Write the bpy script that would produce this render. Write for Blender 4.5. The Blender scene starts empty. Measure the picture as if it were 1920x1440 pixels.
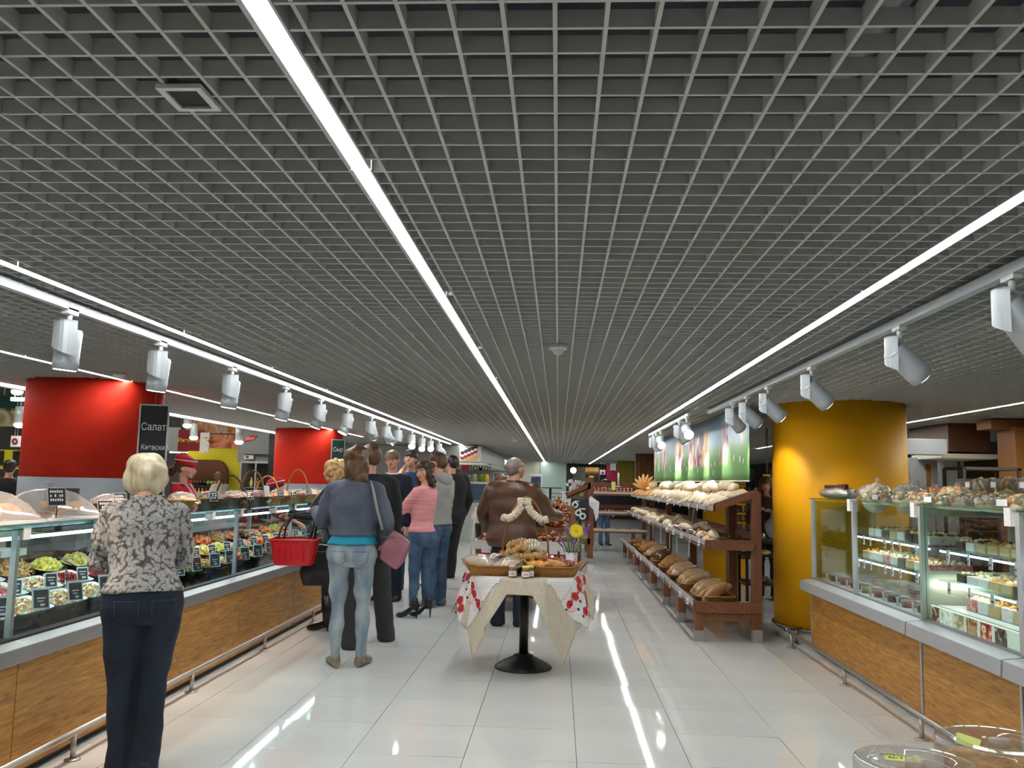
import bpy, bmesh, math, random
import numpy as np
from mathutils import Vector, Matrix
random.seed(7)
PI = math.pi
S = bpy.context.scene
COL = S.collection
# ---------------- camera, world, exposure ----------------
cam = bpy.data.cameras.new('camera'); cam.sensor_width = 36.0; cam.lens = 1635.2/1920*36.0
cam.clip_start = .05; cam.clip_end = 200
co = bpy.data.objects.new('camera', cam); COL.objects.link(co)
co.matrix_world = Matrix(((0.99838766, -0.01542306, 0.05462785, 0), (0.05254914, -0.11275827, -0.99223191, 0),
                          (0.02146300, 0.99350274, -0.11176599, 1.462), (0, 0, 0, 1)))
S.camera = co
W = bpy.data.worlds.new('world'); S.world = W; W.use_nodes = True
W.node_tree.nodes['Background'].inputs[0].default_value = (.9, .92, 1, 1)
W.node_tree.nodes['Background'].inputs[1].default_value = .25
S.view_settings.view_transform = 'Standard'; S.view_settings.look = 'None'; S.view_settings.gamma = 1
S.view_settings.use_curve_mapping = False
S.view_settings.exposure = 0.75
try:
    S.cycles.max_bounces = 7; S.cycles.diffuse_bounces = 3; S.cycles.glossy_bounces = 3
    S.cycles.transparent_max_bounces = 14; S.cycles.transmission_bounces = 4
    S.cycles.sample_clamp_indirect = 4; S.cycles.caustics_reflective = False; S.cycles.caustics_refractive = False
except Exception: pass
LED = 24.0           # strength of the ceiling light lines
SPOT = 26.0          # watts of a track spot
CZ = 2.30            # underside of the open grid ceiling

def light(name, kind, loc, energy, color=(1, 1, 1), rot=(0, 0, 0), size=.1, size_y=None, spot=None, blend=.6):
    L = bpy.data.lights.new(name, kind); L.energy = energy; L.color = color
    if kind == 'AREA':
        L.shape = 'RECTANGLE' if size_y else 'SQUARE'; L.size = size
        if size_y: L.size_y = size_y
    else: L.shadow_soft_size = size
    if kind == 'SPOT': L.spot_size = spot; L.spot_blend = blend
    o = bpy.data.objects.new(name, L); COL.objects.link(o); o.location = loc; o.rotation_euler = rot
    return o

# ---------------- materials ----------------
def srgb(r, g, b):
    return tuple(((c/255)/12.92 if c/255 <= .04045 else ((c/255+.055)/1.055)**2.4) for c in (r, g, b))+(1,)
def nd(t, typ, **kw):
    n = t.nodes.new(typ)
    for k, v in kw.items():
        if hasattr(n, k): setattr(n, k, v)
        else: n.inputs[k.replace('_', ' ')].default_value = v
    return n
MAT = {}
def M(name, c=(200, 200, 200), rough=.5, metal=0, c2=None, sc=8, stretch=None, bump=0, bsc=None, coat=0, em=0, emc=None,
      detail=3, lo=.35, hi=.65, spec=None, sheen=0, sss=0, wave=None, alpha=None):
    if name in MAT: return MAT[name]
    m = bpy.data.materials.new(name); m.use_nodes = True; t = m.node_tree; b = t.nodes['Principled BSDF']
    b.inputs['Base Color'].default_value = srgb(*c); b.inputs['Roughness'].default_value = rough; b.inputs['Metallic'].default_value = metal
    if spec is not None: b.inputs['Specular IOR Level'].default_value = spec
    if coat: b.inputs['Coat Weight'].default_value = coat; b.inputs['Coat Roughness'].default_value = .12
    if sheen: b.inputs['Sheen Weight'].default_value = sheen
    if alpha is not None: b.inputs['Alpha'].default_value = alpha
    if em: b.inputs['Emission Color'].default_value = srgb(*(emc or c)); b.inputs['Emission Strength'].default_value = em
    if c2 or bump:
        tc = nd(t, 'ShaderNodeTexCoord'); mp = nd(t, 'ShaderNodeMapping')
        if stretch: mp.inputs['Scale'].default_value = stretch
        t.links.new(tc.outputs['Object'], mp.inputs[0])
        if c2:
            if wave: n = nd(t, 'ShaderNodeTexWave', Scale=sc, Distortion=wave, Detail=2.0)
            else: n = nd(t, 'ShaderNodeTexNoise', Scale=sc, Detail=detail)
            t.links.new(mp.outputs[0], n.inputs['Vector'])
            r = nd(t, 'ShaderNodeValToRGB'); r.color_ramp.elements[0].position = lo; r.color_ramp.elements[1].position = hi
            r.color_ramp.elements[0].color = srgb(*c); r.color_ramp.elements[1].color = srgb(*c2)
            t.links.new(n.outputs[1 if wave else 0] if wave else n.outputs[0], r.inputs[0]); t.links.new(r.outputs[0], b.inputs['Base Color'])
        if bump:
            n2 = nd(t, 'ShaderNodeTexNoise', Scale=bsc or sc*3, Detail=4.0); t.links.new(mp.outputs[0], n2.inputs['Vector'])
            bp = nd(t, 'ShaderNodeBump', Strength=bump, Distance=.01)
            t.links.new(n2.outputs[0], bp.inputs['Height']); t.links.new(bp.outputs[0], b.inputs['Normal'])
    MAT[name] = m; return m
def glassmat(name, tint=(225, 240, 235), refl=.9, rough=.02, frost=0.0):
    m = bpy.data.materials.new(name); m.use_nodes = True; t = m.node_tree; t.nodes.clear()
    o = nd(t, 'ShaderNodeOutputMaterial'); tr = nd(t, 'ShaderNodeBsdfTransparent'); tr.inputs[0].default_value = srgb(*tint)
    g = nd(t, 'ShaderNodeBsdfGlossy'); g.inputs['Roughness'].default_value = rough; g.inputs[0].default_value = (refl, refl, refl, 1)
    lw = nd(t, 'ShaderNodeLayerWeight'); pw = nd(t, 'ShaderNodeMath', operation='POWER'); pw.inputs[1].default_value = 4.5; t.links.new(lw.outputs['Facing'], pw.inputs[0])
    f = nd(t, 'ShaderNodeMath', operation='MULTIPLY_ADD'); f.inputs[1].default_value = .75; f.inputs[2].default_value = .035; t.links.new(pw.outputs[0], f.inputs[0]); mx = nd(t, 'ShaderNodeMixShader')
    t.links.new(f.outputs[0], mx.inputs[0]); t.links.new(tr.outputs[0], mx.inputs[1]); t.links.new(g.outputs[0], mx.inputs[2])
    last = mx
    if frost:
        d = nd(t, 'ShaderNodeBsdfDiffuse'); d.inputs[0].default_value = (.8, .8, .8, 1); m2 = nd(t, 'ShaderNodeMixShader'); m2.inputs[0].default_value = frost
        t.links.new(mx.outputs[0], m2.inputs[1]); t.links.new(d.outputs[0], m2.inputs[2]); last = m2
    t.links.new(last.outputs[0], o.inputs[0]); MAT[name] = m; return m
def ramp(t, fac, cols, const=False):
    r = nd(t, 'ShaderNodeValToRGB')
    if const: r.color_ramp.interpolation = 'CONSTANT'
    e = r.color_ramp.elements
    while len(e) > 1: e.remove(e[-1])
    e[0].position = cols[0][0]; e[0].color = srgb(*cols[0][1])
    for p, c in cols[1:]:
        k = e.new(p); k.color = srgb(*c)
    t.links.new(fac, r.inputs[0]); return r
def print_mat(name, cols, sc=4, kind='noise', stretch=(1, 1, 1), rough=.4, em=0, detail=4, metric=None, bump=0):
    """flat print / patterned fabric: a texture through a colour ramp"""
    m = bpy.data.materials.new(name); m.use_nodes = True; t = m.node_tree; b = t.nodes['Principled BSDF']
    tc = nd(t, 'ShaderNodeTexCoord'); mp = nd(t, 'ShaderNodeMapping'); mp.inputs['Scale'].default_value = stretch
    t.links.new(tc.outputs['Object'], mp.inputs[0])
    if kind == 'noise': n = nd(t, 'ShaderNodeTexNoise', Scale=sc, Detail=detail, Distortion=1.2)
    elif kind == 'vor': n = nd(t, 'ShaderNodeTexVoronoi', Scale=sc)
    else: n = nd(t, 'ShaderNodeTexWave', Scale=sc, Distortion=3.0, Detail=2.0)
    t.links.new(mp.outputs[0], n.inputs['Vector'])
    out = n.outputs[0] if kind != 'cell' else n.outputs[1]
    r = ramp(t, out, cols); t.links.new(r.outputs[0], b.inputs['Base Color']); b.inputs['Roughness'].default_value = rough
    if em: t.links.new(r.outputs[0], b.inputs['Emission Color']); b.inputs['Emission Strength'].default_value = em
    if bump:
        bp = nd(t, 'ShaderNodeBump', Strength=bump, Distance=.01); t.links.new(out, bp.inputs['Height']); t.links.new(bp.outputs[0], b.inputs['Normal'])
    MAT[name] = m; return m

M('tile', (226, 226, 222), .045, c2=(221, 221, 217), sc=1.2, stretch=(1, 2, 1), spec=.45)
M('grout', (74, 74, 72), .8)
M('blade', (194, 194, 190), .5, metal=0)
M('plenum', (50, 56, 62), .9, c2=(70, 76, 82), sc=1.2)
M('alu', (168, 168, 170), .38, metal=.7, bump=.02, bsc=60)
M('alu_light', (190, 190, 192), .45, metal=.35)
M('steel', (150, 146, 140), .22, metal=1.0); M('steel_rail', (196, 190, 184), .3, metal=.75)
M('white_paint', (228, 229, 229), .4)
M('track_grey', (176, 182, 186), .4, metal=.2)
M('led', (255, 255, 255), em=LED, emc=(250, 252, 250))
M('lens', (255, 255, 255), em=14, emc=(255, 250, 240))
M('red_paint', (206, 46, 24), .7, c2=(198, 40, 22), sc=3, spec=.2)
M('grey_paint', (128, 132, 138), .55)
M('yellow_paint', (236, 172, 14), .55, c2=(228, 164, 10), sc=2, spec=.3)
M('plinth', (205, 205, 200), .3)
M('black', (18, 18, 20), .4)
M('black_gloss', (14, 14, 16), .15)
M('dark', (38, 36, 34), .7)
M('dark_brown', (58, 38, 26), .6)
M('cream', (205, 200, 180), .6)
M('white', (235, 235, 232), .5)
M('paper', (232, 232, 236), .7)
M('chalk', (225, 225, 220), .8)
M('card_black', (26, 30, 34), .6)
M('red_plastic', (205, 12, 28), .3)
M('red_cloth', (190, 18, 34), .8, bump=.2, bsc=80)
M('wood_rack', (128, 76, 42), .45, c2=(102, 58, 32), sc=6, stretch=(6, 1, 6), bump=.05)
M('wood_rack2', (132, 80, 46), .45, c2=(104, 60, 34), sc=6, stretch=(1, 1, .12), bump=.05)
def lam():
    m = bpy.data.materials.new('laminate'); m.use_nodes = True; t = m.node_tree; b = t.nodes['Principled BSDF']
    tc = nd(t, 'ShaderNodeTexCoord'); mp = nd(t, 'ShaderNodeMapping'); mp.inputs['Scale'].default_value = (1, .09, 1)
    t.links.new(tc.outputs['Object'], mp.inputs[0])
    n = nd(t, 'ShaderNodeTexNoise', Scale=62.0, Detail=4.0, Distortion=.5); t.links.new(mp.outputs[0], n.inputs['Vector'])
    r = ramp(t, n.outputs[0], [(.3, (160, 104, 36)), (.52, (190, 134, 54)), (.75, (212, 158, 74))])
    mp2 = nd(t, 'ShaderNodeMapping'); mp2.inputs['Scale'].default_value = (1, .42, 1); t.links.new(tc.outputs['Object'], mp2.inputs[0])
    v = nd(t, 'ShaderNodeTexVoronoi', Scale=15.0); t.links.new(mp2.outputs[0], v.inputs['Vector'])
    r2 = ramp(t, v.outputs[0], [(.05, (255, 255, 255)), (.24, (0, 0, 0))])
    n3 = nd(t, 'ShaderNodeTexNoise', Scale=5.0); t.links.new(mp2.outputs[0], n3.inputs['Vector'])
    ml = nd(t, 'ShaderNodeMath', operation='MULTIPLY'); t.links.new(r2.outputs[0], ml.inputs[0]); t.links.new(n3.outputs[0], ml.inputs[1])
    mx = nd(t, 'ShaderNodeMix'); mx.data_type = 'RGBA'; t.links.new(ml.outputs[0], mx.inputs['Factor'])
    t.links.new(r.outputs[0], mx.inputs['A']); mx.inputs['B'].default_value = srgb(104, 60, 24)
    t.links.new(mx.outputs['Result'], b.inputs['Base Color']); b.inputs['Roughness'].default_value = .38
    MAT['laminate'] = m
lam()
glassmat('glass', (238, 246, 243)); glassmat('glass_edge', (150, 186, 172), .9); glassmat('glass_top', (214, 232, 226), .9); glassmat('plastic_clear', (240, 240, 240), 1.0, .05, .06)
glassmat('dome_plastic', (236, 228, 222), 1.0, .07, .24)
glassmat('bag_film', (240, 240, 242), 1.0, .12, .2)
M('wicker', (188, 134, 62), .6, c2=(140, 88, 34), sc=90, stretch=(1, 1, 2.5), bump=.8, bsc=130, lo=.42, hi=.6)
M('wicker_dark', (96, 66, 44), .6, c2=(50, 34, 24), sc=70, stretch=(1, 1, 2.5), bump=.8, bsc=120)
M('straw', (196, 156, 84), .6, c2=(160, 116, 50), sc=40, bump=.6)

# ---------------- mesh helpers ----------------
class MB:
    def __init__(s): s.v = []; s.f = []; s.m = []; s.sm = []
    def add(s, vs, fs, mi=0, sm=False):
        o = len(s.v); s.v += [tuple(map(float, p)) for p in vs]
        for f in fs: s.f.append([i+o for i in f]); s.m.append(mi); s.sm.append(sm)
        return s
    def box(s, x0, x1, y0, y1, z0, z1, mi=0):
        if x0 > x1: x0, x1 = x1, x0
        if y0 > y1: y0, y1 = y1, y0
        if z0 > z1: z0, z1 = z1, z0
        return s.add([(x0, y0, z0), (x1, y0, z0), (x1, y1, z0), (x0, y1, z0), (x0, y0, z1), (x1, y0, z1), (x1, y1, z1), (x0, y1, z1)],
                     [(0, 3, 2, 1), (4, 5, 6, 7), (0, 1, 5, 4), (1, 2, 6, 5), (2, 3, 7, 6), (3, 0, 4, 7)], mi)
    def hexa(s, a, b, mi=0):   # two quads (lists of 4 points), bottom and top
        return s.add(list(a)+list(b), [(0, 3, 2, 1), (4, 5, 6, 7), (0, 1, 5, 4), (1, 2, 6, 5), (2, 3, 7, 6), (3, 0, 4, 7)], mi)
    def rings(s, R, mi=0, cap=True, sm=True, closed=True):
        n = len(R[0]); vs = [p for r in R for p in r]; fs = []
        for i in range(len(R)-1):
            for j in range(n if closed else n-1):
                k = (j+1) % n; fs.append((i*n+j, i*n+k, (i+1)*n+k, (i+1)*n+j))
        o = len(s.v); s.add(vs, fs, mi, sm)
        if cap and closed:
            s.f.append([o+j for j in range(n)][::-1]); s.m.append(mi); s.sm.append(False)
            s.f.append([o+(len(R)-1)*n+j for j in range(n)]); s.m.append(mi); s.sm.append(False)
        return s
    def tube(s, pts, r, n=8, mi=0, cap=True):
        P = [Vector(p) for p in pts]; rr = r if isinstance(r, (list, tuple)) else [r]*len(P)
        up = None; R = []
        for i, p in enumerate(P):
            t = (P[min(i+1, len(P)-1)]-P[max(i-1, 0)])
            if t.length < 1e-9: t = Vector((0, 0, 1))
            t.normalize()
            if up is None:
                up = Vector((0, 0, 1)) if abs(t.z) < .9 else Vector((1, 0, 0))
            a = t.cross(up)
            if a.length < 1e-4: a = t.cross(Vector((.3, 1, .2)))
            a.normalize(); b = a.cross(t).normalized(); up = b
            R.append([p+rr[i]*(math.cos(2*PI*k/n)*a+math.sin(2*PI*k/n)*b) for k in range(n)])
        return s.rings(R, mi, cap)
    def cyl(s, p0, p1, r0, r1=None, n=16, mi=0): return s.tube([p0, p1], [r0, r0 if r1 is None else r1], n, mi)
    def lathe(s, prof, c=(0, 0, 0), n=24, mi=0, cap=True, sm=True):
        return s.rings([[(c[0]+r*math.cos(2*PI*k/n), c[1]+r*math.sin(2*PI*k/n), c[2]+z) for k in range(n)] for r, z in prof], mi, cap, sm)
    def ell(s, c, r, n=12, m=8, mi=0, rot=None):
        R = []
        for i in range(m+1):
            a = -PI/2+PI*i/m; cr = max(math.cos(a), .02)
            R.append([(r[0]*cr*math.cos(2*PI*k/n), r[1]*cr*math.sin(2*PI*k/n), r[2]*math.sin(a)) for k in range(n)])
        if rot is not None: R = [[rot @ Vector(p) for p in q] for q in R]
        return s.rings([[(p[0]+c[0], p[1]+c[1], p[2]+c[2]) for p in q] for q in R], mi, True)
    def mesh(s, name, mats):
        me = bpy.data.meshes.new(name); me.from_pydata(s.v, [], s.f)
        for m in mats: me.materials.append(MAT[m] if isinstance(m, str) else m)
        me.polygons.foreach_set('material_index', s.m); me.polygons.foreach_set('use_smooth', s.sm); me.update()
        return me
    def build(s, name, mat='white', parent=None, bev=0, **kw):
        mats = mat if isinstance(mat, (list, tuple)) else [mat]
        o = bpy.data.objects.new(name, s.mesh(name, mats)); COL.objects.link(o)
        if parent: o.parent = parent
        if bev:
            b = o.modifiers.new('b', 'BEVEL'); b.width = bev; b.segments = 2; b.limit_method = 'ANGLE'
        for k, v in kw.items(): o[k] = v
        return o
def B(*a, mi=0): return MB().box(*a, mi=mi)
def inst(name, me, parent=None, loc=(0, 0, 0), rot=(0, 0, 0), sc=(1, 1, 1), **kw):
    o = bpy.data.objects.new(name, me); COL.objects.link(o)
    if parent: o.parent = parent
    o.location = loc; o.rotation_euler = rot; o.scale = sc
    for k, v in kw.items(): o[k] = v
    return o
def thing(name, label, cat, loc=(0, 0, 0), rz=0, group=None):
    o = bpy.data.objects.new(name, None); COL.objects.link(o); o.location = loc; o.rotation_euler = (0, 0, rz); o.empty_display_size = .1
    o['label'] = label; o['category'] = cat
    if group: o['group'] = group
    return o
def tag(o, label, cat, group=None, kind=None):
    o['label'] = label; o['category'] = cat
    if group: o['group'] = group
    if kind: o['kind'] = kind
    return o
from mathutils.bvhtree import BVHTree
def on_surface(name, o, pts, mat, parent, off=.003, d=(0, 1, 0), start=-1.0, cols=6):
    """a patch of cloth laid on the surface of a garment: a grid of (x, z) points dropped on it along d"""
    me = o.data; bt = BVHTree.FromPolygons([v.co for v in me.vertices], [p.vertices[:] for p in me.polygons]); R = []
    for row in pts:
        r = []
        for x, z in row:
            h = bt.ray_cast(Vector((x, start, z)), Vector(d)); r.append((h[0]+h[1]*off) if h[0] is not None else None)
        if any(q is None for q in r): return None
        R.append(r)
    if cols == 0:
        e = R[0][:]+[r[-1] for r in R[1:]]+R[-1][::-1]+[r[0] for r in R[::-1]]; return MB().tube(e, .0013*max(1, 1), 4).build(name, mat, parent)
    m = MB().rings(R, cap=False, closed=False); return m.build(name, mat, parent)
def copy_tree(o, parent=None):
    c = o.copy(); COL.objects.link(c)
    if parent: c.parent = parent
    for ch in KIDS.get(o.name, []): copy_tree(ch, c)
    return c
KIDS = {}
def kids(o):
    KIDS[o.name] = [c for c in bpy.data.objects if c.parent == o]
    for c in KIDS[o.name]: kids(c)
_o1 = 'first second third fourth fifth sixth seventh eighth ninth tenth eleventh twelfth thirteenth fourteenth fifteenth sixteenth seventeenth eighteenth nineteenth'.split()
_t = {2: 'twent', 3: 'thirt', 4: 'fort', 5: 'fift', 6: 'sixt', 7: 'sevent', 8: 'eight', 9: 'ninet'}
ORD = _o1+[(_t[n//10]+'ieth') if n % 10 == 0 else _t[n//10]+'y-'+_o1[n % 10-1] for n in range(20, 100)]
def struct(name, mb, mat, parent=None, **kw):
    o = mb.build(name, mat, parent, **kw)
    if parent is None: o['kind'] = 'structure'
    return o
def text(name, s, size, loc, rot, mat, parent=None, ext=.0015, align='CENTER', sx=1):
    c = bpy.data.curves.new(name, 'FONT'); c.body = s; c.size = size; c.extrude = ext; c.align_x = align; c.align_y = 'CENTER'
    o = bpy.data.objects.new(name, c); COL.objects.link(o)
    dg = bpy.context.evaluated_depsgraph_get(); me = bpy.data.meshes.new_from_object(o.evaluated_get(dg))
    bpy.data.objects.remove(o); me.materials.clear(); me.materials.append(MAT[mat])
    q = bpy.data.objects.new(name, me); COL.objects.link(q); q.parent = parent; q.location = loc; q.rotation_euler = rot; q.scale = (sx, 1, 1)
    return q
def np_noise(P, sc, seed=0, k=7):
    """cheap smooth noise on an Nx3 array: sums of warped sines"""
    r = np.random.RandomState(seed); out = np.zeros(len(P))
    for i in range(k):
        d = r.normal(size=3); d /= np.linalg.norm(d); e = r.normal(size=3); e /= np.linalg.norm(e)
        f = sc*(.7+.9*r.rand())
        out += np.sin(f*(P @ d)+r.rand()*6.28+1.3*np.sin(f*.6*(P @ e)+r.rand()*6.28))
    return out/k**.5
def remesh(mb, vox, smooth=2, wr=0, wsc=20, seed=1, stretch=(1, 1, 1)):
    me = mb.mesh('tmp', []) ; o = bpy.data.objects.new('tmp', me); COL.objects.link(o)
    r = o.modifiers.new('r', 'REMESH'); r.mode = 'VOXEL'; r.voxel_size = vox
    if smooth:
        q = o.modifiers.new('s', 'SMOOTH'); q.factor = .5; q.iterations = smooth
    dg = bpy.context.evaluated_depsgraph_get(); out = bpy.data.meshes.new_from_object(o.evaluated_get(dg))
    bpy.data.objects.remove(o); bpy.data.meshes.remove(me)
    if wr:
        n = len(out.vertices); P = np.empty(n*3); out.vertices.foreach_get('co', P); P = P.reshape(-1, 3)
        N = np.empty(n*3); out.vertices.foreach_get('normal', N); N = N.reshape(-1, 3)
        h = np_noise(P*np.array(stretch), wsc, seed); h = np.sign(h)*np.abs(h)**1.0
        P = P+N*(h*wr)[:, None]; out.vertices.foreach_set('co', P.ravel())
    out.polygons.foreach_set('use_smooth', [True]*len(out.polygons)); out.update()
    return out
# ================= THE SETTING =================
fl = struct('floor', B(-16.2, 7.3, -3.2, 38.2, -.12, -.006), 'grout')
tm = MB().box(-.2982, .2982, -.2986, .2986, -.005, 0).mesh('tile', ['tile'])
far = MB(); T = .6
for j in range(-3, 62):
    for i in range(-27, 12):
        cx, cy = T*(i+.7), T*(j+.53)
        if 3.6 < cy < 13.0 and -2.95 < cx < 2.9:
            inst('tile', tm, fl, (cx, cy, 0), (random.gauss(0, .0016), random.gauss(0, .0016), 0))
        else: far.box(cx-.2988, cx+.2988, cy-.2988, cy+.2988, -.005, 0)
far.build('tile_field', 'tile', fl, kind='stuff')

ce = struct('ceiling', B(-5.45, 7.3, -3.2, 38.2, 2.78, 2.9), 'plenum')
s_ = .0937; bz0, bz1, bt = CZ, CZ+.036, .0042
XL, XR, YE = -5.32, 7.2, 37.4
strips = [(-.548, 2.26), (1.30, 3.70), (-2.25, 3.38), (-3.92, 2.9), (-5.32, 3.1), (4.30, 3.2)]
long_me = MB().box(-bt, bt, -3, YE, bz0, bz1).mesh('blade_long', ['blade'])
cross_me = MB().box(XL, XR, -bt, bt, bz0, bz1-.001).mesh('blade_cross', ['blade'])
i = int(XL/s_)-1
while (i-.2)*s_ < XR:
    x = (i-.2)*s_; i += 1
    if x < XL: continue
    if any(abs(x-q[0]) < .03 for q in strips): continue
    inst('blade', long_me, ce, (x, 0, random.uniform(-.0012, .0012)))
farb = MB()
for j in range(-32, int(YE/s_)):
    y = (j+.41)*s_
    if .9 < y < 5.0: inst('blade', cross_me, ce, (0, y, random.uniform(-.001, .001)))
    else: farb.box(XL, XR, y-bt, y+bt, bz0, bz1-.001)
farb.build('blade_field', 'blade', ce, kind='stuff')
# pipes and ducts above the grid
for n, (a, b, r) in enumerate([((-5, 1.6, 2.62), (7, 1.75, 2.62), .035), ((.75, -3, 2.60), (.75, 30, 2.60), .05), ((-3, .6, 2.66), (7, .9, 2.66), .02)]):
    MB().cyl(a, b, r, n=8).build('ceiling_pipe', 'grey_paint', ce)
MB().box(1.2, 2.6, .2, 1.15, 2.5, 2.75).box(-3.3, -1.0, .7, 1.2, 2.55, 2.75).build('duct', 'cream', ce)

# ceiling light lines: each tube segment one thing
LN = ['between the queue and the bread table', 'above the bread rack', 'above the deli counter spot track', 'behind the deli counter before the red column',
      'along the outer left edge of the ceiling', 'beyond the yellow column']
def strip(x, y0, ph, y1, where, w=.045, L=1.6):
    y = ph; k = 0
    while y > y0: y -= L
    while y < y1:
        if y+L > -1 and not (y+L <= y0):
            t = thing('light_line', 'ceiling light line segment %s, %s from camera' % (where, ORD[k]), 'ceiling light', (x, y, CZ), 0, 'light line '+where)
            h = MB().box(-w/2-.006, -w/2, .004, L-.004, -.004, .05).box(w/2, w/2+.006, .004, L-.004, -.004, .05).box(-w/2, w/2, .004, L-.004, .044, .05)
            h.build('housing', 'alu_light', t)
            MB().box(-w/2+.001, w/2-.001, .012, L-.012, -.003, .02).build('diffuser', 'led', t); k += 1
        y += L
for q, wh in zip(strips, LN):
    y0, y1 = (.2, YE-.2)
    if q[0] == -2.25: y1 = 19.8
    if q[0] == -3.92: y1 = 16
    if q[0] == -5.32: y0, y1 = 4.5, 17
    if q[0] == 4.30: y0, y1 = 3, 18
    strip(q[0], y0, q[1], y1, wh)
strip(-2.05, 33, 33.2, 37, 'at the far end past the sushi hood', L=1.8)

def lathe_obj(name, prof, c, mat, parent=None, n=64, **kw): return MB().lathe(prof, c, n).build(name, mat, parent, **kw)
def column(c, r, mat, label, band=None):
    t = thing('round_column', label, 'column', (c[0], c[1], 0))
    z0 = band or .13
    lathe_obj('shaft', [(r, z0), (r, CZ+.3)], (0, 0, 0), mat, t)
    if band: lathe_obj('grey_band', [(r+.004, .0), (r+.004, band)], (0, 0, 0), 'grey_paint', t)
    else:
        lathe_obj('plinth', [(r-.03, .0), (r-.03, z0)], (0, 0, 0), 'plinth', t)
        MB().rings([[((r+.012+.012*math.cos(b))*math.cos(a), (r+.012+.012*math.cos(b))*math.sin(a), z0+.012*math.sin(b)) for b in [2*PI*k/8 for k in range(8)]] for a in [2*PI*k/64 for k in range(65)]], cap=False).build('steel_ring', 'steel', t)
    return t
column((2.82, 9.0), .64, 'yellow_paint', 'large round yellow column between the bread rack and the cake case')
column((-4.4, 8.05), .60, 'red_paint', 'large round red column behind the deli counter, nearer one with chalkboard', 1.42)
column((-4.4, 15.2), .585, 'red_paint', 'round red column farther back behind the deli counter', 1.36)

# walls
struct('wall_back', B(-5.3, 7.3, 38, 38.2, 0, 2.9), 'dark')
struct('wall_right', B(7.2, 7.35, -3, 38, 0, 2.9), 'dark')
struct('wall_front', B(-16, 7.3, -3.2, -3.05, 0, 4.6), M('warm_wall', (170, 165, 155), .7))
struct('wall_left', B(-16.2, -16, -3, 38, 0, 4.6), M('hall_wall', (150, 152, 150), .7))
struct('wall_hall_back', B(-16, -5.3, 26, 26.2, 0, 4.6), 'hall_wall')
struct('trim_1', B(-5.42, -5.34, -3, 26, 2.27, 4.6), 'hall_wall')      # drop edge where the low ceiling ends
struct('ceiling_hall', B(-16.2, -5.3, -3, 26.2, 4.5, 4.7), M('hall_ceiling', (58, 62, 68), .9))
# far end panels of the shop
pale = M('pale_wall', (186, 192, 188), .5); M('mint', (176, 196, 188), .4)
for n, (x0, x1, mt) in enumerate([(-5.3, -3.2, 'hall_wall'), (-3.1, -1.62, 'cream'), (-1.5, -.72, 'cream'), (-.7, .32, 'mint')]):
    struct('wall_panel', B(x0, x1, 34.0, 34.1, 0, 2.3), mt)
struct('wall_panel', B(.55, 1.6, 33.9, 34.0, 0, 2.1), M('olive_wall', (92, 90, 74), .6))
struct('wall_side', B(-5.45, -5.32, 16.6, 34, 0, 2.9), 'pale_wall')
struct('wall_behind_counter', B(-5.3, -2.6, 20.9, 21.0, 0, 2.29), 'pale_wall')

# tracks and spots
def spot_things(X, ys, aim, names, shell=None):
    rail_l = None
    for k, y in enumerate(ys):
        az, tilt = aim[k]            # azimuth of the beam (0 = +Y, 90 = +X), tilt below horizontal
        t = thing('track_spotlight', 'grey cylinder spotlight %s, %s from camera' % (names, ORD[k]), 'spotlight', (X, y, 2.245), 0, 'spotlights '+names)
        MB().box(-.018, .018, -.045, .045, -.018, .012).cyl((0, 0, -.015), (0, 0, -.055), .012, n=8).build('adapter', 'white_paint', t)
        a = math.radians(az); rz = -a
        br = MB()
        # half shell bracket: a curved plate hanging from the stem
        pts = []
        for q in range(11):
            b = PI*q/10 if shell is not None else PI*(.22+.56*q/10); pts.append((-.066*math.sin(b)-.004, .066*math.cos(b)))
        R = [[(px, py, zz+sl*py) for (px, py) in pts]+[(px*.93, py*.93, zz+sl*py) for (px, py) in pts[::-1]] for zz, sl in ((-.052, 0), (-.06, 0), (-.17, .1), (-.195, .45))]
        br.rings(R, 0, True, False); br.rings([[(px, py, zz) for (px, py) in pts] for zz in (-.060, -.052)], 0, True, False)
        b_ = br.build('bracket', 'track_grey', t); b_.rotation_euler = (0, 0, rz+PI/2 if shell is None else math.radians(shell))
        # lamp body, local: axis along +Y
        te = math.radians(tilt); ax = Vector((math.sin(a)*math.cos(te), math.cos(a)*math.cos(te), -math.sin(te)))
        c0 = Vector((0, .02 if shell else 0, -.155))+Vector((math.sin(a), math.cos(a), 0))*.012; p0 = c0-ax*.07; p1 = c0+ax*.13
        MB().tube([p0, p0+ax*.012, p1-ax*.05, p1-ax*.046, p1], [.048, .056, .058, .0595, .059], 24).build('lamp_body', 'track_grey', t)
        MB().cyl(p1+ax*.0005, p1+ax*.004, .051, n=20).build('lens', 'lens', t)
        yield t, p1, ax
def tracks():
    tr = MB().box(-.018, .018, -1, 19.2, -.018, .02).build('light_track', 'track_grey'); tr.location = (-2.39, 0, 2.265)
    tag(tr, 'long pale lighting track hung over the left deli counter', 'lighting track')
    tr = MB().box(-.02, .02, -1, 9.55, -.02, .02).build('light_track', 'track_grey'); tr.location = (1.63, 0, 2.265)
    tag(tr, 'pale lighting track over the cake case ending before the bread banner', 'lighting track')
    tr = MB().box(-.015, .015, 9.9, 14.2, -.015, .02).build('light_track', 'track_grey'); tr.location = (1.46, 0, 2.262)
    tag(tr, 'short pale lighting track over the bread rack beside the banner', 'lighting track')
tracks()
ysL = [4.07, 5.05, 6.21, 7.47, 8.61, 9.76, 11.0, 12.0, 12.9, 14.1, 15.2, 16.2, 17.4]
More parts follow.
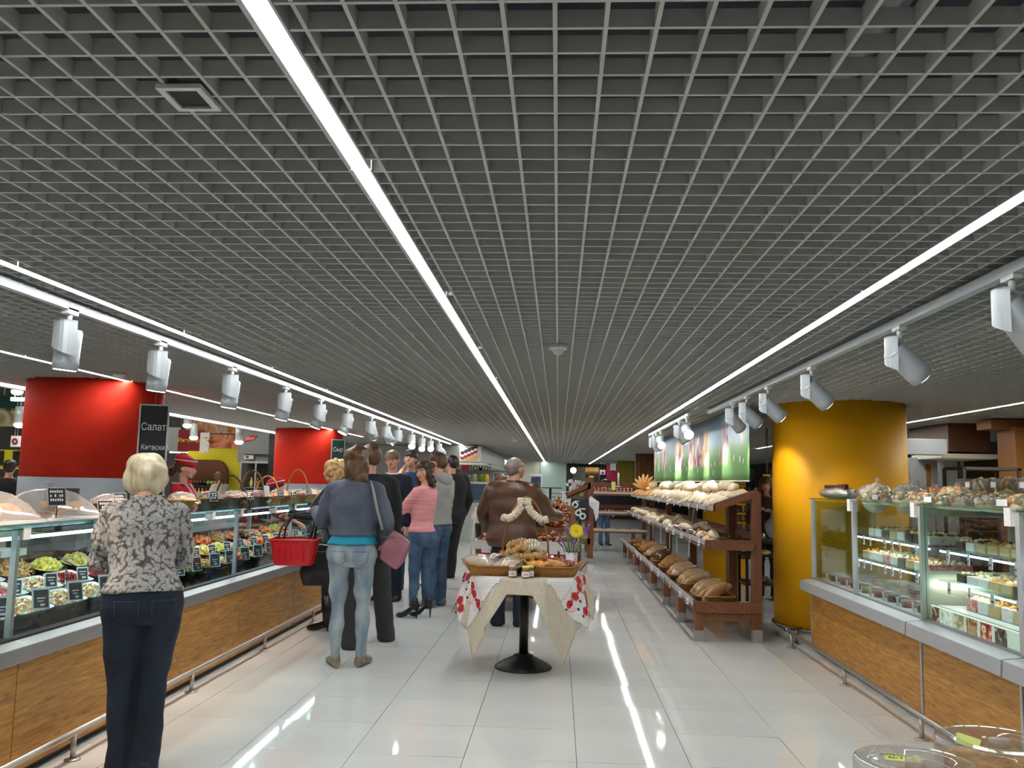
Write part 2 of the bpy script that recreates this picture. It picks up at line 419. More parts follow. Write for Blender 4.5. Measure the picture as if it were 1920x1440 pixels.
aimL = [(-60, 82), (-60, 80), (-60, 80), (-75, 76), (-80, 68), (-120, 66), (20, 60), (30, 55), (-110, 40), (170, 45), (175, 45), (170, 22), (60, 45)]
for k, (t, p, ax) in enumerate(spot_things(-2.39, ysL, aimL, 'on the left track', 68)):
    light('spot_left', 'SPOT', Vector(t.location)+p+ax*.012, SPOT*(1.15 if k < 5 else (.75 if k < 8 else .45)), (1, .72, .52) if k in (0, 1, 3, 4, 5) else (1, .86, .72), ax.to_track_quat('-Z', 'Y').to_euler(), .04, spot=math.radians(62))
ysR = [3.19, 4.24, 5.71, 6.89, 7.66, 8.29]
aimR = [(80, 50), (75, 38), (72, 38), (72, 38), (68, 38), (50, 38)]
for k, (t, p, ax) in enumerate(spot_things(1.63, ysR, aimR, 'on the right track')):
    light('spot_right', 'SPOT', Vector(t.location)+p+ax*.012, SPOT*.7, (1, .9, .78), ax.to_track_quat('-Z', 'Y').to_euler(), .04, spot=math.radians(60))
ysM = [10.07, 10.69, 12.65, 13.2, 13.6]
aimM = [(178, 25), (60, 50), (178, 30), (70, 50), (80, 50)]
for k, (t, p, ax) in enumerate(spot_things(1.46, ysM, aimM, 'over the bread rack by the banner')):
    d = ax if k in (1, 3, 4) else Vector((.6, -.35, -.72)).normalized()
    light('spot_mid', 'SPOT', Vector(t.location)+p+ax*.012, SPOT*1.5, (1, .93, .84), d.to_track_quat('-Z', 'Y').to_euler(), .04, spot=math.radians(75))

# ceiling bits
t = thing('dome_camera', 'small white dome camera on the grid ceiling above the aisle', 'camera', (-.012, 5.24, CZ))
MB().lathe([(.055, 0), (.055, -.03), (.05, -.034)], n=20).build('mount', 'white_paint', t); MB().ell((0, 0, -.036), (.036, .036, .034), 16, 10).build('dome', 'cream', t)
t = thing('ceiling_speaker', 'flat square white ceiling fixture with a dark slot', 'ceiling fixture', (-.83, 1.81, CZ-.006))
MB().box(-.05, .05, -.06, -.045, -.006, .004).box(-.05, .05, .045, .06, -.006, .004).box(-.05, -.035, -.045, .045, -.006, .004).box(.035, .05, -.045, .045, -.006, .004).build('frame', 'white_paint', t)
B(-.035, .035, -.045, .045, 0, .004).build('grille', 'dark', t)
for k, (x, y) in enumerate([(-3.7, 7.1), (-.9, 17.5)]):
    t = MB().lathe([(.05, 0), (.05, -.02), (.03, -.035)], n=16).build('smoke_detector', 'white_paint'); t.location = (x, y, CZ)
    tag(t, ['round smoke detector on the ceiling near the red column', 'round smoke detector on the ceiling far down the aisle'][k], 'smoke detector')
# ================= COUNTERS =================
# left deli counter, refrigerated units 1.47 m long, glass towards the aisle (+X)
UL = 1.47; U0 = 2.68
def deli_unit(k, label):
    t = thing('deli_case', label, 'display case', (0, U0+UL*k, 0), 0, 'glass deli cases of the left counter')
    if k == 0:
        e = .003
        B(-2.575, -2.555, e, UL-e, .04, .575).build('wood_panel', 'laminate', t, bev=.002)
        B(-3.3, -2.585, 0, UL, 0, .05).build('plinth', 'black', t)
        MB().hexa([(-2.585, 0, .572), (-2.492, 0, .572), (-2.492, UL, .572), (-2.585, UL, .572)], [(-2.585, 0, .658), (-2.497, 0, .645), (-2.497, UL, .645), (-2.585, UL, .658)]).build('bumper', 'alu', t, bev=.004)
        B(-2.64, -2.585, 0, UL, .60, .668).build('gasket', 'black', t)
        MB().hexa([(-3.25, 0, .845), (-2.64, 0, .635), (-2.64, UL, .635), (-3.25, UL, .845)], [(-3.25, 0, .855), (-2.64, 0, .645), (-2.64, UL, .645), (-3.25, UL, .855)]).build('deck', 'black_gloss', t)
        B(-3.27, -3.25, 0, UL, .3, .93).build('back_panel', 'black', t)
        B(-3.46, -3.24, 0, UL, .93, .955).build('work_surface', 'steel', t)
        B(-3.46, -3.43, 0, UL, 0, .93).build('rear_panel', 'grey_paint', t)
        g = B(-2.608, -2.602, .003, UL-.003, .66, 1.186).build('front_pane', 'glass', t)
        B(-2.609, -2.601, .003, UL-.003, 1.180, 1.186).build('pane_edge', 'glass_edge', g)
        B(-3.06, -2.598, 0, UL, 1.188, 1.198).build('top_glass', 'glass_top', t)
        B(-2.64, -2.612, .0, .028, .66, 1.18).build('post', 'alu_light', t)
        B(-2.66, -2.60, .03, .09, 1.13, 1.187).build('clip', 'white_paint', t)
        B(-2.66, -2.60, UL*.62, UL*.62+.05, 1.13, 1.187).build('clip', 'white_paint', t)
        MB().cyl((-2.80, .02, 1.118), (-2.80, UL-.02, 1.118), .009, n=8).build('light_tube', M('led_blue', (200, 225, 255), em=8), t)
        B(-3.06, -3.03, 0, .03, .95, 1.188).build('rear_post', 'alu', t)
        B(-3.062, -3.056, .0, UL, 1.03, 1.188).build('rear_pane', 'glass', t)
    return t
LBU = ['nearest the camera at the left edge', 'with white salad trays left of the blonde woman', 'directly behind the blonde woman', 'between the blonde woman and the red basket',
       'behind the denim jacket woman and red basket', 'farthest along, hidden behind the queue']
u0 = deli_unit(0, 'glass deli display case '+LBU[0]); kids(u0)
for k in range(1, 6):
    c = copy_tree(u0); c.location = (0, U0+UL*k, 0); c['label'] = 'glass deli display case '+LBU[k]
Lend = U0+6*UL
# continuous rails at the foot of the counters
def rail(x, ys, y0, y1, label, hook=False):
    t = thing('bumper_rail', label, 'rail', (x, 0, 0))
    MB().cyl((0, y0, .137), (0, y1, .137), .0165, n=12).build('rail_tube', 'steel_rail', t)
    pm = MB().cyl((0, 0, .006), (0, 0, .13), .014, n=12).mesh('rail_post', ['steel_rail']); fm = MB().lathe([(.04, 0), (.04, .006), (.02, .011)], n=16).mesh('flange', ['steel_rail'])
    for y in ys:
        p = inst('post', pm, t, (0, y, 0)); inst('flange', fm, p)
    return t
rail(-2.462, [3.07, 4.53, 5.99, 7.47, 8.95, 10.4], 2.6, 11.4, 'steel bumper rail along the foot of the left deli counter')
rail(2.17, [2.58, 4.03, 5.48, 6.88, 8.38], 2.3, 8.48, 'steel bumper rail along the foot of the cake case')
t = thing('bumper_rail', 'short steel bumper rail turning round the foot of the yellow column', 'rail', (2.17, 8.6, 0))
MB().tube([(-.02, -.06, .137), (.08, .0, .137), (.35, .02, .137)], .0165, 10).build('rail_tube', 'steel', t)
MB().cyl((.1, 0, .0), (.1, 0, .13), .014, n=10).lathe([(.04, 0), (.04, .006), (.02, .011)], (.1, 0, 0), 16).build('post', 'steel', t)

# ---- right cake case ----
def cake_case(y0, y1, label, end_far=False, photos=False, far_frame=False):
    t = thing('cake_case', label, 'display case', (2.33, y0, 0), 0, 'glass cake cases on the right'); L = y1-y0
    B(.0, .02, .012, L-.012, .035, .545).build('wood_panel', 'laminate', t, bev=.002)
    B(-.002, .02, -.012, .012, .05, .545).build('panel_strip', 'alu_light', t)
    if end_far: B(-.004, .9, L-.02, L, .03, .6).build('end_panel', 'alu_light', t)
    B(.03, .85, 0, L-.03, 0, .05).build('plinth', 'black', t)
    MB().hexa([(-.10, 0, .543), (.02, 0, .543), (.02, L+.02*end_far, .543), (-.10, L+.02*end_far, .543)], [(-.095, 0, .628), (.02, 0, .642), (.02, L, .642), (-.095, L, .628)]).build('bumper', 'alu_light', t, bev=.004)
    B(.02, .05, 0, L, .62, .655).build('sill', 'alu', t)
    B(.05, .85, .0, L-.01, .63, .65).build('deck', M('deck_white', (205, 204, 198), .35), t)
    g = B(.024, .030, .03, L-.03, .655, 1.355).build('front_pane', 'glass', t)
    B(.0, .6, 0, L, 1.366, 1.376).build('top_glass', 'glass_top', t)
    B(.015, .05, -.022, .022, .65, 1.362).build('post', 'alu_light', t)
    if end_far:
        B(.01, .045, L-.035, L, .65, 1.366).build('post', 'alu_light', t)
        B(.05, .6, L-.012, L-.006, .655, 1.355).build('end_pane', 'glass', t)
        B(.012, .045, L*.525, L*.525+.035, .65, 1.362).build('post', 'alu_light', t)
    for yy in ([.0, L*.52] if end_far else [.0]): B(-.008, .05, yy+.02, yy+.085, 1.29, 1.385).build('clip', 'white_paint', t)
    if photos:
        f = 'frame_green'; M(f, (150, 162, 148), .5)
        fr = MB().box(.0, .045, L-.03, L-.0, .65, 1.36).box(.56, .6, L-.03, L, .65, 1.36).box(.045, .56, L-.03, L, 1.30, 1.36).box(.045, .56, L-.03, L, .935, .955)
        fr.build('end_frame', f, t)
        B(.045, .56, L-.022, L-.012, .65, .935).build('end_board', M('end_cream', (182, 178, 158), .5), t)
        MB().cyl((.06, L-.05, .87), (.56, L-.05, .872), .014, n=10).build('light_tube', M('tube_white', (250, 255, 250), em=7), t)
        B(.045, .06, .02, L-.04, .64, .745).build('photo_strip', M('backlit', (235, 240, 225), em=.25), t)
        for q in range(6):
            yy = L-.10-.165*q
            cols = [[(.3, (40, 24, 14)), (.5, (120, 70, 40)), (.62, (235, 230, 215))], [(.3, (50, 30, 20)), (.48, (230, 235, 215)), (.7, (245, 245, 240))], [(.35, (150, 120, 70)), (.5, (170, 150, 95)), (.68, (235, 235, 230))],
                    [(.35, (120, 70, 40)), (.5, (190, 140, 90)), (.68, (235, 230, 220))], [(.35, (110, 20, 20)), (.5, (196, 40, 34)), (.66, (225, 225, 170))], [(.35, (24, 16, 14)), (.55, (70, 40, 26)), (.7, (230, 220, 200))]][q]
            B(.040, .046, yy-.065, yy+.055, .648, .74).build('cake_photo', print_mat('photo_%d' % q, cols, 16, rough=.2, em=.35), t)
    sh = []
    if not photos:
        for z in (1.10, .915): sh.append((z, .09, .52))
    else:
        for z in (1.10, .90): sh.append((z, .09, .5))
    for z, a, b in sh:
        B(a, b, .05, L*.62 if end_far else L-.06, z, z+.008).build('glass_shelf', 'glass_top', t)
        MB().cyl((a+.01, .06, z-.015), (a+.01, (L*.6 if end_far else L-.08), z-.015), .006, n=6).build('shelf_light', 'led_blue', t)
    return t
cake_case(5.86, 8.30, 'long glass cake case section beside the yellow column', end_far=True)
cake_case(4.64, 5.84, 'middle glass cake case section with backlit cake photos along its foot', photos=True)
cake_case(2.2, 4.62, 'near glass cake case section cut off by the right edge')

# ================= BREAD RACK (long, right) =================
WR = 'wood_rack'
def bread_rack(y0, y1, label, near=False, mid=None):
    t = thing('bread_rack', label, 'shelf rack', (0, y0, 0), 0, 'wooden bread rack units along the aisle'); L = y1-y0
    def brd(n, *a): return B(*a).build(n, WR, t, bev=.002)
    for yy in ([0, L-.08]+([mid] if mid else [])):
        p = B(1.32, 1.40, yy, yy+.075, .10, .28).build('front_leg', 'wood_rack2', t); B(1.318, 1.402, yy-.002, yy+.077, 0, .10).build('leg_shoe', 'alu', p)
    for yy in (0, L-.08):
        p = B(1.86, 1.95, yy, yy+.075, .12, 1.40).build('rear_post', 'wood_rack2', t); B(1.858, 1.952, yy-.002, yy+.077, 0, .12).build('leg_shoe', 'alu', p)
    # low shelf
    brd('end_board', 1.315, 1.95, -.02, .0, .275, .375)
    brd('low_front', 1.30, 1.322, -.02, L, .29, .385); brd('cross_rail', 1.40, 1.86, .02, .05, .19, .26)
    for q in range(4): brd('low_slat', 1.36+.13*q, 1.45+.13*q, 0, L, .295, .315)
    B(1.29, 1.30, -.01, L, .335, .39).build('price_rail', 'alu_light', t)
    # middle shelf, front edge at x 1.41
    brd('middle_front', 1.41, 1.43, -.02, L, .865, .945); brd('end_board', 1.42, 1.88, -.02, 0, .86, .955)
    brd('middle_board', 1.43, 1.90, 0, L, .868, .885); B(1.40, 1.41, -.01, L, .905, .95).build('price_rail', 'alu_light', t)
    # top shelf, tilted
    def tilt(n, x0, x1, d0, d1, ya, yb, m=WR):
        f = lambda x: 1.225+(x-1.50)*.36
        return MB().hexa([(x0, ya, f(x0)+d0), (x1, ya, f(x1)+d0), (x1, yb, f(x1)+d0), (x0, yb, f(x0)+d0)], [(x0, ya, f(x0)+d1), (x1, ya, f(x1)+d1), (x1, yb, f(x1)+d1), (x0, yb, f(x0)+d1)]).build(n, m, t)
    tilt('top_end_board', 1.50, 1.88, 0, .075, -.02, .0); tilt('top_board', 1.50, 1.88, .0, .018, 0, L); tilt('top_front', 1.49, 1.508, .0, .065, -.02, L); tilt('price_rail', 1.482, 1.49, .01, .055, -.01, L, 'alu_light')
    brd('back_board', 1.925, 1.945, .08, L-.08, 1.30, 1.42); brd('back_board', 1.925, 1.945, .08, L-.08, .95, 1.02)
    return t
bread_rack(8.57, 9.80, 'nearest wooden bread rack unit beside the yellow column')
bread_rack(9.82, 12.58, 'second wooden bread rack unit from the camera', mid=1.24)
bread_rack(12.60, 15.24, 'third wooden bread rack unit from the camera', mid=1.22)
bread_rack(15.26, 17.98, 'farthest wooden bread rack unit of the long row', mid=1.24)

# cross rack at the end (faces the camera)
t = thing('bread_rack', 'wooden bread rack across the end of the aisle facing the camera', 'shelf rack', (0, 0, 0))
for x in (.72, 1.62):
    p = B(x, x+.085, 19.5, 19.58, .10, .42).build('front_leg', 'wood_rack2', t); B(x-.002, x+.087, 19.498, 19.582, 0, .1).build('leg_shoe', 'alu', p)
for x in (.70, 1.9):
    p = B(x, x+.09, 19.95, 20.03, .10, 1.50).build('rear_post', 'wood_rack2', t); B(x-.002, x+.092, 19.948, 20.032, 0, .1).build('leg_shoe', 'alu', p)
for z, ya in ((.44, 19.4), (.82, 19.5), (1.25, 19.55)):
    B(.72, 1.95, ya, ya+.02, z-.04, z+.04).build('shelf_front', WR, t); B(.72, 1.95, ya+.02, 19.95, z-.03, z-.012).build('shelf_board', WR, t); B(.75, 1.95, ya-.01, ya, z-.0, z+.045).build('price_rail', 'alu_light', t)
B(.72, 1.95, 20.0, 20.02, 1.40, 1.50).build('back_board', WR, t); B(.72, 1.95, 20.0, 20.02, 0.92, 1.0).build('back_board', WR, t)
# left tilted arm of the end rack (facing left)
t = thing('bread_rack', 'wooden side rack with tilted top tray left of the end rack', 'shelf rack', (0, 0, 0))
for y in (16.3, 17.9):
    p = B(.55, .66, y, y+.08, .1, 1.58).build('post', 'wood_rack2', t); B(.548, .662, y-.002, y+.082, 0, .1).build('leg_shoe', 'alu', p)
    MB().hexa([(.18, y, 1.17), (.60, y, 1.37), (.60, y+.03, 1.37), (.18, y+.03, 1.17)], [(.14, y, 1.27), (.60, y, 1.49), (.60, y+.03, 1.49), (.14, y+.03, 1.27)]).build('tray_end', WR, t)
MB().hexa([(.16, 16.3, 1.18), (.58, 16.3, 1.38), (.58, 17.9, 1.38), (.16, 17.9, 1.18)], [(.16, 16.3, 1.2), (.58, 16.3, 1.40), (.58, 17.9, 1.40), (.16, 17.9, 1.2)]).build('tray_board', WR, t)
B(.1, .6, 16.3, 17.98, .36, .46).build('low_board', WR, t)

# centre bread stand (bins of pretzels), facing the left counter
t = thing('bread_stand', 'brown slatted wooden bread stand in mid aisle behind the leather jacket man', 'display stand', (0, 0, 0))
X0, X1, Y0, Y1 = -.93, .24, 10.05, 11.6
for x in (X0, X1-.07):
    for y in (Y0, Y1-.07): B(x, x+.07, y, y+.07, 0, .80).build('post', 'wood_rack2', t)
for z in (.16, .30, .44, .575): B(X0+.07, X1-.07, Y0+.01, Y0+.03, z, z+.115).build('slat', WR, t)
for z in (.16, .30, .44, .575):
    B(X0+.01, X0+.03, Y0+.07, Y1-.07, z, z+.115).build('slat', WR, t); B(X1-.03, X1-.01, Y0+.07, Y1-.07, z, z+.115).build('slat', WR, t)
B(X0, X1, Y0, Y1, .70, .72).build('bin_floor', WR, t)
B(X0, X1, Y0-.012, Y0, .70, .80).build('front_board', M('stand_white', (225, 222, 214), .5), t)
B(X0-.012, X0, Y0, Y1, .70, .80).build('front_board', 'stand_white', t); B(X1, X1+.012, Y0, Y1, .70, .80).build('front_board', 'stand_white', t)
MB().hexa([(X0+.02, 10.46, .72), (X1-.02, 10.46, .72), (X1-.02, Y1, .72), (X0+.02, Y1, .72)], [(X0+.02, 10.48, .93), (X1-.02, 10.48, .93), (X1-.02, Y1, 1.17), (X0+.02, Y1, 1.17)]).build('upper_bin', WR, t)
for q, x in enumerate((-.86, -.1, .03)):
    tk = B(x, x+.105, Y0-.02, Y0-.014, .655, .745).build('price_tag', 'paper'); tag(tk, ['white price card on the left end of the centre stand', 'white price card on the centre stand, left of a pair', 'white price card on the centre stand, right of a pair'][q], 'price tag')
    B(x, x+.105, Y0-.024, Y0-.0205, .650, .66).build('red_edge', 'red_plastic', tk)

for k in range(5): light('deli_tube', 'AREA', (-2.81, U0+UL*(k+.5)+UL*.5, 1.10), 2.6, (.92, .96, 1), (0, 0, 0), .03, UL*.9)
light('cake_tube', 'AREA', (2.46, 7.0, 1.08), 1.5, (1, .98, .92), (0, 0, 0), .02, 2.0); light('cake_tube', 'AREA', (2.46, 5.2, 1.085), .8, (1, .98, .92), (0, 0, 0), .02, 1.0)
light('cake_tube', 'AREA', (2.46, 7.0, .90), 1.1, (1, .98, .92), (0, 0, 0), .02, 2.0); light('cake_tube', 'AREA', (2.50, 5.2, .885), .5, (1, .98, .92), (0, 0, 0), .02, 1.0)
# ================= PEOPLE =================
M('skin', (222, 168, 142), .5, c2=(212, 150, 126), sc=9, sss=.1); M('skin_tan', (206, 146, 116), .5)
M('lip', (178, 88, 84), .4); M('eye_white', (232, 228, 224), .25); M('iris', (40, 30, 26), .2)
def hairmat(n, c, c2): M(n, c, .42, c2=c2, sc=26, stretch=(1, 1, .16), bump=.5, bsc=50, lo=.35, hi=.65)
hairmat('hair_blonde', (196, 172, 130), (238, 226, 196)); hairmat('hair_brown', (70, 46, 30), (112, 78, 52)); hairmat('hair_dark', (24, 18, 16), (52, 38, 32))
hairmat('hair_sandy', (110, 84, 56), (150, 118, 84)); hairmat('hair_gold', (184, 140, 84), (226, 190, 134)); hairmat('hair_grey', (120, 108, 98), (150, 134, 124)); hairmat('hair_curl', (40, 26, 20), (92, 58, 40))
print_mat('floral_knit', [(.0, (214, 212, 204)), (.09, (150, 148, 142)), (.16, (205, 203, 196)), (.26, (128, 126, 121)), (.46, (170, 168, 164)), (.66, (96, 90, 88)), (.9, (66, 62, 62))], 50, 'vor', (1, 1, .9), .85, bump=.15)
def floral():
    t = MAT['floral_knit'].node_tree; v = [n for n in t.nodes if n.type == 'TEX_VORONOI'][0]
    mp = v.inputs['Vector'].links[0].from_node
    nz = nd(t, 'ShaderNodeTexNoise', Scale=9.0, Detail=4.0); t.links.new(mp.outputs[0], nz.inputs['Vector'])
    mx = nd(t, 'ShaderNodeMix'); mx.data_type = 'VECTOR'; mx.inputs[0].default_value = .10
    t.links.new(mp.outputs[0], mx.inputs['A']); t.links.new(nz.outputs[1], mx.inputs['B']); t.links.new(mx.outputs['Result'], v.inputs['Vector'])
floral()
M('denim_dark', (15, 23, 38), .85, c2=(27, 39, 58), sc=5, bump=.15, bsc=200); M('denim_stitch', (60, 78, 104), .8); M('denim_blue', (44, 68, 98), .8, c2=(76, 102, 132), sc=6, bump=.15, bsc=200)
M('denim_light', (164, 174, 176), .8, c2=(112, 130, 146), sc=7, stretch=(1, 1, .5), bump=.15, bsc=200); M('denim_jacket', (66, 72, 88), .6, c2=(82, 88, 104), sc=5, bump=.15, bsc=60)
M('teal_knit', (10, 140, 170), .7, bump=.2, bsc=50); M('coat_black', (20, 22, 26), .85, bump=.15, bsc=90); M('leather_black', (18, 18, 20), .35, bump=.3, bsc=25)
M('navy_knit', (22, 26, 44), .85, bump=.15, bsc=120); M('trouser_black', (24, 24, 27), .85); M('trouser_grey', (52, 52, 54), .85)
M('pink_knit', (222, 140, 146), .85, c2=(236, 166, 168), sc=90, stretch=(.02, .02, 1), lo=.45, hi=.55); M('hoodie_grey', (160, 162, 160), .9, c2=(146, 148, 147), sc=8, bump=.2, bsc=90)
M('beige_coat', (190, 180, 168), .85, bump=.15, bsc=60); M('brown_leather', (96, 62, 38), .36, c2=(70, 42, 26), sc=6, bump=.35, bsc=30); M('blue_shirt', (48, 74, 120), .8)
M('shoe_black', (16, 16, 18), .3); M('shoe_grey', (120, 122, 126), .6, c2=(90, 92, 96), sc=14); M('shoe_flat', (150, 138, 120), .5, c2=(112, 100, 86), sc=24); M('jacket_grey', (84, 86, 92), .8)

def ringz(p, n=20, e=2.4):
    z, rx, ry, cy = p[:4]; out = []
    for k in range(n):
        a = 2*PI*k/n; c, s = math.cos(a), math.sin(a)
        out.append(Vector((rx*math.copysign(abs(c)**(2/e), c), cy+ry*math.copysign(abs(s)**(2/e), s), z)))
    return out
def chain(mb, pts, r, n=12):
    P = [Vector(p) for p in pts]
    mb.tube(P, r, n)
    for p, q in zip(P, r): mb.ell(p, (q, q, q), n, 6)
MALE = [(.80, .13, .10, 0), (.88, .172, .125, -.012), (.96, .168, .118, -.008), (1.06, .152, .105, .004), (1.18, .165, .115, .004), (1.30, .185, .122, 0), (1.39, .185, .108, -.008), (1.44, .14, .082, -.012), (1.485, .07, .062, -.012)]
FEM = [(.80, .14, .11, 0), (.87, .182, .135, -.018), (.95, .172, .122, -.01), (1.06, .128, .095, .004), (1.16, .135, .10, .006), (1.27, .155, .125, .012), (1.37, .158, .098, -.004), (1.42, .12, .075, -.01), (1.475, .058, .055, -.012)]
def person(label, x, y, rz, H, fem=False, lean=0, arms=None, head=(0, 0, 0), feet=((-.10, 0, 8), (.10, 0, -8)), skin='skin', hair=None, top=None, coat=None, legs=None, shoe=None,
           wide=1.0, vox=.011, extra=None, face=True, knee=0, hs=1.0, tilt=0):
    s = H/1.75; root = thing('person', label, 'person', (x, y, 0), math.radians(rz)); L = math.radians(lean)
    A = FEM if fem else MALE; sw = (.155 if fem else .18)*wide
    def bend(p):
        p = Vector(p)
        if L and p.z > .92:
            a = L*min(1, (p.z-.92)/.22); v = p-Vector((0, 0, .92)); c, q = math.cos(a), math.sin(a)
            p = Vector((v.x, v.y*c+v.z*q, .92+v.z*c-v.y*q))
        return p
    def prof(z):
        for a, b in zip(A, A[1:]):
            if a[0] <= z <= b[0]:
                f = (z-a[0])/(b[0]-a[0]); return [a[i]+(b[i]-a[i])*f for i in range(4)]
        return list(A[0] if z < A[0][0] else A[-1])
    def torso(mb, z0, z1, th, fl=0, e=2.4):
        zs = [z0+(z1-z0)*i/9 for i in range(10)]
        mb.rings([[bend(p) for p in ringz((z, (q[1]+th+fl*max(0, (1.0-z)))*wide, (q[2]+th+fl*max(0, 1.0-z))*(.5+.5*wide), q[3]), e=e)] for z in zs for q in [prof(z)]])
    arms = arms or (((-.04, .02, -.27), (-.01, .05, -.24)), ((.04, .02, -.27), (.01, .05, -.24)))
    AJ = []
    for sd, (e_, w_) in zip((-1, 1), arms):
        S_ = bend((sd*sw, -.012, 1.40)); E_ = S_+Vector(e_).normalized()*.275; W_ = E_+Vector(w_).normalized()*.245
        AJ.append((S_, E_, W_))
    LJ = []
    for sd, (fx, fy, fa) in zip((-1, 1), feet):
        hp = Vector((sd*.088*wide, -.005, .88)); an = Vector((fx, fy, .085+dict(heel=.08, boot=.03).get(shoe[0] if shoe else '', 0))); kn = (hp+an)/2+Vector((0, .015+knee, .01)); LJ.append((hp, kn, an, fa))
    fin = []
    # ---- body ----
    mb = MB(); torso(mb, .80, 1.485, -.012)
    hc = bend((0, .018, 1.632)); yw, pt, rl = [math.radians(a) for a in head]
    HR = Matrix.Rotation(yw, 3, 'Z') @ Matrix.Rotation(-pt - L*.35, 3, 'X') @ Matrix.Rotation(rl, 3, 'Y')
    hh = .235*hs; HP = lambda p: hc+HR @ (Vector(p)*hh)
    chain(mb, [bend((0, -.015, 1.44)), bend((0, -.005, 1.53)), HP((0, -.1, -.1))], [.058 if not fem else .05, .054 if not fem else .046, .055])
    E3 = lambda c, r, m=mb: m.ell(HP(c), (r[0]*hh, r[1]*hh, r[2]*hh), 16, 10, rot=HR)
    E3((0, -.05, .12), (.335, .42, .37)); E3((0, .07, -.12), (.27, .29, .30)); E3((0, .2, -.27), (.17, .16, .16)); E3((0, .28, -.37), (.09, .08, .075))
    E3((.15, .2, -.1), (.12, .14, .14)); E3((-.15, .2, -.1), (.12, .14, .14)); E3((0, .28, .14), (.24, .08, .07))
    for sd in (-1, 1): E3((sd*.335, -.04, -.03), (.035, .09, .13))
    mb.tube([HP((0, .335, .06)), HP((0, .41, -.06)), HP((0, .44, -.12))], [.035*hh, .05*hh, .075*hh], 8); E3((0, .40, -.13), (.085, .06, .05)); E3((0, .345, -.235), (.11, .055, .045))
    for (S_, E_, W_) in AJ:
        chain(mb, [S_, S_.lerp(E_, .5), E_, E_.lerp(W_, .35), W_], [.05, .046, .038, .037, .026] if fem else [.058, .053, .044, .042, .030])
        d = (W_-E_).normalized(); pc = W_+d*.045
        rq = d.to_track_quat('Y', 'Z').to_matrix(); mb.ell(pc, (.038, .052, .018), 12, 8, rot=rq)
        fin.append((W_, d, rq))
    for (hp, kn, an, fa) in LJ: chain(mb, [hp, hp.lerp(kn, .5), kn, kn.lerp(an, .35), an, an-Vector((0, 0, .045))], [v*(.84 if legs else 1) for v in (.082, .07, .052, .05, .036, .038)])
    for v in range(len(mb.v)): mb.v[v] = tuple(c*s for c in mb.v[v])
    me = remesh(mb, vox*s, 2); me.materials.append(MAT[skin])
    # fingers joined to the same body mesh
    fb = MB()
    for k, (W_, d, rq) in enumerate(fin):
        sd = -1 if k == 0 else 1
        for q in range(4):
            o = W_+rq @ Vector((-.027+.018*q, .085, 0)); ln = [.026, .03, .028, .021][q]
            a = o-d*.02; b = o+rq @ Vector((0, ln, -.004)); c = b+rq @ Vector((0, ln*.65, -.016)); e = c+rq @ Vector((0, ln*.3, -.02))
            fb.tube([a, b, c, e], [.0088, .0085, .0078, .006], 6)
        th = W_+rq @ Vector((-sd*.03, .03, 0)); fb.tube([th, th+rq @ Vector((-sd*.022, .025, -.008)), th+rq @ Vector((-sd*.028, .052, -.016))], [.0115, .0105, .008], 6)
    bmm = bmesh.new(); bmm.from_mesh(me)
    fme = MB(); fme.v = [tuple(c*s for c in v) for v in fb.v]; fme.f, fme.m, fme.sm = fb.f, fb.m, fb.sm
    f2 = fme.mesh('f', []); bmm.from_mesh(f2); bmm.to_mesh(me); bmm.free(); bpy.data.meshes.remove(f2)
    body = bpy.data.objects.new('body', me); COL.objects.link(body); body.parent = root
    sc = lambda mb: [mb.v.__setitem__(i, tuple(c*s for c in v)) for i, v in enumerate(mb.v)]
    def garment(name, mb, mat, wr=.004, wsc=22, v=None, sm=3, seed=1):
        sc(mb); me = remesh(mb, (v or vox)*s, sm, wr, wsc, seed, (1, 1, 1.6)); me.materials.append(MAT[mat])
        o = bpy.data.objects.new(name, me); COL.objects.link(o); o.parent = root; return o
    # ---- face ----
    if face:
        for sd in (-1, 1):
            m = MB(); m.ell(HP((sd*.135, .315, .02)), (.048*hh, .045*hh, .034*hh), 10, 6, rot=HR); sc(m); e_ = m.build('eye', 'eye_white', root)
            m = MB(); m.ell(HP((sd*.135, .350, .02)), (.026*hh, .016*hh, .028*hh), 8, 6, rot=HR); sc(m); m.build('iris', 'iris', e_)
            m = MB(); m.tube([HP((sd*.05, .372, .105)), HP((sd*.14, .375, .135)), HP((sd*.23, .31, .10))], .012*hh, 6); sc(m); m.build('eyebrow', hair[1] if hair else 'hair_dark', root)
        m = MB(); m.ell(HP((0, .385, -.225)), (.10*hh, .03*hh, .022*hh), 10, 6, rot=HR); m.ell(HP((0, .38, -.255)), (.08*hh, .03*hh, .024*hh), 10, 6, rot=HR); sc(m); m.build('mouth', 'lip', root)
    # ---- hair ----
    if hair:
        st, hm = hair[:2]; m = MB(); E = lambda c, r: E3(c, r, m)
        if st == 'buzz': E((0, -.07, .16), (.345, .425, .35)); E((0, -.2, .02), (.31, .28, .3))
        else: E((0, -.05, .21), (.375, .46, .335)); E((0, -.2, .05), (.36, .33, .36))
        if st == 'short': E((0, .22, .36), (.27, .18, .12)); E((.3, -.06, .14), (.07, .16, .2)); E((-.3, -.06, .14), (.07, .16, .2))
        if st == 'bob':
            E((0, -.08, .22), (.43, .50, .36)); E((0, -.24, -.0), (.42, .32, .40)); E((.31, -.0, -.02), (.15, .33, .38)); E((-.31, -.0, -.02), (.15, .33, .38)); E((0, .25, .33), (.3, .2, .16)); E((-.2, .28, .2), (.16, .12, .2))
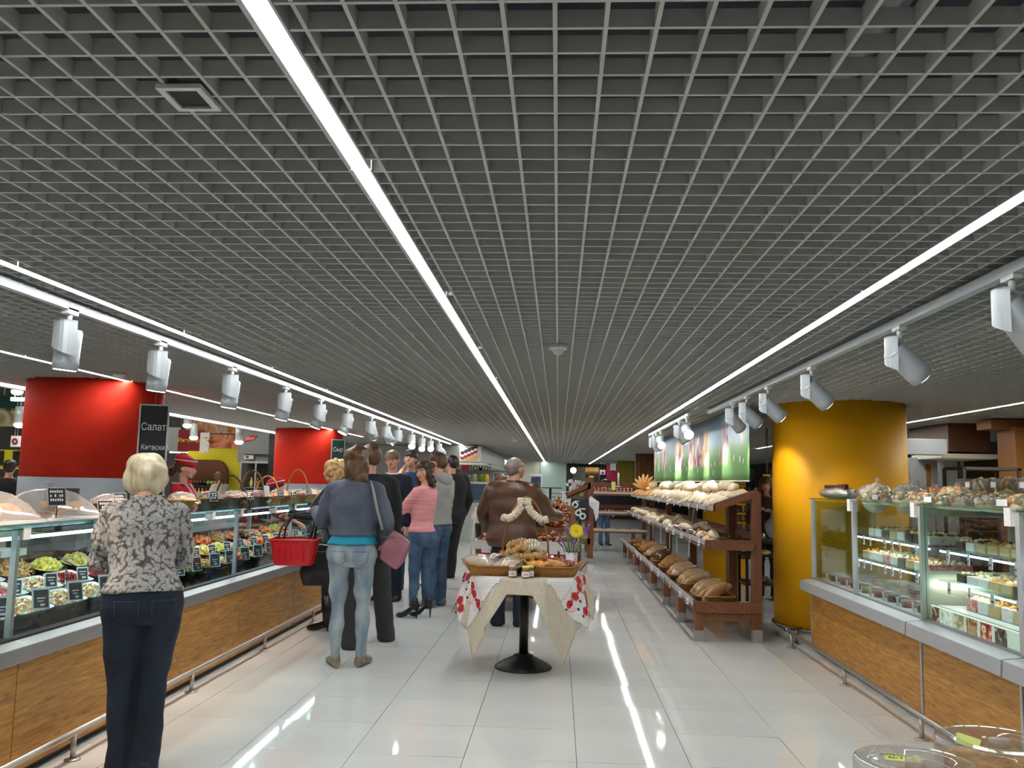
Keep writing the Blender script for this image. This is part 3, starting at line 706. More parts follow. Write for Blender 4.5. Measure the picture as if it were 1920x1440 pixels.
        if st in ('long', 'curly'):
            E((0, -.09, .22), (.44, .48, .37)); E((0, -.27, -.2), (.42, .28, .55)); E((.30, -.08, -.15), (.16, .28, .48)); E((-.30, -.08, -.15), (.16, .28, .48)); E((.1, -.34, -.55), (.30, .18, .34))
            if st == 'curly':
                rr = random.Random(5)
                for _ in range(26):
                    a = rr.uniform(PI*.95, PI*2.05); z = rr.uniform(-.75, .4); E((.4*math.cos(a), -.1+.36*math.sin(a), z), (.12, .12, .13))
        if st == 'curlyshort':
            rr = random.Random(9); E((0, -.1, .2), (.45, .5, .38)); E((0, -.25, -.05), (.42, .3, .42))
            for _ in range(40):
                a = rr.uniform(PI*.9, PI*2.1); z = rr.uniform(-.42, .5); k_ = math.sqrt(max(.1, 1-(z/.65)**2)); E((.44*k_*math.cos(a), -.08+.42*k_*math.sin(a), z), (.11, .11, .1))
        garment('hair', m, hm, .0022 if st in ('short', 'buzz') else .006, 60 if st in ('short', 'buzz') else 42, v=.008, sm=2, seed=3)
    # ---- clothes ----
    def topg(spec, name):
        z0, th, mat = spec['hem'], spec.get('th', .014), spec['mat']; m = MB(); torso(m, z0, 1.475 if not spec.get('low') else 1.44, th, spec.get('flare', 0), spec.get('e', 2.4))
        for k, (S_, E_, W_) in enumerate(AJ):
            b_ = .062 if not fem else .054
            if spec.get('sleeve', 'long') == 'long': chain(m, [S_+Vector((0, 0, -.006)), S_.lerp(E_, .5), E_, E_.lerp(W_, .5), W_.lerp(E_, .04)], [b_+th*.7, b_-.002+th*.7, b_-.010+th*.6, b_-.013+th*.5, b_-.020+th*.5])
            else: chain(m, [S_, S_.lerp(E_, .5), E_, E_.lerp(W_, .3)], [b_+th*.5, b_-.004+th*.5, b_-.012+th*.4, b_-.014+th*.4])
        if spec.get('shoulder'): m.tube([AJ[0][0]+Vector((-.01, 0, .005)), bend((0, -.02, 1.43)), AJ[1][0]+Vector((.01, 0, .005))], [.055+th*.5, .06+th*.5, .055+th*.5], 12)
        o = garment(name, m, mat, spec.get('wr', .0045), spec.get('wsc', 20), seed=int(abs(x*100)) % 97)
        if spec.get('collar'):
            m = MB(); R = []
            for k in range(25):
                a = 2*PI*k/24; q = bend((.075*math.cos(a)*1.05, -.018+.078*math.sin(a), 1.47)); R.append(q)
            m.tube(R, spec['collar'], 8, cap=False); sc(m); m.build('collar', spec.get('cmat', mat), root)
        if spec.get('hood'):
            m = MB(); m.ell(bend((0, -.10, 1.45)), (.13, .06, .075), 16, 8); m.tube([bend((-.10, 0, 1.47)), bend((-.08, -.1, 1.49)), bend((.08, -.1, 1.49)), bend((.10, 0, 1.47))], .03, 8); garment('hood', m, mat, .004, 30)
    if top: topg(top, top.get('name', 'top'))
    if coat: topg(coat, coat.get('name', 'jacket'))
    if legs:
        m = MB(); tn = legs.get('th', .01); torso(m, .79, legs.get('rise', 1.0), .006+legs.get('hip', 0))
        w = legs.get('w', (.088, .064, .060, .062))
        for k, (hp, kn, an, fa) in enumerate(LJ):
            end = Vector((an.x, an.y, legs.get('end', .05))); chain(m, [hp+Vector((0, -.008, -.02)), hp.lerp(kn, .5), kn, kn.lerp(end, .4)+Vector((0, -.012, 0)), end+Vector((0, 0, .03))], [w[0]+.012, (w[0]+w[1])/2+.006, w[1], w[2], w[3]-.004], 14)
            m.cyl(end+Vector((0, 0, .04)), end, w[3]-.004, w[3], 14)
        for sd in (-1, 1): m.ell((sd*.085*wide, -.06 if fem else -.045, .875), (.098*wide, .085, .10), 14, 8)
        gl = garment(legs.get('name', 'jeans'), m, legs['mat'], legs.get('wr', .004), 26, seed=11)
        if legs.get('pockets'):
            for sd in (-1, 1):
                cx = sd*.082*wide*s; g = []
                for i in range(7):
                    z = (.915-.105*i/6)*s; hw = (.058-.006*i/6)*(1 if i < 5 else (.82 if i == 5 else .35))*s; g.append([(cx-hw+2*hw*k/8-(.004*sd*i/6), z) for k in range(9)])
                on_surface('back_pocket', gl, g, legs['pockets'], root, .0035); on_surface('pocket_stitching', gl, g, legs.get('stitch', 'denim_blue'), root, .0045, cols=0)
    if shoe:
        kind, mat = shoe[:2]
        for (hp, kn, an, fa) in LJ:
            R = Matrix.Rotation(math.radians(fa), 3, 'Z'); o = Vector((an.x, an.y, 0)); m = MB(); T_ = lambda p: o+R @ Vector(p)
            hl = .085 if kind == 'heel' else (.03 if kind == 'boot' else .0)
            pr = [(-.075, hl+.045, .028, .04), (-.05, hl+.05, .036, .05), (.0, hl*.75+.045, .036, .045), (.06, hl*.25+.04, .042, .038), (.12, .034, .045, .033), (.165, .028, .036, .026), (.19, .024, .018, .018)]
            m.rings([[T_((rx*math.cos(2*PI*k/12), yy, max(zc+rz_*math.sin(2*PI*k/12), .004 if yy > .03 else hl+.004))) for k in range(12)] for yy, zc, rx, rz_ in pr])
            if kind in ('heel', 'boot'): m.cyl(T_((0, -.03, hl+.03)), T_((0, -.02, hl+.14 if kind == 'heel' else .36)), .046, .044 if kind == 'heel' else .066, 12)
            if kind == 'heel': m.cyl(T_((0, -.06, hl+.02)), T_((0, -.062, .002)), .014, .006, 8)
            if kind == 'boot': m.box(-.0, .0, 0, 0, 0, 0) if False else m.cyl(T_((0, -.05, hl+.01)), T_((0, -.05, .0)), .026, .024, 10)
            if kind == 'sneaker': m.ell(T_((0, -.02, .07)), (.04, .05, .035), 10, 6)
            m2 = MB()
            sc(m); m.build('shoe', mat, root)
    J = dict(root=root, arms=[[p*s for p in a] for a in AJ], HP=lambda p: HP(p)*s, s=s, bend=lambda p: bend(p)*s, HR=HR, hh=hh*s, legs=LJ)
    return J
def world(J, p):
    r = J['root']; return Matrix.Rotation(r.rotation_euler[2], 3, 'Z') @ Vector(p)+Vector(r.location)
NV = Vector
# 1 the blonde woman at the deli counter
J = person('woman with blonde bobbed hair, grey floral top and dark jeans bending over the deli counter', -2.07, 4.36, 31, 1.62, True, 24,
    arms=(((-.05, .03, -.27), (.10, .22, -.02)), ((.06, .03, -.27), (-.10, .22, -.02))), head=(20, -26, -6), feet=((-.05, .03, 6), (.055, -.05, -6)), hair=('bob', 'hair_blonde'),
    top=dict(hem=.95, th=.022, mat='floral_knit', wr=.006, wsc=24, name='knit_top', flare=.1), legs=dict(mat='denim_dark', w=(.102, .076, .072, .082), end=.03, rise=.96, wr=.0055, pockets='denim_dark', stitch='denim_stitch', hip=.006), shoe=('flat', 'shoe_black'), wide=1.10, vox=.009, hs=1.08)
# 2 denim jacket
J2 = person('woman in grey-blue denim jacket, turquoise hem and pale jeans seen from behind', -1.63, 6.98, 4, 1.71, True, 0,
    arms=(((-.10, .06, -.26), (-.10, .22, .06)), ((.11, -.03, -.26), (-.02, .18, -.18))), head=(15, 0, -3), feet=((-.10, -.03, 24), (.105, 0, -14)), hair=('long', 'hair_brown'),
    top=dict(hem=.97, th=.02, mat='teal_knit', sleeve='34', name='turquoise_top', flare=.2, low=1), coat=dict(hem=1.035, th=.036, mat='denim_jacket', wr=.006, wsc=18, name='denim_jacket', e=2.6, shoulder=1),
    legs=dict(mat='denim_light', w=(.088, .060, .058, .045), end=.075, wr=.007, pockets='denim_light', rise=.99), shoe=('flat', 'shoe_flat'), wide=1.1, vox=.010)
# 3 man in black coat
person('man with short brown hair in a long black coat right behind the denim jacket woman', -1.69, 7.80, 10, 1.77, head=(24, 0, 0), hair=('short', 'hair_brown'), feet=((-.10, -.12, 12), (.19, .26, -14)),
    coat=dict(hem=.72, th=.034, mat='coat_black', name='coat', collar=.022, shoulder=1), legs=dict(mat='trouser_grey', w=(.10, .085, .082, .088), end=.015, name='trousers'), shoe=('flat', 'shoe_black'), wide=1.02)
# 4 curly blonde
J4 = person('woman with curly blonde hair, black coat and heeled boots at the counter', -2.20, 8.60, 75, 1.64, True, 2, arms=(((-.06, .14, -.22), (.02, .22, .0)), ((.08, .02, -.26), (.0, .14, -.2))), hair=('curlyshort', 'hair_gold'),
    coat=dict(hem=.74, th=.034, mat='leather_black', name='coat', shoulder=1), legs=dict(mat='trouser_black', w=(.085, .058, .054, .048), end=.2, name='leggings'), shoe=('boot', 'shoe_black'))
# 5 glasses
J5 = person('man with glasses, sandy hair and navy sweater over a pale collar', -2.06, 10.8, 168, 1.82, head=(10, 0, 4), hair=('short', 'hair_sandy'), skin='skin',
    top=dict(hem=.92, th=.02, mat='navy_knit', name='sweater', collar=.014, cmat='paper', shoulder=1), legs=dict(mat='denim_dark', w=(.096, .076, .072, .075), end=.02, name='trousers'), shoe=('flat', 'shoe_black'), vox=.009)
def glasses(J):
    m = MB(); HP, hh = J['HP'], J['hh']
    for sd in (-1, 1):
        m.tube([HP((sd*.14+.085*math.cos(a), .40, .02+.06*math.sin(a))) for a in [2*PI*k/12 for k in range(13)]], .010*hh, 6)
        m.tube([HP((sd*.22, .40, .03)), HP((sd*.34, .1, .03)), HP((sd*.35, -.05, .02))], .010*hh, 6)
    m.tube([HP((-.06, .41, .03)), HP((.06, .41, .03))], .010*hh, 6)
    m.build('glasses', 'black_gloss', J['root'])
glasses(J5)
# 6 hand on chin
person('young man with black hair in a blue shirt resting his hand on his chin', -1.97, 11.6, 178, 1.86, arms=(((-.10, .12, -.22), (-.02, .1, -.2)), ((.0, .22, -.11), (-.13, -.02, .22))), head=(-6, -10, 0), hair=('short', 'hair_dark'),
    top=dict(hem=.92, th=.018, mat='blue_shirt', name='shirt', sleeve='34', shoulder=1), legs=dict(mat='denim_blue', w=(.094, .072, .066, .07), end=.03), shoe=('sneaker', 'shoe_black'), vox=.009)
# 7 pink top
J7 = person('woman with dark curly hair, pink striped top, blue jeans and black high heels looking back', -1.47, 9.50, 62, 1.66, True, -2, arms=(((-.02, .17, -.20), (.21, .08, .03)), ((.05, .13, -.23), (-.2, .10, .04))), head=(90, 2, 6), feet=((-.09, .03, 10), (.08, -.03, 14)), hair=('curly', 'hair_curl'),
    top=dict(hem=.96, th=.012, mat='pink_knit', name='pink_top', wr=.0035, shoulder=1), legs=dict(mat='denim_blue', w=(.084, .058, .055, .046), end=.13, wr=.004, rise=.98), shoe=('heel', 'shoe_black'), vox=.009)
# 8 hoodie
J8 = person('young man in a light grey hoodie and blue jeans behind the woman in pink', -1.42, 10.35, 60, 1.79, arms=(((-.08, .10, -.25), (.12, .19, .02)), ((.08, .06, -.26), (-.14, .19, .05))), head=(14, -4, 0), hair=('short', 'hair_brown'),
    top=dict(hem=.93, th=.026, mat='hoodie_grey', name='hoodie', hood=1, wr=.006, shoulder=1), legs=dict(mat='denim_blue', w=(.096, .076, .07, .074), end=.03), shoe=('sneaker', 'shoe_grey'))
# 9 red
person('person in a long red coat mostly hidden behind the man in the grey hoodie', -1.68, 12.1, 30, 1.66, True, 0, hair=('long', 'hair_dark'), face=False, coat=dict(hem=.66, th=.03, mat='red_cloth', name='coat'), legs=dict(mat='denim_dark', w=(.085, .06, .055, .05), end=.06), shoe=('flat', 'shoe_black'), vox=.014)
# 10 black suit
J10 = person('tall dark-haired man in a black suit with a white paper in his hand', -1.60, 13.1, 32, 1.84, arms=(((-.06, .0, -.27), (-.0, .08, -.24)), ((.08, .0, -.27), (-.02, .12, -.24))), head=(28, 0, 0), feet=((-.16, .0, 10), (.13, .25, -8)), hair=('short', 'hair_dark'),
    coat=dict(hem=.84, th=.034, mat='coat_black', name='jacket', collar=.018, flare=.05, shoulder=1), legs=dict(mat='trouser_black', w=(.10, .082, .078, .085), end=.015, name='trousers'), shoe=('flat', 'shoe_black'), wide=1.1, vox=.013)
# 11 beige
person('woman in a beige jacket leaning towards the sushi counter', -1.22, 14.4, -50, 1.68, True, 30, arms=(((-.05, .2, -.2), (.04, .22, -.05)), ((.05, .2, -.2), (-.04, .22, -.08))), head=(-10, -5, 0), hair=('bob', 'hair_brown'), coat=dict(hem=.82, th=.03, mat='beige_coat', name='jacket', shoulder=1), legs=dict(mat='trouser_black', w=(.085, .06, .055, .05), end=.05, name='trousers'), shoe=('flat', 'shoe_black'), vox=.014)
# 12 brown leather jacket
J12 = person('heavy man with cropped grey hair in a brown leather jacket reaching into the bread stand', -.47, 9.12, -14, 1.72, lean=6, arms=(((-.14, .05, -.24), (.0, .16, -.2)), ((.12, .12, -.22), (.05, .24, -.04))), head=(-28, -14, 4), feet=((-.13, -.02, 8), (.10, .02, -8)), hair=('buzz', 'hair_grey'),
    coat=dict(hem=.82, th=.052, mat='brown_leather', name='leather_jacket', wr=.008, wsc=15, e=2.8, flare=.02, collar=.03, shoulder=1), legs=dict(mat='denim_dark', w=(.098, .08, .076, .08), end=.02), shoe=('flat', 'shoe_black'), wide=1.20, vox=.011, hs=1.08)
# 13, 14 sellers
def cap(J, tilt=0):
    m = MB(); HP = J['HP']; R = []
    for z, k in ((.16, 1.0), (.30, 1.05), (.46, .95), (.58, .6), (.61, .1)):
        R.append([HP((.385*k*math.cos(a), -.06+.47*k*math.sin(a)-.04*(z-.2), z-.14*math.sin(a)*tilt)) for a in [2*PI*q/24 for q in range(24)]])
    m.rings(R); c = m.build('cap', 'red_cloth', J['root'])
    m = MB(); m.tube([HP((.40*math.cos(a), -.06+.49*math.sin(a), .34)) for a in [2*PI*q/24 for q in range(25)]], .006, 6, cap=False); m.build('cap_stripe', 'paper', c)
def apron(J):
    m = MB(); b = J['bend']
    for sd in (-1, 1): m.tube([b((sd*.08, -.09, 1.47)), b((sd*.07, .05, 1.46)), b((sd*.05, .13, 1.34)), b((sd*.03, .165, 1.2))], .014, 6)
    m.build('lapel', 'pink_knit', J['root'])
J = person('saleswoman in a red cap and red uniform standing behind the deli counter in profile', -3.70, 8.5, -86, 1.64, True, 0, head=(0, 6, 0), hair=('short', 'hair_brown'), skin='skin',
    top=dict(hem=.95, th=.014, mat='dark', name='shirt'), coat=dict(hem=.90, th=.02, mat='red_cloth', name='uniform', low=1, sleeve='34'), legs=dict(mat='trouser_black', name='trousers'), shoe=('flat', 'shoe_black'), vox=.009); cap(J, .6); apron(J)
m = MB(); m.tube([J['HP']((0, -.42, .0)), J['HP']((0, -.58, -.15)), J['HP']((0, -.6, -.45))], [.03, .045, .02], 10); m.build('ponytail', 'hair_brown', J['root'])
J14 = person('second saleswoman in a red cap bending down behind the deli counter', -3.74, 10.1, -80, 1.62, True, 42, arms=(((-.05, .2, -.2), (.04, .22, -.1)), ((.05, .22, -.16), (.0, .24, -.10))), head=(0, -30, 0), hair=('short', 'hair_dark'),
    top=dict(hem=.9, th=.02, mat='red_cloth', name='uniform', sleeve='34'), legs=dict(mat='trouser_black', name='trousers'), shoe=('flat', 'shoe_black'), vox=.011); cap(J14)
# 15.. far people
person('person in a grey jacket far off in front of the left hall cooler', -7.1, 20.5, -80, 1.68, hair=('short', 'hair_dark'), coat=dict(hem=.9, th=.03, mat='jacket_grey', name='jacket'), legs=dict(mat='trouser_black', name='trousers'), shoe=('flat', 'shoe_black'), vox=.016, face=False)
person('person in black at the extreme left edge of the hall', -7.62, 11.8, 20, 1.62, hair=('short', 'hair_dark'), coat=dict(hem=.9, th=.03, mat='coat_black', name='jacket'), legs=dict(mat='trouser_black', name='trousers'), shoe=('flat', 'shoe_black'), vox=.016, face=False)
J16 = person('person in dark brown clothes with a white plastic bag between rack and yellow column', 2.78, 11.9, 160, 1.60, True, 0, arms=(((-.05, .1, -.25), (.1, .2, .1)), ((.05, .08, -.25), (-.12, .18, .12))), hair=('long', 'hair_brown'), coat=dict(hem=.8, th=.03, mat=M('coat_brown', (66, 40, 38), .8).name, name='coat'), legs=dict(mat='trouser_black', name='trousers'), shoe=('flat', 'shoe_black'), vox=.014)
person('person in blue jeans and dark top behind the end bread rack', 1.12, 21.4, 200, 1.58, hair=('short', 'hair_dark'), coat=dict(hem=.9, th=.03, mat='coat_black', name='jacket'), legs=dict(mat='denim_blue'), shoe=('flat', 'shoe_black'), vox=.016, face=False)
person('woman in a white fur-trimmed coat browsing far off in the left hall', -6.75, 17.2, 60, 1.55, True, hair=('bob', 'hair_brown'), coat=dict(hem=.8, th=.05, mat='beige_coat', name='coat', wr=.01), legs=dict(mat='trouser_black', name='trousers'), shoe=('flat', 'shoe_black'), vox=.016, face=False)

# ---- things people carry ----
# red shopping basket in the left hand of the denim jacket woman
h = world(J2, J2['arms'][0][2])
t = thing('shopping_basket', 'red plastic shopping basket with black handles held over the counter rail', 'basket', (h.x-.155, h.y-.02, h.z-.43), math.radians(6))
def rr(w, d, z, n=6, r=.04):
    out = []
    for cx, cy, a0 in ((w-r, d-r, 0), (-w+r, d-r, PI/2), (-w+r, -d+r, PI), (w-r, -d+r, 1.5*PI)):
        for k in range(n): a = a0+PI/2*k/(n-1); out.append((cx+r*math.cos(a), cy+r*math.sin(a), z))
    return out
m = MB(); m.rings([rr(.15, .105, .0), rr(.165, .118, .09), rr(.185, .133, .20)], cap=False); m.rings([rr(.181, .129, .20), rr(.161, .114, .09), rr(.146, .101, .006)], cap=False); m.rings([rr(.15, .105, .0), rr(.146, .101, .008)], cap=True)
m.build('basket_body', 'red_plastic', t)
m = MB(); m.rings([rr(.183, .131, .196), rr(.200, .148, .196), rr(.200, .148, .214), rr(.181, .129, .214)], cap=False); m.build('rim', 'red_plastic', t)
for sd in (-1, 1):
    m = MB(); m.tube([(-.12, sd*.135, .19), (-.10, sd*.09, .30), (-.02, sd*.02, .41), (.08, sd*.012, .425), (.155, sd*.02, .42), (.16, sd*.09, .33), (.13, sd*.135, .19)], .008, 8); m.build('handle', 'black', t)
for k in range(5):
    MB().box(-.12+.05*k, -.105+.05*k, -.134, -.128, .04, .15).build('rib', 'red_plastic', t)
# handbags
def handbag(name, label, loc, rz, mat, w=.17, hgt=.22, d=.06, strap=None, tilt=0):
    t = thing(name, label, 'handbag', loc, rz); m = MB()
    m.rings([rr(w*.8, d*.9, 0, 5, .03), rr(w, d, hgt*.35, 5, .03), rr(w*.95, d*.8, hgt*.8, 5, .025), rr(w*.85, d*.3, hgt, 5, .01)]); me = remesh(m, .008, 2, .005, 26); me.materials.append(MAT[mat])
    b = bpy.data.objects.new('bag_body', me); COL.objects.link(b); b.parent = t; b.rotation_euler = (0, tilt, 0)
    if strap: m = MB(); m.tube(strap, .009, 8); m.build('strap', mat, t)
    MB().box(-w*.6, w*.6, -d*.9-.004, -d*.9+.004, hgt*.82, hgt*.85).build('zip', 'steel', t)
    return t
sh = world(J2, J2['arms'][1][0]); M('bag_pink', (150, 96, 108), .4, bump=.1, bsc=20); M('bag_strap', (150, 144, 140), .4)
bl = NV((sh.x+.13, sh.y-.02, .80))
t = handbag('handbag', 'dusty pink handbag on a long strap over the shoulder of the denim jacket woman', bl, math.radians(-20), 'bag_pink', .11, .25, .035, tilt=.5)
R_ = Matrix.Rotation(math.radians(20), 3, 'Z')
mm = MB(); mm.tube([R_ @ (NV(p)-bl) for p in [(sh.x-.03, sh.y+.07, sh.z+.03), (sh.x-.035, sh.y-.03, sh.z+.075), (sh.x+.0, sh.y-.10, sh.z+.02), (sh.x+.05, sh.y-.14, 1.22), (sh.x+.09, sh.y-.11, 1.07)]], .010, 8); mm.build('strap', 'bag_strap', t)
h4 = world(J4, J4['arms'][1][2])
handbag('handbag', 'black leather handbag hanging below the red basket', (h.x-.02, h.y+.25, h.z-.62), .2, 'leather_black', .15, .34, .08, strap=[(-.1, 0, .33), (-.06, 0, .46), (.05, 0, .48), (.1, 0, .33)])
h7 = J7['arms'][0][2]; w7 = world(J7, J7['arms'][1][1].lerp(J7['arms'][1][2], .75))
t = MB().lathe([(.025, -.045), (.032, -.04), (.036, .03), (.034, .045), (.01, .05)], n=16).build('paper_cup', 'paper'); wq = world(J7, (J7['arms'][0][1]+J7['arms'][0][2])/2); t.location = (wq.x-.0, wq.y-.085, wq.z-.01); t.rotation_euler = (.5, .9, 0)
tag(t, 'white paper cup held in the folded arms of the woman in pink', 'cup')
w8 = world(J8, J8['arms'][1][2]); m = MB(); m.tube([(0, 0, 0), (.02, -.03, -.06), (.0, -.035, -.16), (.015, -.03, -.26), (.03, -.03, -.2), (.03, -.02, -.05), (0, 0, 0)], .008, 6); t = m.build('lanyard', M('lanyard_blue', (30, 60, 170), .5)); t.location = w8
tag(t, 'bright blue lanyard hanging from the hand of the man in the hoodie', 'lanyard')
w10 = world(J10, J10['arms'][1][2]); t = MB().box(-.05, .05, -.002, .002, -.07, .02).build('paper_sheet', 'paper'); t.location = (w10.x+.0, w10.y-.05, w10.z-.05); t.rotation_euler = (.3, .3, .4)
tag(t, 'folded white paper in the right hand of the man in the black suit', 'paper')
w16 = world(J16, J16['arms'][0][2]); m = MB(); m.ell((0, 0, -.17), (.11, .07, .14), 14, 10); m.ell((0, 0, -.05), (.05, .04, .1), 10, 6); me = remesh(m, .012, 2, .008, 30); me.materials.append(MAT[M('bag_white', (160, 176, 176), .4).name])
t = bpy.data.objects.new('plastic_bag', me); COL.objects.link(t); t.location = (w16.x, w16.y-.06, w16.z-.02); tag(t, 'translucent white plastic bag carried beside the yellow column', 'bag')
# ================= FOOD AND GOODS =================
def bm_(n, c, c2, rough=.55, coat=0, sc=14): return M(n, c, rough, c2=c2, sc=sc, bump=.25, bsc=40, coat=coat, lo=.35, hi=.7)
bm_('bread_flour', (226, 200, 160), (246, 232, 208)); bm_('bread_gold', (200, 140, 70), (234, 186, 116)); bm_('bread_brown', (120, 70, 36), (160, 104, 60)); bm_('bread_dark', (70, 40, 24), (104, 62, 38))
bm_('bread_wrapped', (224, 184, 134), (244, 218, 176), .3, 1.0); bm_('bread_pale', (222, 178, 122), (242, 214, 168), .3, 1.0); bm_('bread_glazed', (128, 60, 24), (178, 98, 44), .25, 1.0); bm_('bread_wrapped_dark', (92, 60, 40), (130, 92, 64), .3, 1.0)
bm_('bread_orange', (222, 140, 52), (240, 184, 104), .35, .6); bm_('sushka', (196, 150, 88), (216, 178, 120)); bm_('sushka_white', (222, 208, 184), (236, 226, 208))
def blobmesh(name, mat, r, bump=.006, sc=30, n=18, m=12, bend=0, slash=0, seed=1, flat=.0, taper=0):
    b = MB().ell((0, 0, 0), r, n, m); P = np.array(b.v)
    L = P[:, 0]/r[0]
    if taper: P[:, 1] *= (1-taper*L**2); P[:, 2] *= (1-taper*L**2)
    if bend: P[:, 1] += bend*(L**2)
    N = P/np.linalg.norm(P/np.array(r), axis=1)[:, None]/np.array(r)
    d = bump*np_noise(P, sc, seed)
    if slash: d -= slash*np.clip(np.sin(P[:, 0]*70+P[:, 1]*40), .6, 1)*2*(P[:, 2] > 0)
    P = P+N/np.linalg.norm(N, axis=1)[:, None]*d[:, None]
    P[:, 2] = np.maximum(P[:, 2], -r[2]*(.72)); P[:, 2] += r[2]*.72
    b.v = [tuple(p) for p in P]; b.sm = [True]*len(b.f)
    return b.mesh(name, [mat])
LO = dict(
    round=blobmesh('round_loaf', 'bread_flour', (.105, .10, .07)), oblong=blobmesh('oblong_loaf', 'bread_flour', (.14, .07, .055), slash=.004, seed=2), gold=blobmesh('gold_loaf', 'bread_gold', (.13, .065, .05), slash=.004, seed=3),
    wrapped=blobmesh('wrapped_loaf', 'bread_wrapped', (.15, .065, .05), .005, 45, slash=.003, seed=4), dark=blobmesh('dark_loaf', 'bread_wrapped_dark', (.11, .07, .055), .004, 40, seed=5), baton=blobmesh('baton', 'bread_flour', (.19, .045, .04), slash=.004, seed=6),
    bun=blobmesh('bun', 'bread_gold', (.05, .045, .035), .003, 50, 12, 8, seed=7), flatw=blobmesh('flat_loaf', 'bread_pale', (.18, .085, .034), .004, 30, slash=.003, seed=8, taper=.25), roll=blobmesh('roll', 'bread_glazed', (.05, .04, .05), .002, 50, 12, 8, seed=9),
    croiss=blobmesh('horn', 'bread_gold', (.08, .03, .03), .004, 60, 14, 8, bend=.035, slash=.004, taper=.5, seed=10), pastry=blobmesh('pastry', 'bread_orange', (.055, .045, .03), .008, 50, 12, 8, seed=11))
def torus(R, r, n=16, k=8, el=1):
    return MB().rings([[((R+r*math.cos(b))*math.cos(a), (R+r*math.cos(b))*math.sin(a), r*el*math.sin(b)) for b in [2*PI*q/k for q in range(k)]] for a in [2*PI*q/n for q in range(n+1)]], cap=False)
def pretzel():
    p = []
    for k in range(41):
        a = 2*PI*k/40; p.append((.055*math.sin(a)+.018*math.sin(3*a), .045*math.cos(a)+.02*math.cos(2*a), .012+.008*math.sin(5*a)))
    return MB().tube(p, .013, 7).mesh('pretzel', ['bread_glazed'])
LO['pretzel'] = pretzel()
def braid(n, mat, L=.16, r=.024):
    m = MB()
    for s in range(3):
        m.tube([(L*(k/14*2-1), .032*math.sin(k*.9+s*2.09)*(1-abs(k/14*2-1)**3), .03+.018*math.cos(1.8*k+s*2.09)) for k in range(15)], [r*(.35+.65*math.sin(PI*min(max(k/14, .04), .96))**.5) for k in range(15)], 8)
    return m.mesh(n, [mat])
LO['braid'] = braid('braid', 'bread_orange'); LO['braid_dark'] = braid('braid_dark', 'bread_glazed', .14)
def food(kind, name, cat, label, loc, rot=(0, 0, 0), sc=1, group=None):
    o = inst(name, LO[kind], None, loc, rot, (sc, sc, sc) if isinstance(sc, (int, float)) else sc); return tag(o, label, cat, group)
R_ = random.Random(3); J_ = lambda a: R_.uniform(-a, a)
ft = lambda x: 1.243+(x-1.50)*.36
# --- top shelf of the long rack
k = 0
for row, x in enumerate((1.585, 1.765)):
    y = 8.72; q = 0
    while y < 17.7:
        near = y < 14.2
        kind = ['round', 'oblong', 'round', 'baton'][R_.randrange(4)] if near else ['gold', 'pastry', 'croiss'][R_.randrange(3)]
        if y < 10.6: kind = 'oblong' if R_.random() < .8 else 'round'
        nm = {'round': 'floured round loaf', 'oblong': 'floured oblong loaf', 'baton': 'long pale baton loaf', 'gold': 'golden loaf', 'pastry': 'orange pastry', 'croiss': 'golden crescent roll'}[kind]
        z = ft(x)+(.012 if kind != 'pastry' else .01)
        food(kind, {'round': 'round_loaf', 'oblong': 'oblong_loaf', 'baton': 'baton_loaf', 'gold': 'golden_loaf', 'pastry': 'pastry', 'croiss': 'crescent_roll'}[kind], 'bread',
             '%s on long rack top shelf, %s row, %s from near end' % (nm, ('front', 'rear')[row], ORD[q]), (x+J_(.015), y, z), (J_(.15), -.33+J_(.1), (0 if kind in ('oblong', 'baton', 'gold') else 1)+J_(.5)), .92 if kind != 'baton' else .8, 'loaves on the top shelf of the long rack')
        if near and row == 1 and q % 2 == 0:
            food('round' if q % 4 else 'oblong', 'round_loaf', 'bread', 'floured loaf piled on top shelf rear row, %s from the near end' % ORD[q//2], (x-.05+J_(.04), y+.08, z+.075), (J_(.5), -.3+J_(.4), J_(1.5)), .85, 'loaves on the top shelf of the long rack')
        y += {'round': .205, 'oblong': .165, 'baton': .12, 'gold': .15, 'pastry': .13, 'croiss': .12}[kind]; q += 1
# big golden fan loaf
t = thing('fan_loaf', 'big golden decorative fan-shaped loaf at the far end of the top shelf', 'bread', (1.60, 15.9, 1.34), 0)
for q in range(7):
    a = -1.15+q*.36; m = blobmesh('petal', 'bread_orange', (.15, .055, .035), .004, 30, 14, 8, seed=20+q, taper=.3)
    inst('petal', m, t, (.10*math.sin(a)-.03, 0, .07+.10*math.cos(a)), (0, -PI/2+a, 0))
inst('crown', LO['round'], t, (.10, -.02, .09), (.6, 0, 0), (.8, .8, .8))
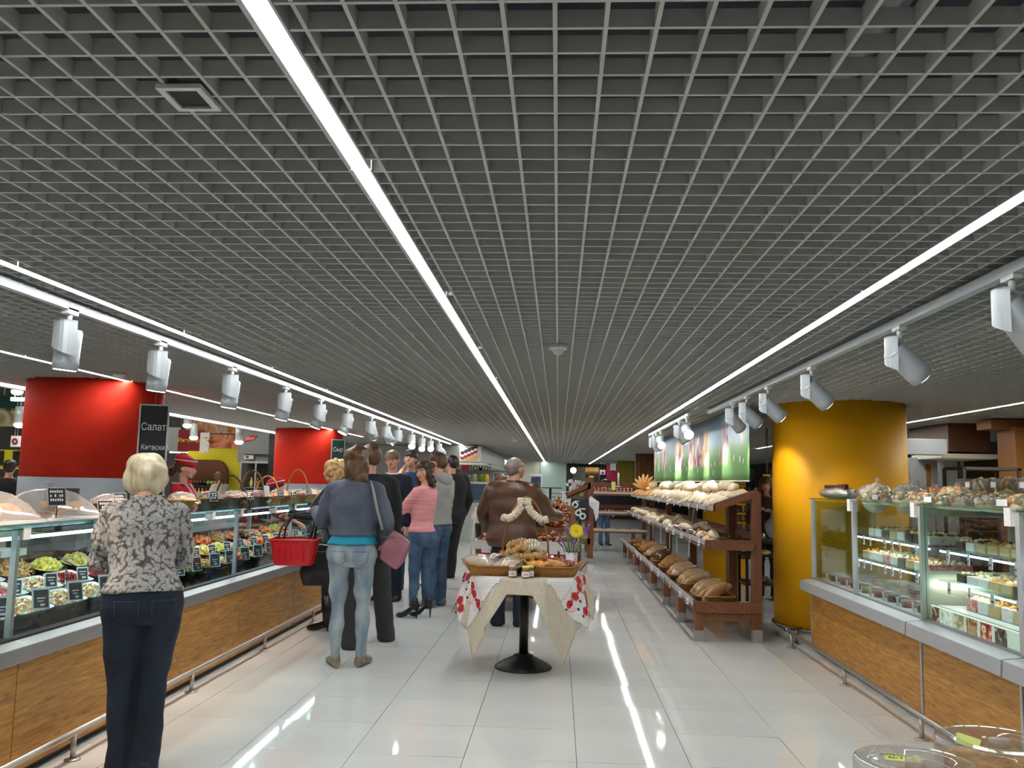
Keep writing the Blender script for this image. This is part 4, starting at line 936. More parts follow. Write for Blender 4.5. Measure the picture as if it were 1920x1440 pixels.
# --- middle shelf: foil boards, loaves, wraps
y = 8.75; q = 0
while y < 17.7:
    for row, x in enumerate((1.53, 1.72)):
        kind = 'dark' if 9.0 < y < 11.4 and R_.random() < .75 else (R_.choice(['oblong', 'wrapped', 'round', 'baton']) if y < 14.6 else R_.choice(['bun', 'pastry', 'croiss', 'gold']))
        if y < 9.2 and row: continue
        nm = {'dark': 'dark wrapped loaf', 'wrapped': 'shiny wrapped loaf', 'oblong': 'floured oblong loaf', 'round': 'floured round loaf', 'baton': 'pale baton', 'bun': 'small golden bun', 'pastry': 'orange pastry', 'croiss': 'golden crescent roll', 'gold': 'golden loaf'}[kind]
        food(kind, nm.split()[0]+'_loaf' if 'loaf' in nm else nm.replace(' ', '_'), 'bread', '%s on long rack middle shelf, %s row, %s from near end' % (nm, ('front', 'rear')[row], ORD[q]), (x+J_(.02), y+J_(.02), .9), (J_(.3), J_(.2), 1.2+J_(.7) if kind not in ('dark', 'round') else J_(1)), .9, 'loaves on the middle shelf of the long rack')
        if y > 14.6 or R_.random() < .3:
            food(R_.choice(['bun', 'pastry', 'oblong']), 'bread_roll', 'bread', 'bread piled higher on middle shelf, %s row, %s from near end' % (('front', 'rear')[row], ORD[q]), (x+J_(.05), y+.06, .96), (J_(.5), J_(.5), J_(2)), .85, 'loaves on the middle shelf of the long rack')
    y += .2 if y < 14.6 else .16; q += 1
t = thing('foil_tray', 'shiny grey foil serving tray on the middle shelf near the front end', 'tray', (1.62, 9.4, .892))
MB().rings([rr(.15, .5, .0, 5, .05), rr(.17, .53, .03, 5, .05)], cap=False).build('tray_wall', 'alu_light', t); MB().rings([rr(.15, .5, -.0, 5, .05), rr(.15, .5, .006, 5, .05)]).build('tray_floor', 'alu_light', t)
# --- wicker boats and baskets
def boat(name, label, loc, rz, L=.24, Wd=.13, hgt=.07, mat='wicker', up=.03, group=None, cat='basket'):
    t = thing(name, label, cat, loc, rz, group); m = MB(); R = []; n = 32
    def ring(k, z, off=0):
        o = []
        for q in range(n):
            a = 2*PI*q/n; c, s = math.cos(a), math.sin(a); e = .75
            o.append(((L*k+off)*math.copysign(abs(c)**e, c), (Wd*k+off)*math.copysign(abs(s)**e, s), z+up*abs(c)**4*(z/hgt)))
        return o
    m.rings([ring(.72, 0), ring(.86, hgt*.45), ring(1.0, hgt), ring(1.0, hgt, -.012), ring(.84, hgt*.45, -.01), ring(.70, .008)]); m.build('wicker_body', mat, t)
    rp = [((L+.002)*math.copysign(abs(math.cos(a))**.75, math.cos(a)), (Wd+.002)*math.copysign(abs(math.sin(a))**.75, math.sin(a)), hgt+up*abs(math.cos(a))**4) for a in [2*PI*q/n for q in range(n+1)]]
    MB().tube(rp, .007, 6, cap=False).build('rim', mat, t); return t
# --- low shelf baskets and loaves
byy = [(9.16, .46), (10.2, .42), (11.15, .45), (12.15, .42), (13.1, .42), (14.1, .42), (15.1, .42), (16.1, .42), (17.1, .42)]
for q, (y, L) in enumerate(byy):
    boat('bread_basket', 'yellow wicker basket on the low shelf of the long rack, %s from the near end' % ORD[q], (1.585, y, .318), PI/2, L*.92, .20, .06, 'straw', .02, 'wicker baskets on the low shelf')
    for r in range(6 if q < 5 else 8):
        fy = y-L*.72+L*1.44*(r+.5)/(6 if q < 5 else 8)
        kind = 'flatw' if q == 0 and r < 4 else ('wrapped' if q in (0, 1, 2) else ['gold', 'dark', 'wrapped', 'gold', 'bun', 'bun'][q-3] if q < 9 else 'bun')
        if kind == 'bun':
            for e in range(3): food('bun', 'small_bun', 'bread', 'small golden bun in low basket %s from near end, spot %s' % (ORD[q], ORD[r*3+e]), (1.50+.085*e, fy, .345+.03*(e % 2)), (J_(.5), J_(.5), J_(2)), 1.1, 'buns and loaves on the low shelf of the long rack')
        else:
            nm = {'flatw': 'large flat wrapped loaf', 'wrapped': 'glossy wrapped loaf', 'gold': 'golden loaf', 'dark': 'grey-brown wrapped loaf'}[kind]
            food(kind, {'flatw': 'flat_loaf', 'wrapped': 'wrapped_loaf', 'gold': 'golden_loaf', 'dark': 'dark_loaf'}[kind], 'bread', '%s leaning in low basket %s from near end, %s from front' % (nm, ORD[q], ORD[r]), (1.585+J_(.015), fy, .41), (-.95+J_(.15), -.3+J_(.2), .3+J_(.25)), 1.1 if kind != 'flatw' else (1.0, 1.1, 1.1), 'buns and loaves on the low shelf of the long rack')
# hanging price tags of the long rack
for q, y in enumerate([8.9, 9.35, 10.1, 10.7, 11.3, 12.0, 12.9, 13.6, 14.4, 15.3, 16.4]):
    for s_n, (x, z) in (('low', (1.286, .355)), ('middle', (1.396, .92)), ('top', (1.478, 1.25))):
        o = B(-.002, .002, -.045, .045, -.03, .03).build('price_tag', 'paper'); o.location = (x-.003, y+J_(.1), z-.012); o.rotation_euler = (0, .15, J_(.2)); B(-.0035, -.0025, -.03, .03, -.012, -.004).build('print_line', 'card_black', o)
        tag(o, 'white price tag on the %s shelf of the long rack, %s from near end' % (s_n, ORD[q]), 'price tag', 'price tags of the long bread rack')
for q, (y, z) in enumerate([(9.9, .9), (10.9, .86), (11.6, .86), (12.6, .86), (13.6, .86)]):   # strips hanging under the shelves
    t = MB().box(-.004, .004, -.012, .012, -.22, 0).build('tag_strip', 'paper'); t.location = (1.46, y, z); tag(t, 'narrow white strip hanging under the middle shelf, %s from the near end' % ORD[q], 'hanging strip', 'hanging strips under the middle shelf')
for q, (x, y, z, rx) in enumerate([(1.48, 9.6, 1.18, .2)]):
    t = MB().box(-.11, .11, -.002, .002, -.12, .04).build('price_sign', M('grey_card', (150, 150, 152), .5)); t.location = (x, y, z); t.rotation_euler = (.1, 0, 1.2); tag(t, 'grey price sign hanging from the top shelf edge', 'sign')
t = B(1.52, 1.60, 8.86, 8.96, .886, .889).build('yellow_note', M('note_yellow', (214, 226, 120), .6)); tag(t, 'pale yellow paper note on the empty near end of the middle shelf', 'note')
t = thing('tongs', 'two long bread tongs lying on the near end of the low shelf', 'tongs', (1.68, 8.66, .33), .1)
for s in (0, .06): MB().tube([(-.22, s, 0), (.0, s-.01, .01), (.20, s+.01, .012)], .007, 6).build('tong_arm', 'dark', t); B(.1, .19, s-.01, s+.02, .012, .028).build('grip', 'cream', t)

# --- cross rack: two bars of glossy rolls, baskets
for lv, (z, rows) in enumerate(((1.245, 2), (.815, 1))):
    for r in range(rows):
        for q in range(11):
            food('roll', 'glazed_roll', 'bread', 'glossy brown roll on the end rack %s shelf, %s row, %s from left' % (('top', 'middle')[lv], ('front', 'rear')[r], ORD[q]), (.80+.085*q, 19.63+.12*r, z+.0+.055*r), (0, 0, J_(.3)), 1.05, 'glossy rolls on the end rack')
for q, x in enumerate((.90, 1.17, 1.44, 1.71)):
    boat('pastry_basket', 'shallow orange wicker basket of pastries on the end rack bottom shelf, %s from left' % ORD[q], (x, 19.6, .43), 0, .125, .13, .045, 'wicker', .01, 'pastry baskets on the end rack')
    for e in range(6): food('pastry' if q % 2 else 'croiss', 'pastry', 'bread', 'glazed pastry in the end rack bottom basket %s from left, piece %s' % (ORD[q], ORD[e]), (x-.06+.06*(e % 3), 19.55+.09*(e//3), .455), (J_(.5), J_(.4), J_(3)), .8, 'pastries in the end rack baskets')
for q, (x, z, m) in enumerate([(.86, 1.30, 'note_yellow'), (1.22, 1.42, 'note_yellow')]):
    t = B(-.045, .045, -.003, .003, -.08, .10).build('price_card', m); t.location = (x-.0 if q else .47, 19.5 if q else 17.95, z); tag(t, ['pale yellow card under the tilted side tray', 'yellow card standing on the end rack behind the rolls'][q], 'card')
t = MB().cyl((1.36, 19.95, 1.42), (1.36, 19.95, 1.72), .022, n=10).build('paper_roll', 'cream'); tag(t, 'upright cream paper roll standing on the end rack', 'paper roll')
t = MB().cyl((1.36, 19.95, 1.40), (1.36, 19.95, 1.425), .06, n=14).build('roll_stand', 'cream'); tag(t, 'round base under the upright paper roll on the end rack', 'stand')
# crumpled wrapped flowers / baguettes bag on the side tray
m = MB(); rq = random.Random(2)
for _ in range(70):
    a, r_ = rq.uniform(0, 6.28), rq.uniform(0, .15); c = NV((r_*math.cos(a), r_*math.sin(a)*1.4, rq.uniform(-.02, .17))); d = NV((rq.uniform(-1, 1), rq.uniform(-1, 1), rq.uniform(0, 1))).normalized()
    e_ = d.cross(NV((.3, .5, .2))).normalized()*.025; m.add([c-e_, c+e_, c+e_*.6+d*.07, c-e_*.6+d*.07+NV((.01, .01, 0)), c+NV((.004, .004, .004))], [(0, 1, 2, 3), (0, 3, 4)])
t = m.build('dried_bouquet', M('dry_white', (214, 208, 204), .6)); t.location = (.33, 16.5, 1.32); tag(t, 'fluffy greyish white dried bouquet on the tilted side tray', 'bouquet', kind=None)
# dark board with pipes/reels and hanging paper at the side rack
t = thing('display_board', 'dark display board with white ring shapes left of the end rack', 'board', (.40, 15.9, 1.0), 0)
B(-.03, .03, .01, .03, -1.0, -.1).build('post', 'black', t)
B(-.16, .16, -.01, .01, -.2, .18).build('board', 'card_black', t)
for (x, z) in ((-.09, .08), (-.03, -.06), (.05, -.12)): o = torus(.045, .016, 16, 8).build('ring', 'white_paint', t); o.location = (x, -.025, z); o.rotation_euler = (PI/2, 0, 0)
MB().box(-.02, .10, -.02, -.012, .0, .02).box(-.10, -.01, -.02, -.012, .14, .155).build('bar', 'white_paint', t)
t = MB().add([(.54, 16.27, 1.12), (.60, 16.28, 1.24), (.76, 16.2, 1.13), (.74, 16.2, .86), (.70, 16.25, .78), (.66, 16.28, .98)], [(0, 1, 2, 5), (5, 2, 3, 4)]).build('paper_sheet', 'paper'); sm_ = t.modifiers.new('s', 'SOLIDIFY'); sm_.thickness = .003; tag(t, 'white printed paper sheet hanging from the side rack post', 'paper')

# --- centre stand heaps
k = 0
for (x0, x1, y0, y1, z, kinds, wd) in [(-.88, -.62, 10.10, 10.45, .74, ['croiss', 'gold', 'oblong'], 'left end bin'), (-.45, .20, 10.10, 10.45, .74, ['roll', 'croiss', 'pretzel'], 'front bin'), (-.45, .20, 10.50, 11.02, .95, ['pretzel', 'roll', 'croiss', 'dark'], 'middle bin'), (-.45, .20, 11.04, 11.56, 1.08, ['croiss', 'pretzel', 'roll'], 'rear bin')]:
    nx, ny = int((x1-x0)/.095), int((y1-y0)/.105)
    for lay in range(2):
        for a in range(nx):
            for b in range(ny):
                kd = kinds[(a+b+R_.randrange(2)) % len(kinds)]
                nm = {'croiss': 'golden crescent roll', 'gold': 'golden loaf', 'oblong': 'pale loaf', 'roll': 'glossy brown roll', 'pretzel': 'glossy pretzel', 'dark': 'dark wrapped loaf'}[kd]
                food(kd, nm.replace(' ', '_') if 'loaf' not in nm else 'small_loaf', 'bread', '%s in centre stand %s, %s column, %s row, %s layer' % (nm, wd.replace('raised ', ''), ORD[a], ORD[b], ('lower', 'upper')[lay]), (x0+.05+.095*a+J_(.02), y0+.05+.105*b+J_(.02), z+.055*lay+.021*b), (J_(.6), J_(.6), J_(3)), 1.0 if kd in ('roll', 'pretzel') else .65, 'breads heaped on the centre stand')
def bigbin(): pass
t = thing('leaning_board', 'tilted pale wooden slat at the left end of the centre stand', 'board', (-.98, 10.0, 0)); MB().box(-.03, .03, -.03, .03, 0, .02).build('foot', 'cream', t); MB().tube([(0, 0, 0), (0, 0, .7), (.05, .02, 1.17)], .012, 6).build('slat', 'cream', t)
# ================= THE ROUND TABLE =================
TX, TY, TZ, TR = -.255, 7.13, .735, .46
t = thing('bistro_table', 'round table with black pedestal carrying the bread baskets in mid aisle', 'table', (TX, TY, 0))
MB().lathe([(.228, 0), (.228, .012), (.205, .024), (.20, .034), (.165, .046), (.16, .056), (.125, .066), (.12, .076), (.085, .086), (.08, .10), (.05, .112)], n=40).build('base', 'black', t)
MB().cyl((0, 0, .1), (0, 0, .70), .036, n=20).build('pole', 'black', t); MB().lathe([(.12, .69), (TR-.01, .70), (TR, .71), (TR, .73), (TR-.01, TZ-.004)], n=40).build('table_top', 'dark_brown', t)
def hang(th):
    d = math.degrees(th) % 360
    pk = [(230, .62, 33), (304, .64, 31), (50, .6, 30), (130, .6, 30), (345, .36, 26), (196, .34, 22)]
    return max(.13, max(a*max(0, 1-(abs((d-c+180) % 360-180)/w)**1.1) for c, a, w in pk))
def surf(th, s, off=0):
    h = hang(th); fold = .022*math.sin(th*9+1)*min(1, s/.2); fl = .16 if h > .4 else .30
    r = TR+.006+off+min(s, .03)*.7+fl*max(0, s-.03)+fold
    return NV((TX+r*math.cos(th), TY+r*math.sin(th), TZ+.004+off*.5-max(0, s-.012)*(.985 if h > .4 else .95)))
M('linen', (206, 196, 176), .85, c2=(196, 184, 162), sc=60, stretch=(1, 1, .2), bump=.25, bsc=160); M('linen_white', (234, 232, 228), .85, c2=(222, 220, 216), sc=70, stretch=(.1, .1, 1), bump=.15, bsc=160)
m = MB(); n = 216; R = [[NV((TX+.02*math.cos(2*PI*k/n), TY+.02*math.sin(2*PI*k/n), TZ+.004)) for k in range(n)], [NV((TX+TR*.9*math.cos(2*PI*k/n), TY+TR*.9*math.sin(2*PI*k/n), TZ+.004)) for k in range(n)]]
for i in range(15): R.append([surf(2*PI*k/n, hang(2*PI*k/n)*i/14) for k in range(n)])
m.rings(R, cap=False); o = m.build('tablecloth', 'linen'); q = o.modifiers.new('s', 'SOLIDIFY'); q.thickness = .002; q.offset = -1
tag(o, 'beige linen tablecloth draped in points over the round table', 'tablecloth')
M('embr_pink', (222, 178, 178), .8, c2=(238, 216, 212), sc=60); M('embr_red', (196, 16, 36), .7); M('embr_blue', (40, 50, 140), .7); M('embr_green', (40, 70, 44), .7)
def towel(label, th0, th1, tip, dep, sgn):
    t = thing('embroidered_towel', label, 'towel', (0, 0, 0)); m = MB(); n = 30; R = []
    def hg(u): return dep*max(.12, 1-abs((u-tip)/(tip if u < tip else 1-tip))**1.15)
    for i in range(5):   # part lying on the top
        R.append([NV((TX+(TR*(.62+.095*i))*math.cos(th0+(th1-th0)*k/n), TY+(TR*(.62+.095*i))*math.sin(th0+(th1-th0)*k/n), TZ+.0075)) for k in range(n+1)])
    for i in range(13): R.append([surf(th0+(th1-th0)*k/n, hg(k/n)*i/12, .006) for k in range(n+1)])
    m.rings(R, cap=False, closed=False); o = m.build('towel_cloth', 'linen_white', t); q = o.modifiers.new('s', 'SOLIDIFY'); q.thickness = .0015; q.offset = 1
    # embroidery: band patches and flowers lying on the cloth
    def P(u, s, off=.0085): return surf(th0+(th1-th0)*u, s, off)
    def disc(u, s, r, mat, nm, off):
        c = P(u, s, off); a = (P(u+.02, s, off)-c).normalized(); b = (P(u, s+.01, off)-c).normalized(); mm = MB(); pts = []
        for k in range(12): g = 2*PI*k/12; rr_ = r*(1+.12*math.sin(5*g)); pts.append(c+a*rr_*math.cos(g)+b*rr_*math.sin(g))
        mm.add([c+a.cross(b)*.0005]+pts, [(0, 1+k, 1+(k+1) % 12) for k in range(12)]); return mm.build(nm, mat, t)
    # band axis runs diagonally from the table edge down to the hem
    for e, (off_, w_, mt) in enumerate(((0, .10, 'embr_pink'), (-.36, .025, 'embr_pink'), (.36, .025, 'embr_pink'))):
        mm = MB(); A = []
        for i in range(15):
            s = .004+(dep*.66)*i/14; uc = tip+sgn*(.30-.48*i/14)+off_*.75
            lim = lambda u_: min(max(u_, .03), .97)
            A.append([P(lim(uc-w_*.6), min(s, hg(lim(uc))-.01), .0078), P(lim(uc+w_*.6), min(s, hg(lim(uc))-.01), .0078)])
        mm.rings(A, cap=False, closed=False); mm.build('embroidered_band', mt, t)
    for side in (-1, 1):
        for i in range(5):
            s = .035+dep*.145*i; uc = tip+sgn*(.30-.48*(i/4)*.86)+side*.17+(.02 if i % 2 else -.02); uc = min(max(uc, .06), .94)
            if s > hg(uc)-.02: continue
            disc(uc, s, .034, 'embr_red', 'poppy', .0095); disc(uc, s, .008, 'embr_green', 'poppy_centre', .0108)
            disc(min(uc+.07, .95), s+.038, .012, 'embr_blue', 'cornflower', .0092); disc(max(uc-.07, .05), s+.034, .010, 'embr_green', 'leaf', .0092)
    return t
towel('white towel with red poppy embroidery hanging over the left of the round table', math.radians(196), math.radians(250), .40, .42, -1)
towel('white towel with red poppy embroidery hanging over the right of the round table', math.radians(292), math.radians(346), .56, .40, 1)
TT = TZ+.008
# boats
boat('bread_boat', 'long low wicker bread basket at the left of the round table', (-.50, 6.90, TT), .05, .235, .125, .075, 'wicker', .045, cat='basket')
boat('bread_boat', 'long low wicker bread basket with glazed buns at the right of the round table', (-.03, 6.92, TT), .03, .235, .125, .075, 'wicker', .05, cat='basket')
def wrapped(name, kind, label, loc, rot, sc, film):
    t = food(kind, name, 'bread', label, loc, rot, sc)
    if film:
        b = MB().ell((0, 0, .035), (.17, .09, .055), 16, 10); P = np.array(b.v); P = P*(1+.05*np_noise(P, 60, 4))[:, None]; b.v = [tuple(p) for p in P]; b.build('plastic_film', 'bag_film', t)
    return t
wrapped('wrapped_loaf', 'wrapped', 'flat grey-brown loaf in plastic at the left end of the left boat basket', (-.60, 6.92, TT+.065), (.6, .15, -.25), .9, True)
wrapped('wrapped_loaf', 'dark', 'dark loaf in crinkled plastic in the middle of the left boat basket', (-.47, 6.97, TT+.075), (.4, 0, .4), .9, True)
wrapped('wrapped_loaf', 'flatw', 'pale loaf in plastic at the right end of the left boat basket', (-.38, 6.87, TT+.065), (.5, -.1, .12), .75, True)
for q, (kd, x, y, z, rt, s, lb) in enumerate([('braid', -.12, 6.88, .07, (.3, 0, .5), .7, 'golden braided bun lying in front in the right boat basket'), ('croiss', -.02, 6.88, .075, (.3, .2, -.5), 1.2, 'large golden crescent beside the braided bun in the right boat basket'),
        ('braid_dark', .04, 6.96, .09, (.6, .3, .4), .75, 'dark glazed plait standing in the right boat basket'), ('braid_dark', .11, 6.93, .07, (1.1, .2, 1.2), .7, 'dark glazed plait at the right end of the right boat basket'),
        ('braid', -.17, 6.97, .07, (.4, 0, -.2), .6, 'golden braided bun behind the jars on the round table'), ('roll', -.07, 6.97, .09, (.2, 0, 0), .9, 'glazed brown roll in the right boat basket')]):
    food(kd, 'glazed_bun', 'bread', lb, (x, y, TT+z), rt, s)
# honey jars
for q, (x, y) in enumerate([(-.335, 6.735), (-.235, 6.70), (-.205, 6.77)]):
    t = thing('honey_jar', ['honey jar, leftmost of three on the round table', 'honey jar in front with yellow lid band on the round table', 'honey jar behind the front one on the round table'][q], 'jar', (x, y, TT), 0, 'honey jars on the round table')
    MB().lathe([(.026, 0), (.03, .005), (.03, .055), (.026, .068), (.026, .075)], n=18).build('jar_body', M('honey', (150, 92, 24), .1, coat=1), t); MB().lathe([(.0285, .074), (.0285, .09), (.02, .092)], n=18).build('lid', 'note_yellow' if q else 'alu_light', t)
    MB().lathe([(.0306, .012), (.0306, .05)], n=18, cap=False).build('label_band', 'paper', t); MB().add([(.031*math.sin(a), -.031*math.cos(a), z) for a in (-.5, 0, .5) for z in (.022, .038)], [(0, 2, 3, 1), (2, 4, 5, 3)]).build('red_mark', 'red_plastic', t)
# tall handled basket and strings of ring biscuits
bx, by_ = -.255, 7.16
t = thing('handled_basket', 'tall wicker basket with arched twisted handle in the middle of the round table', 'basket', (bx, by_, TT))
m = MB(); m.rings([[(.16*k_*math.cos(a), .13*k_*math.sin(a), z) for a in [2*PI*q/28 for q in range(28)]] for k_, z in ((.8, 0), (1.0, .12), (1.05, .13), (.99, .13), (.78, .01))]); m.build('wicker_body', 'wicker', t)
for e in (-.012, .012):
    pts = [((.185-.05*max(0, math.sin(a))**1.5)*math.cos(a)*(1 if True else 1), e+.008*math.sin(6*a), .10+.50*math.sin(a)**.75 if 0 < a < PI else .10) for a in [PI*q/24 for q in range(25)]]
    MB().tube(pts, .009, 6).build('handle', M('vine', (142, 96, 52), .6, bump=.6, bsc=60), t)
ringm = {c: torus(.017, .0095, 12, 6).mesh('ring_'+c, [c]) for c in ('sushka', 'sushka_white')}
def ringstring(label, path, mat, n, sc=1.0, rim=None):
    t = thing('biscuit_string', label, 'biscuits', path[0], 0, 'strings of ring biscuits on the round table'); P = [NV(p)-NV(path[0]) for p in path]
    seg = [0]
    for a, b in zip(P, P[1:]): seg.append(seg[-1]+(b-a).length)
    for k in range(n):
        d = seg[-1]*k/(n-1)
        for i in range(len(P)-1):
            if seg[i] <= d <= seg[i+1]+1e-9: f = (d-seg[i])/(seg[i+1]-seg[i]); p = P[i].lerp(P[i+1], f); tg = (P[i+1]-P[i]).normalized(); break
        q = tg.to_track_quat('Z', 'Y').to_euler(); inst('ring_biscuit', ringm[mat], t, p, (q.x+J_(.15), q.y+J_(.15), q.z), (sc, sc, sc))
    return t
zh = TT+.50
def pc(pts): return [(bx+a, by_-.02+b, TT+c) for a, b, c in pts]
ringstring('left string of pale ring biscuits looped over the basket handle', pc([(-.045, -.02, .58), (-.04, -.03, .53), (-.07, -.03, .48), (-.11, -.03, .44), (-.155, -.03, .425), (-.185, -.02, .435)]), 'sushka_white', 15, 1.25)
ringstring('right string of pale ring biscuits looped over the basket handle', pc([(.01, -.02, .58), (.015, -.03, .53), (.045, -.03, .48), (.09, -.03, .44), (.135, -.03, .42), (.165, -.02, .425)]), 'sushka_white', 15, 1.25)
def loop(cx, cz, r, cy=-.08, tilt=0, n=18): return pc([(cx+r*math.cos(a), cy-.02*math.sin(a), cz+r*.75*math.sin(a)+tilt*math.cos(a)) for a in [2*PI*k/n for k in range(n)]])
for q, (cx, cz, r, cy, m_, ps) in enumerate([(-.08, .20, .05, -.04, 'sushka', 'top left'), (-.03, .215, .045, .02, 'sushka', 'back middle'), (-.03, .17, .05, -.11, 'sushka', 'front middle'), (-.10, .14, .045, -.09, 'sushka', 'lower left'), (.05, .21, .05, -.03, 'sushka_white', 'top right, pale'),
        (.075, .17, .055, -.07, 'sushka_white', 'right, pale'), (.02, .11, .04, -.13, 'sushka', 'bottom middle'), (.09, .12, .04, -.12, 'sushka', 'bottom right'), (-.05, .11, .04, -.13, 'sushka', 'bottom left'), (.12, .15, .035, -.05, 'sushka', 'far right')]):
    ringstring('looped string of ring biscuits heaped in the tall basket, %s' % ps, loop(cx, cz, r, cy), m_, 17, 1.05)
# orange and yellow paper flowers
def flower(name, label, loc, r, mat, cmat, n=18, rot=(1.35, 0, 0), stem=None, cat='flower'):
    t = thing(name, label, cat, loc, 0); h = bpy.data.objects.new('flower_head', None); m = MB()
    for k in range(n):
        a = 2*PI*k/n; c, s = math.cos(a), math.sin(a); w = r*.16
        m.add([(r*.2*c-w*.4*s, r*.2*s+w*.4*c, 0), (r*.2*c+w*.4*s, r*.2*s-w*.4*c, 0), (r*.7*c+w*s, r*.7*s-w*c, r*.08), (r*c, r*s, .0), (r*.7*c-w*s, r*.7*s+w*c, r*.08)], [(0, 1, 2, 3, 4)])
    bpy.data.objects.remove(h); o = m.build('petals', mat, t); o.rotation_euler = rot; s_d = o.modifiers.new('s', 'SOLIDIFY'); s_d.thickness = .001
    c_ = MB().ell((0, 0, .002), (r*.25, r*.25, r*.1), 12, 6).build('flower_centre', cmat, t); c_.rotation_euler = rot
    if stem: MB().tube([NV(p)-NV(loc) for p in stem], .003, 6).build('stem', M('stem_green', (84, 128, 70), .6), t)
    return t
M('gerbera', (240, 212, 20), .5); M('gerbera_c', (214, 180, 60), .7); M('lavender', (136, 92, 168), .7); M('grass_green', (120, 152, 104), .7); M('petal_orange', (236, 96, 20), .5)
flower('orange_flower', 'small orange paper flower at the left of the tall basket', (bx-.185, by_-.06, TT+.155), .028, 'petal_orange', 'gerbera', 10)
flower('yellow_flower', 'small yellow paper flower low at the right of the tall basket', (bx+.12, by_-.17, TT+.10), .028, 'gerbera', 'gerbera_c', 10)
# vase with lavender and gerbera
vx, vy = .115, 7.13
t = thing('flower_pot', 'pink and blue patterned paper flower pot on the round table', 'vase', (vx, vy, TT))
MB().lathe([(.032, 0), (.034, .01), (.052, .17), (.049, .17), (.032, .01)], n=24).build('pot_wall', print_mat('pot_print', [(.3, (170, 190, 205)), (.42, (226, 220, 220)), (.52, (226, 214, 216)), (.56, (214, 150, 170)), (.7, (216, 140, 160))], 9, rough=.5, detail=0), t)
t = thing('lavender_bunch', 'bunch of purple lavender and green blades standing in the pink pot', 'flowers', (vx, vy, TT+.1)); rq = random.Random(4)
st, hd = MB(), MB()
for k in range(46):
    a = rq.uniform(0, 6.28); rr0 = rq.uniform(.0, .03); sp = rq.uniform(.02, .15); hgt = rq.uniform(.14, .30); p0 = NV((rr0*math.cos(a), rr0*math.sin(a), 0)); p1 = NV((sp*math.cos(a), sp*math.sin(a), hgt)); mid = p0.lerp(p1, .55)+NV((0, 0, .03))
    st.tube([p0, mid, p1], [.0022, .002, .001], 4)
    if k % 2 == 0:
        d = (p1-mid).normalized()
        for e in range(6): c = p1-d*.012*e+NV((rq.uniform(-.004, .004), rq.uniform(-.004, .004), 0)); hd.ell(c, (.0075, .0075, .008), 6, 4)
st.build('stems', 'grass_green', t); hd.build('blossoms', 'lavender', t)
gl = (vx+.035, vy-.10, TT+.345); flower('gerbera', 'large yellow gerbera in front of the lavender', gl, .060, 'gerbera', 'gerbera_c', 26, (1.3, 0, .1), stem=[gl, (vx+.02, vy-.05, TT+.25), (vx+.01, vy, TT+.1)])
# glass cylinder behind the pot
t = MB().lathe([(.03, 0), (.03, .2)], n=16, cap=False).build('glass_vase', 'plastic_clear'); t.location = (vx+.095, vy+.02, TT); tag(t, 'tall narrow clear glass beside the pink flower pot', 'vase')
t = MB().tube([(.02, 0, 0), (.01, 0, .05), (0, 0, .10)], .006, 5).build('wire_hoop', 'vine'); t.location = (.17, 6.98, TT+.06); t.rotation_euler = (.3, .9, 0); tag(t, 'bent vine twig at the right end of the round table baskets', 'twig')
# ================= DELI CASE CONTENTS =================
def deckz(x): return .655+(-2.64-x)*.344
# heaps of salad: many small chunks over a mound, shared between alike trays
def heapmesh(name, mats, rx, ry, hgt, n, size, seed, kind='chip'):
    r = random.Random(seed); m = MB()
    m.ell((0, 0, -.01), (rx*.93, ry*.93, hgt*.8), 16, 8)
    for k in range(n):
        a = r.uniform(0, 6.283); q = math.sqrt(r.random()); x, y = rx*.9*q*math.cos(a), ry*.9*q*math.sin(a); z = hgt*.78*math.sqrt(max(0, 1-q*q))-.006
        R = Matrix.Rotation(r.uniform(0, 6.28), 3, 'Z') @ Matrix.Rotation(r.uniform(-.9, .9), 3, 'X') @ Matrix.Rotation(r.uniform(-.9, .9), 3, 'Y'); s = size*r.uniform(.6, 1.3)
        if kind == 'ball': m.ell((x, y, z+s*.4), (s, s, s*.85), 8, 5, mi=k % len(mats), rot=R)
        elif kind == 'stick': vs = [R @ NV(v)+NV((x, y, z+s*.2)) for v in ((-s*2, -s*.25, 0), (s*2, -s*.25, 0), (s*2, s*.25, 0), (-s*2, s*.25, 0), (-s*2, -s*.25, s*.4), (s*2, -s*.25, s*.4), (s*2, s*.25, s*.4), (-s*2, s*.25, s*.4))]; m.add(vs, [(0, 3, 2, 1), (4, 5, 6, 7), (0, 1, 5, 4), (1, 2, 6, 5), (2, 3, 7, 6), (3, 0, 4, 7)], k % len(mats))
        else: vs = [R @ NV(v)+NV((x, y, z)) for v in ((-s, -s*.7, 0), (s, -s*.6, s*.2), (s*.8, s*.8, 0), (-s*.7, s*.7, s*.25), (0, 0, s*.7))]; m.add(vs, [(0, 3, 2, 1), (0, 1, 4), (1, 2, 4), (2, 3, 4), (3, 0, 4)], k % len(mats))
    return m.mesh(name, mats)
fm = lambda n, c: M(n, c, .4, coat=.4).name
C = {k: fm('food_'+k, c) for k, c in dict(yellow=(226, 214, 84), lemon=(236, 226, 140), gold=(222, 164, 84), tan=(206, 150, 92), pink=(206, 96, 108), beet=(124, 24, 44), dbeet=(84, 20, 34), white=(232, 226, 204), cream=(222, 206, 160), green=(132, 164, 72), orange=(232, 132, 52), red=(198, 48, 40), meat=(150, 84, 66), dark=(70, 44, 36), olive=(120, 116, 60)).items()}
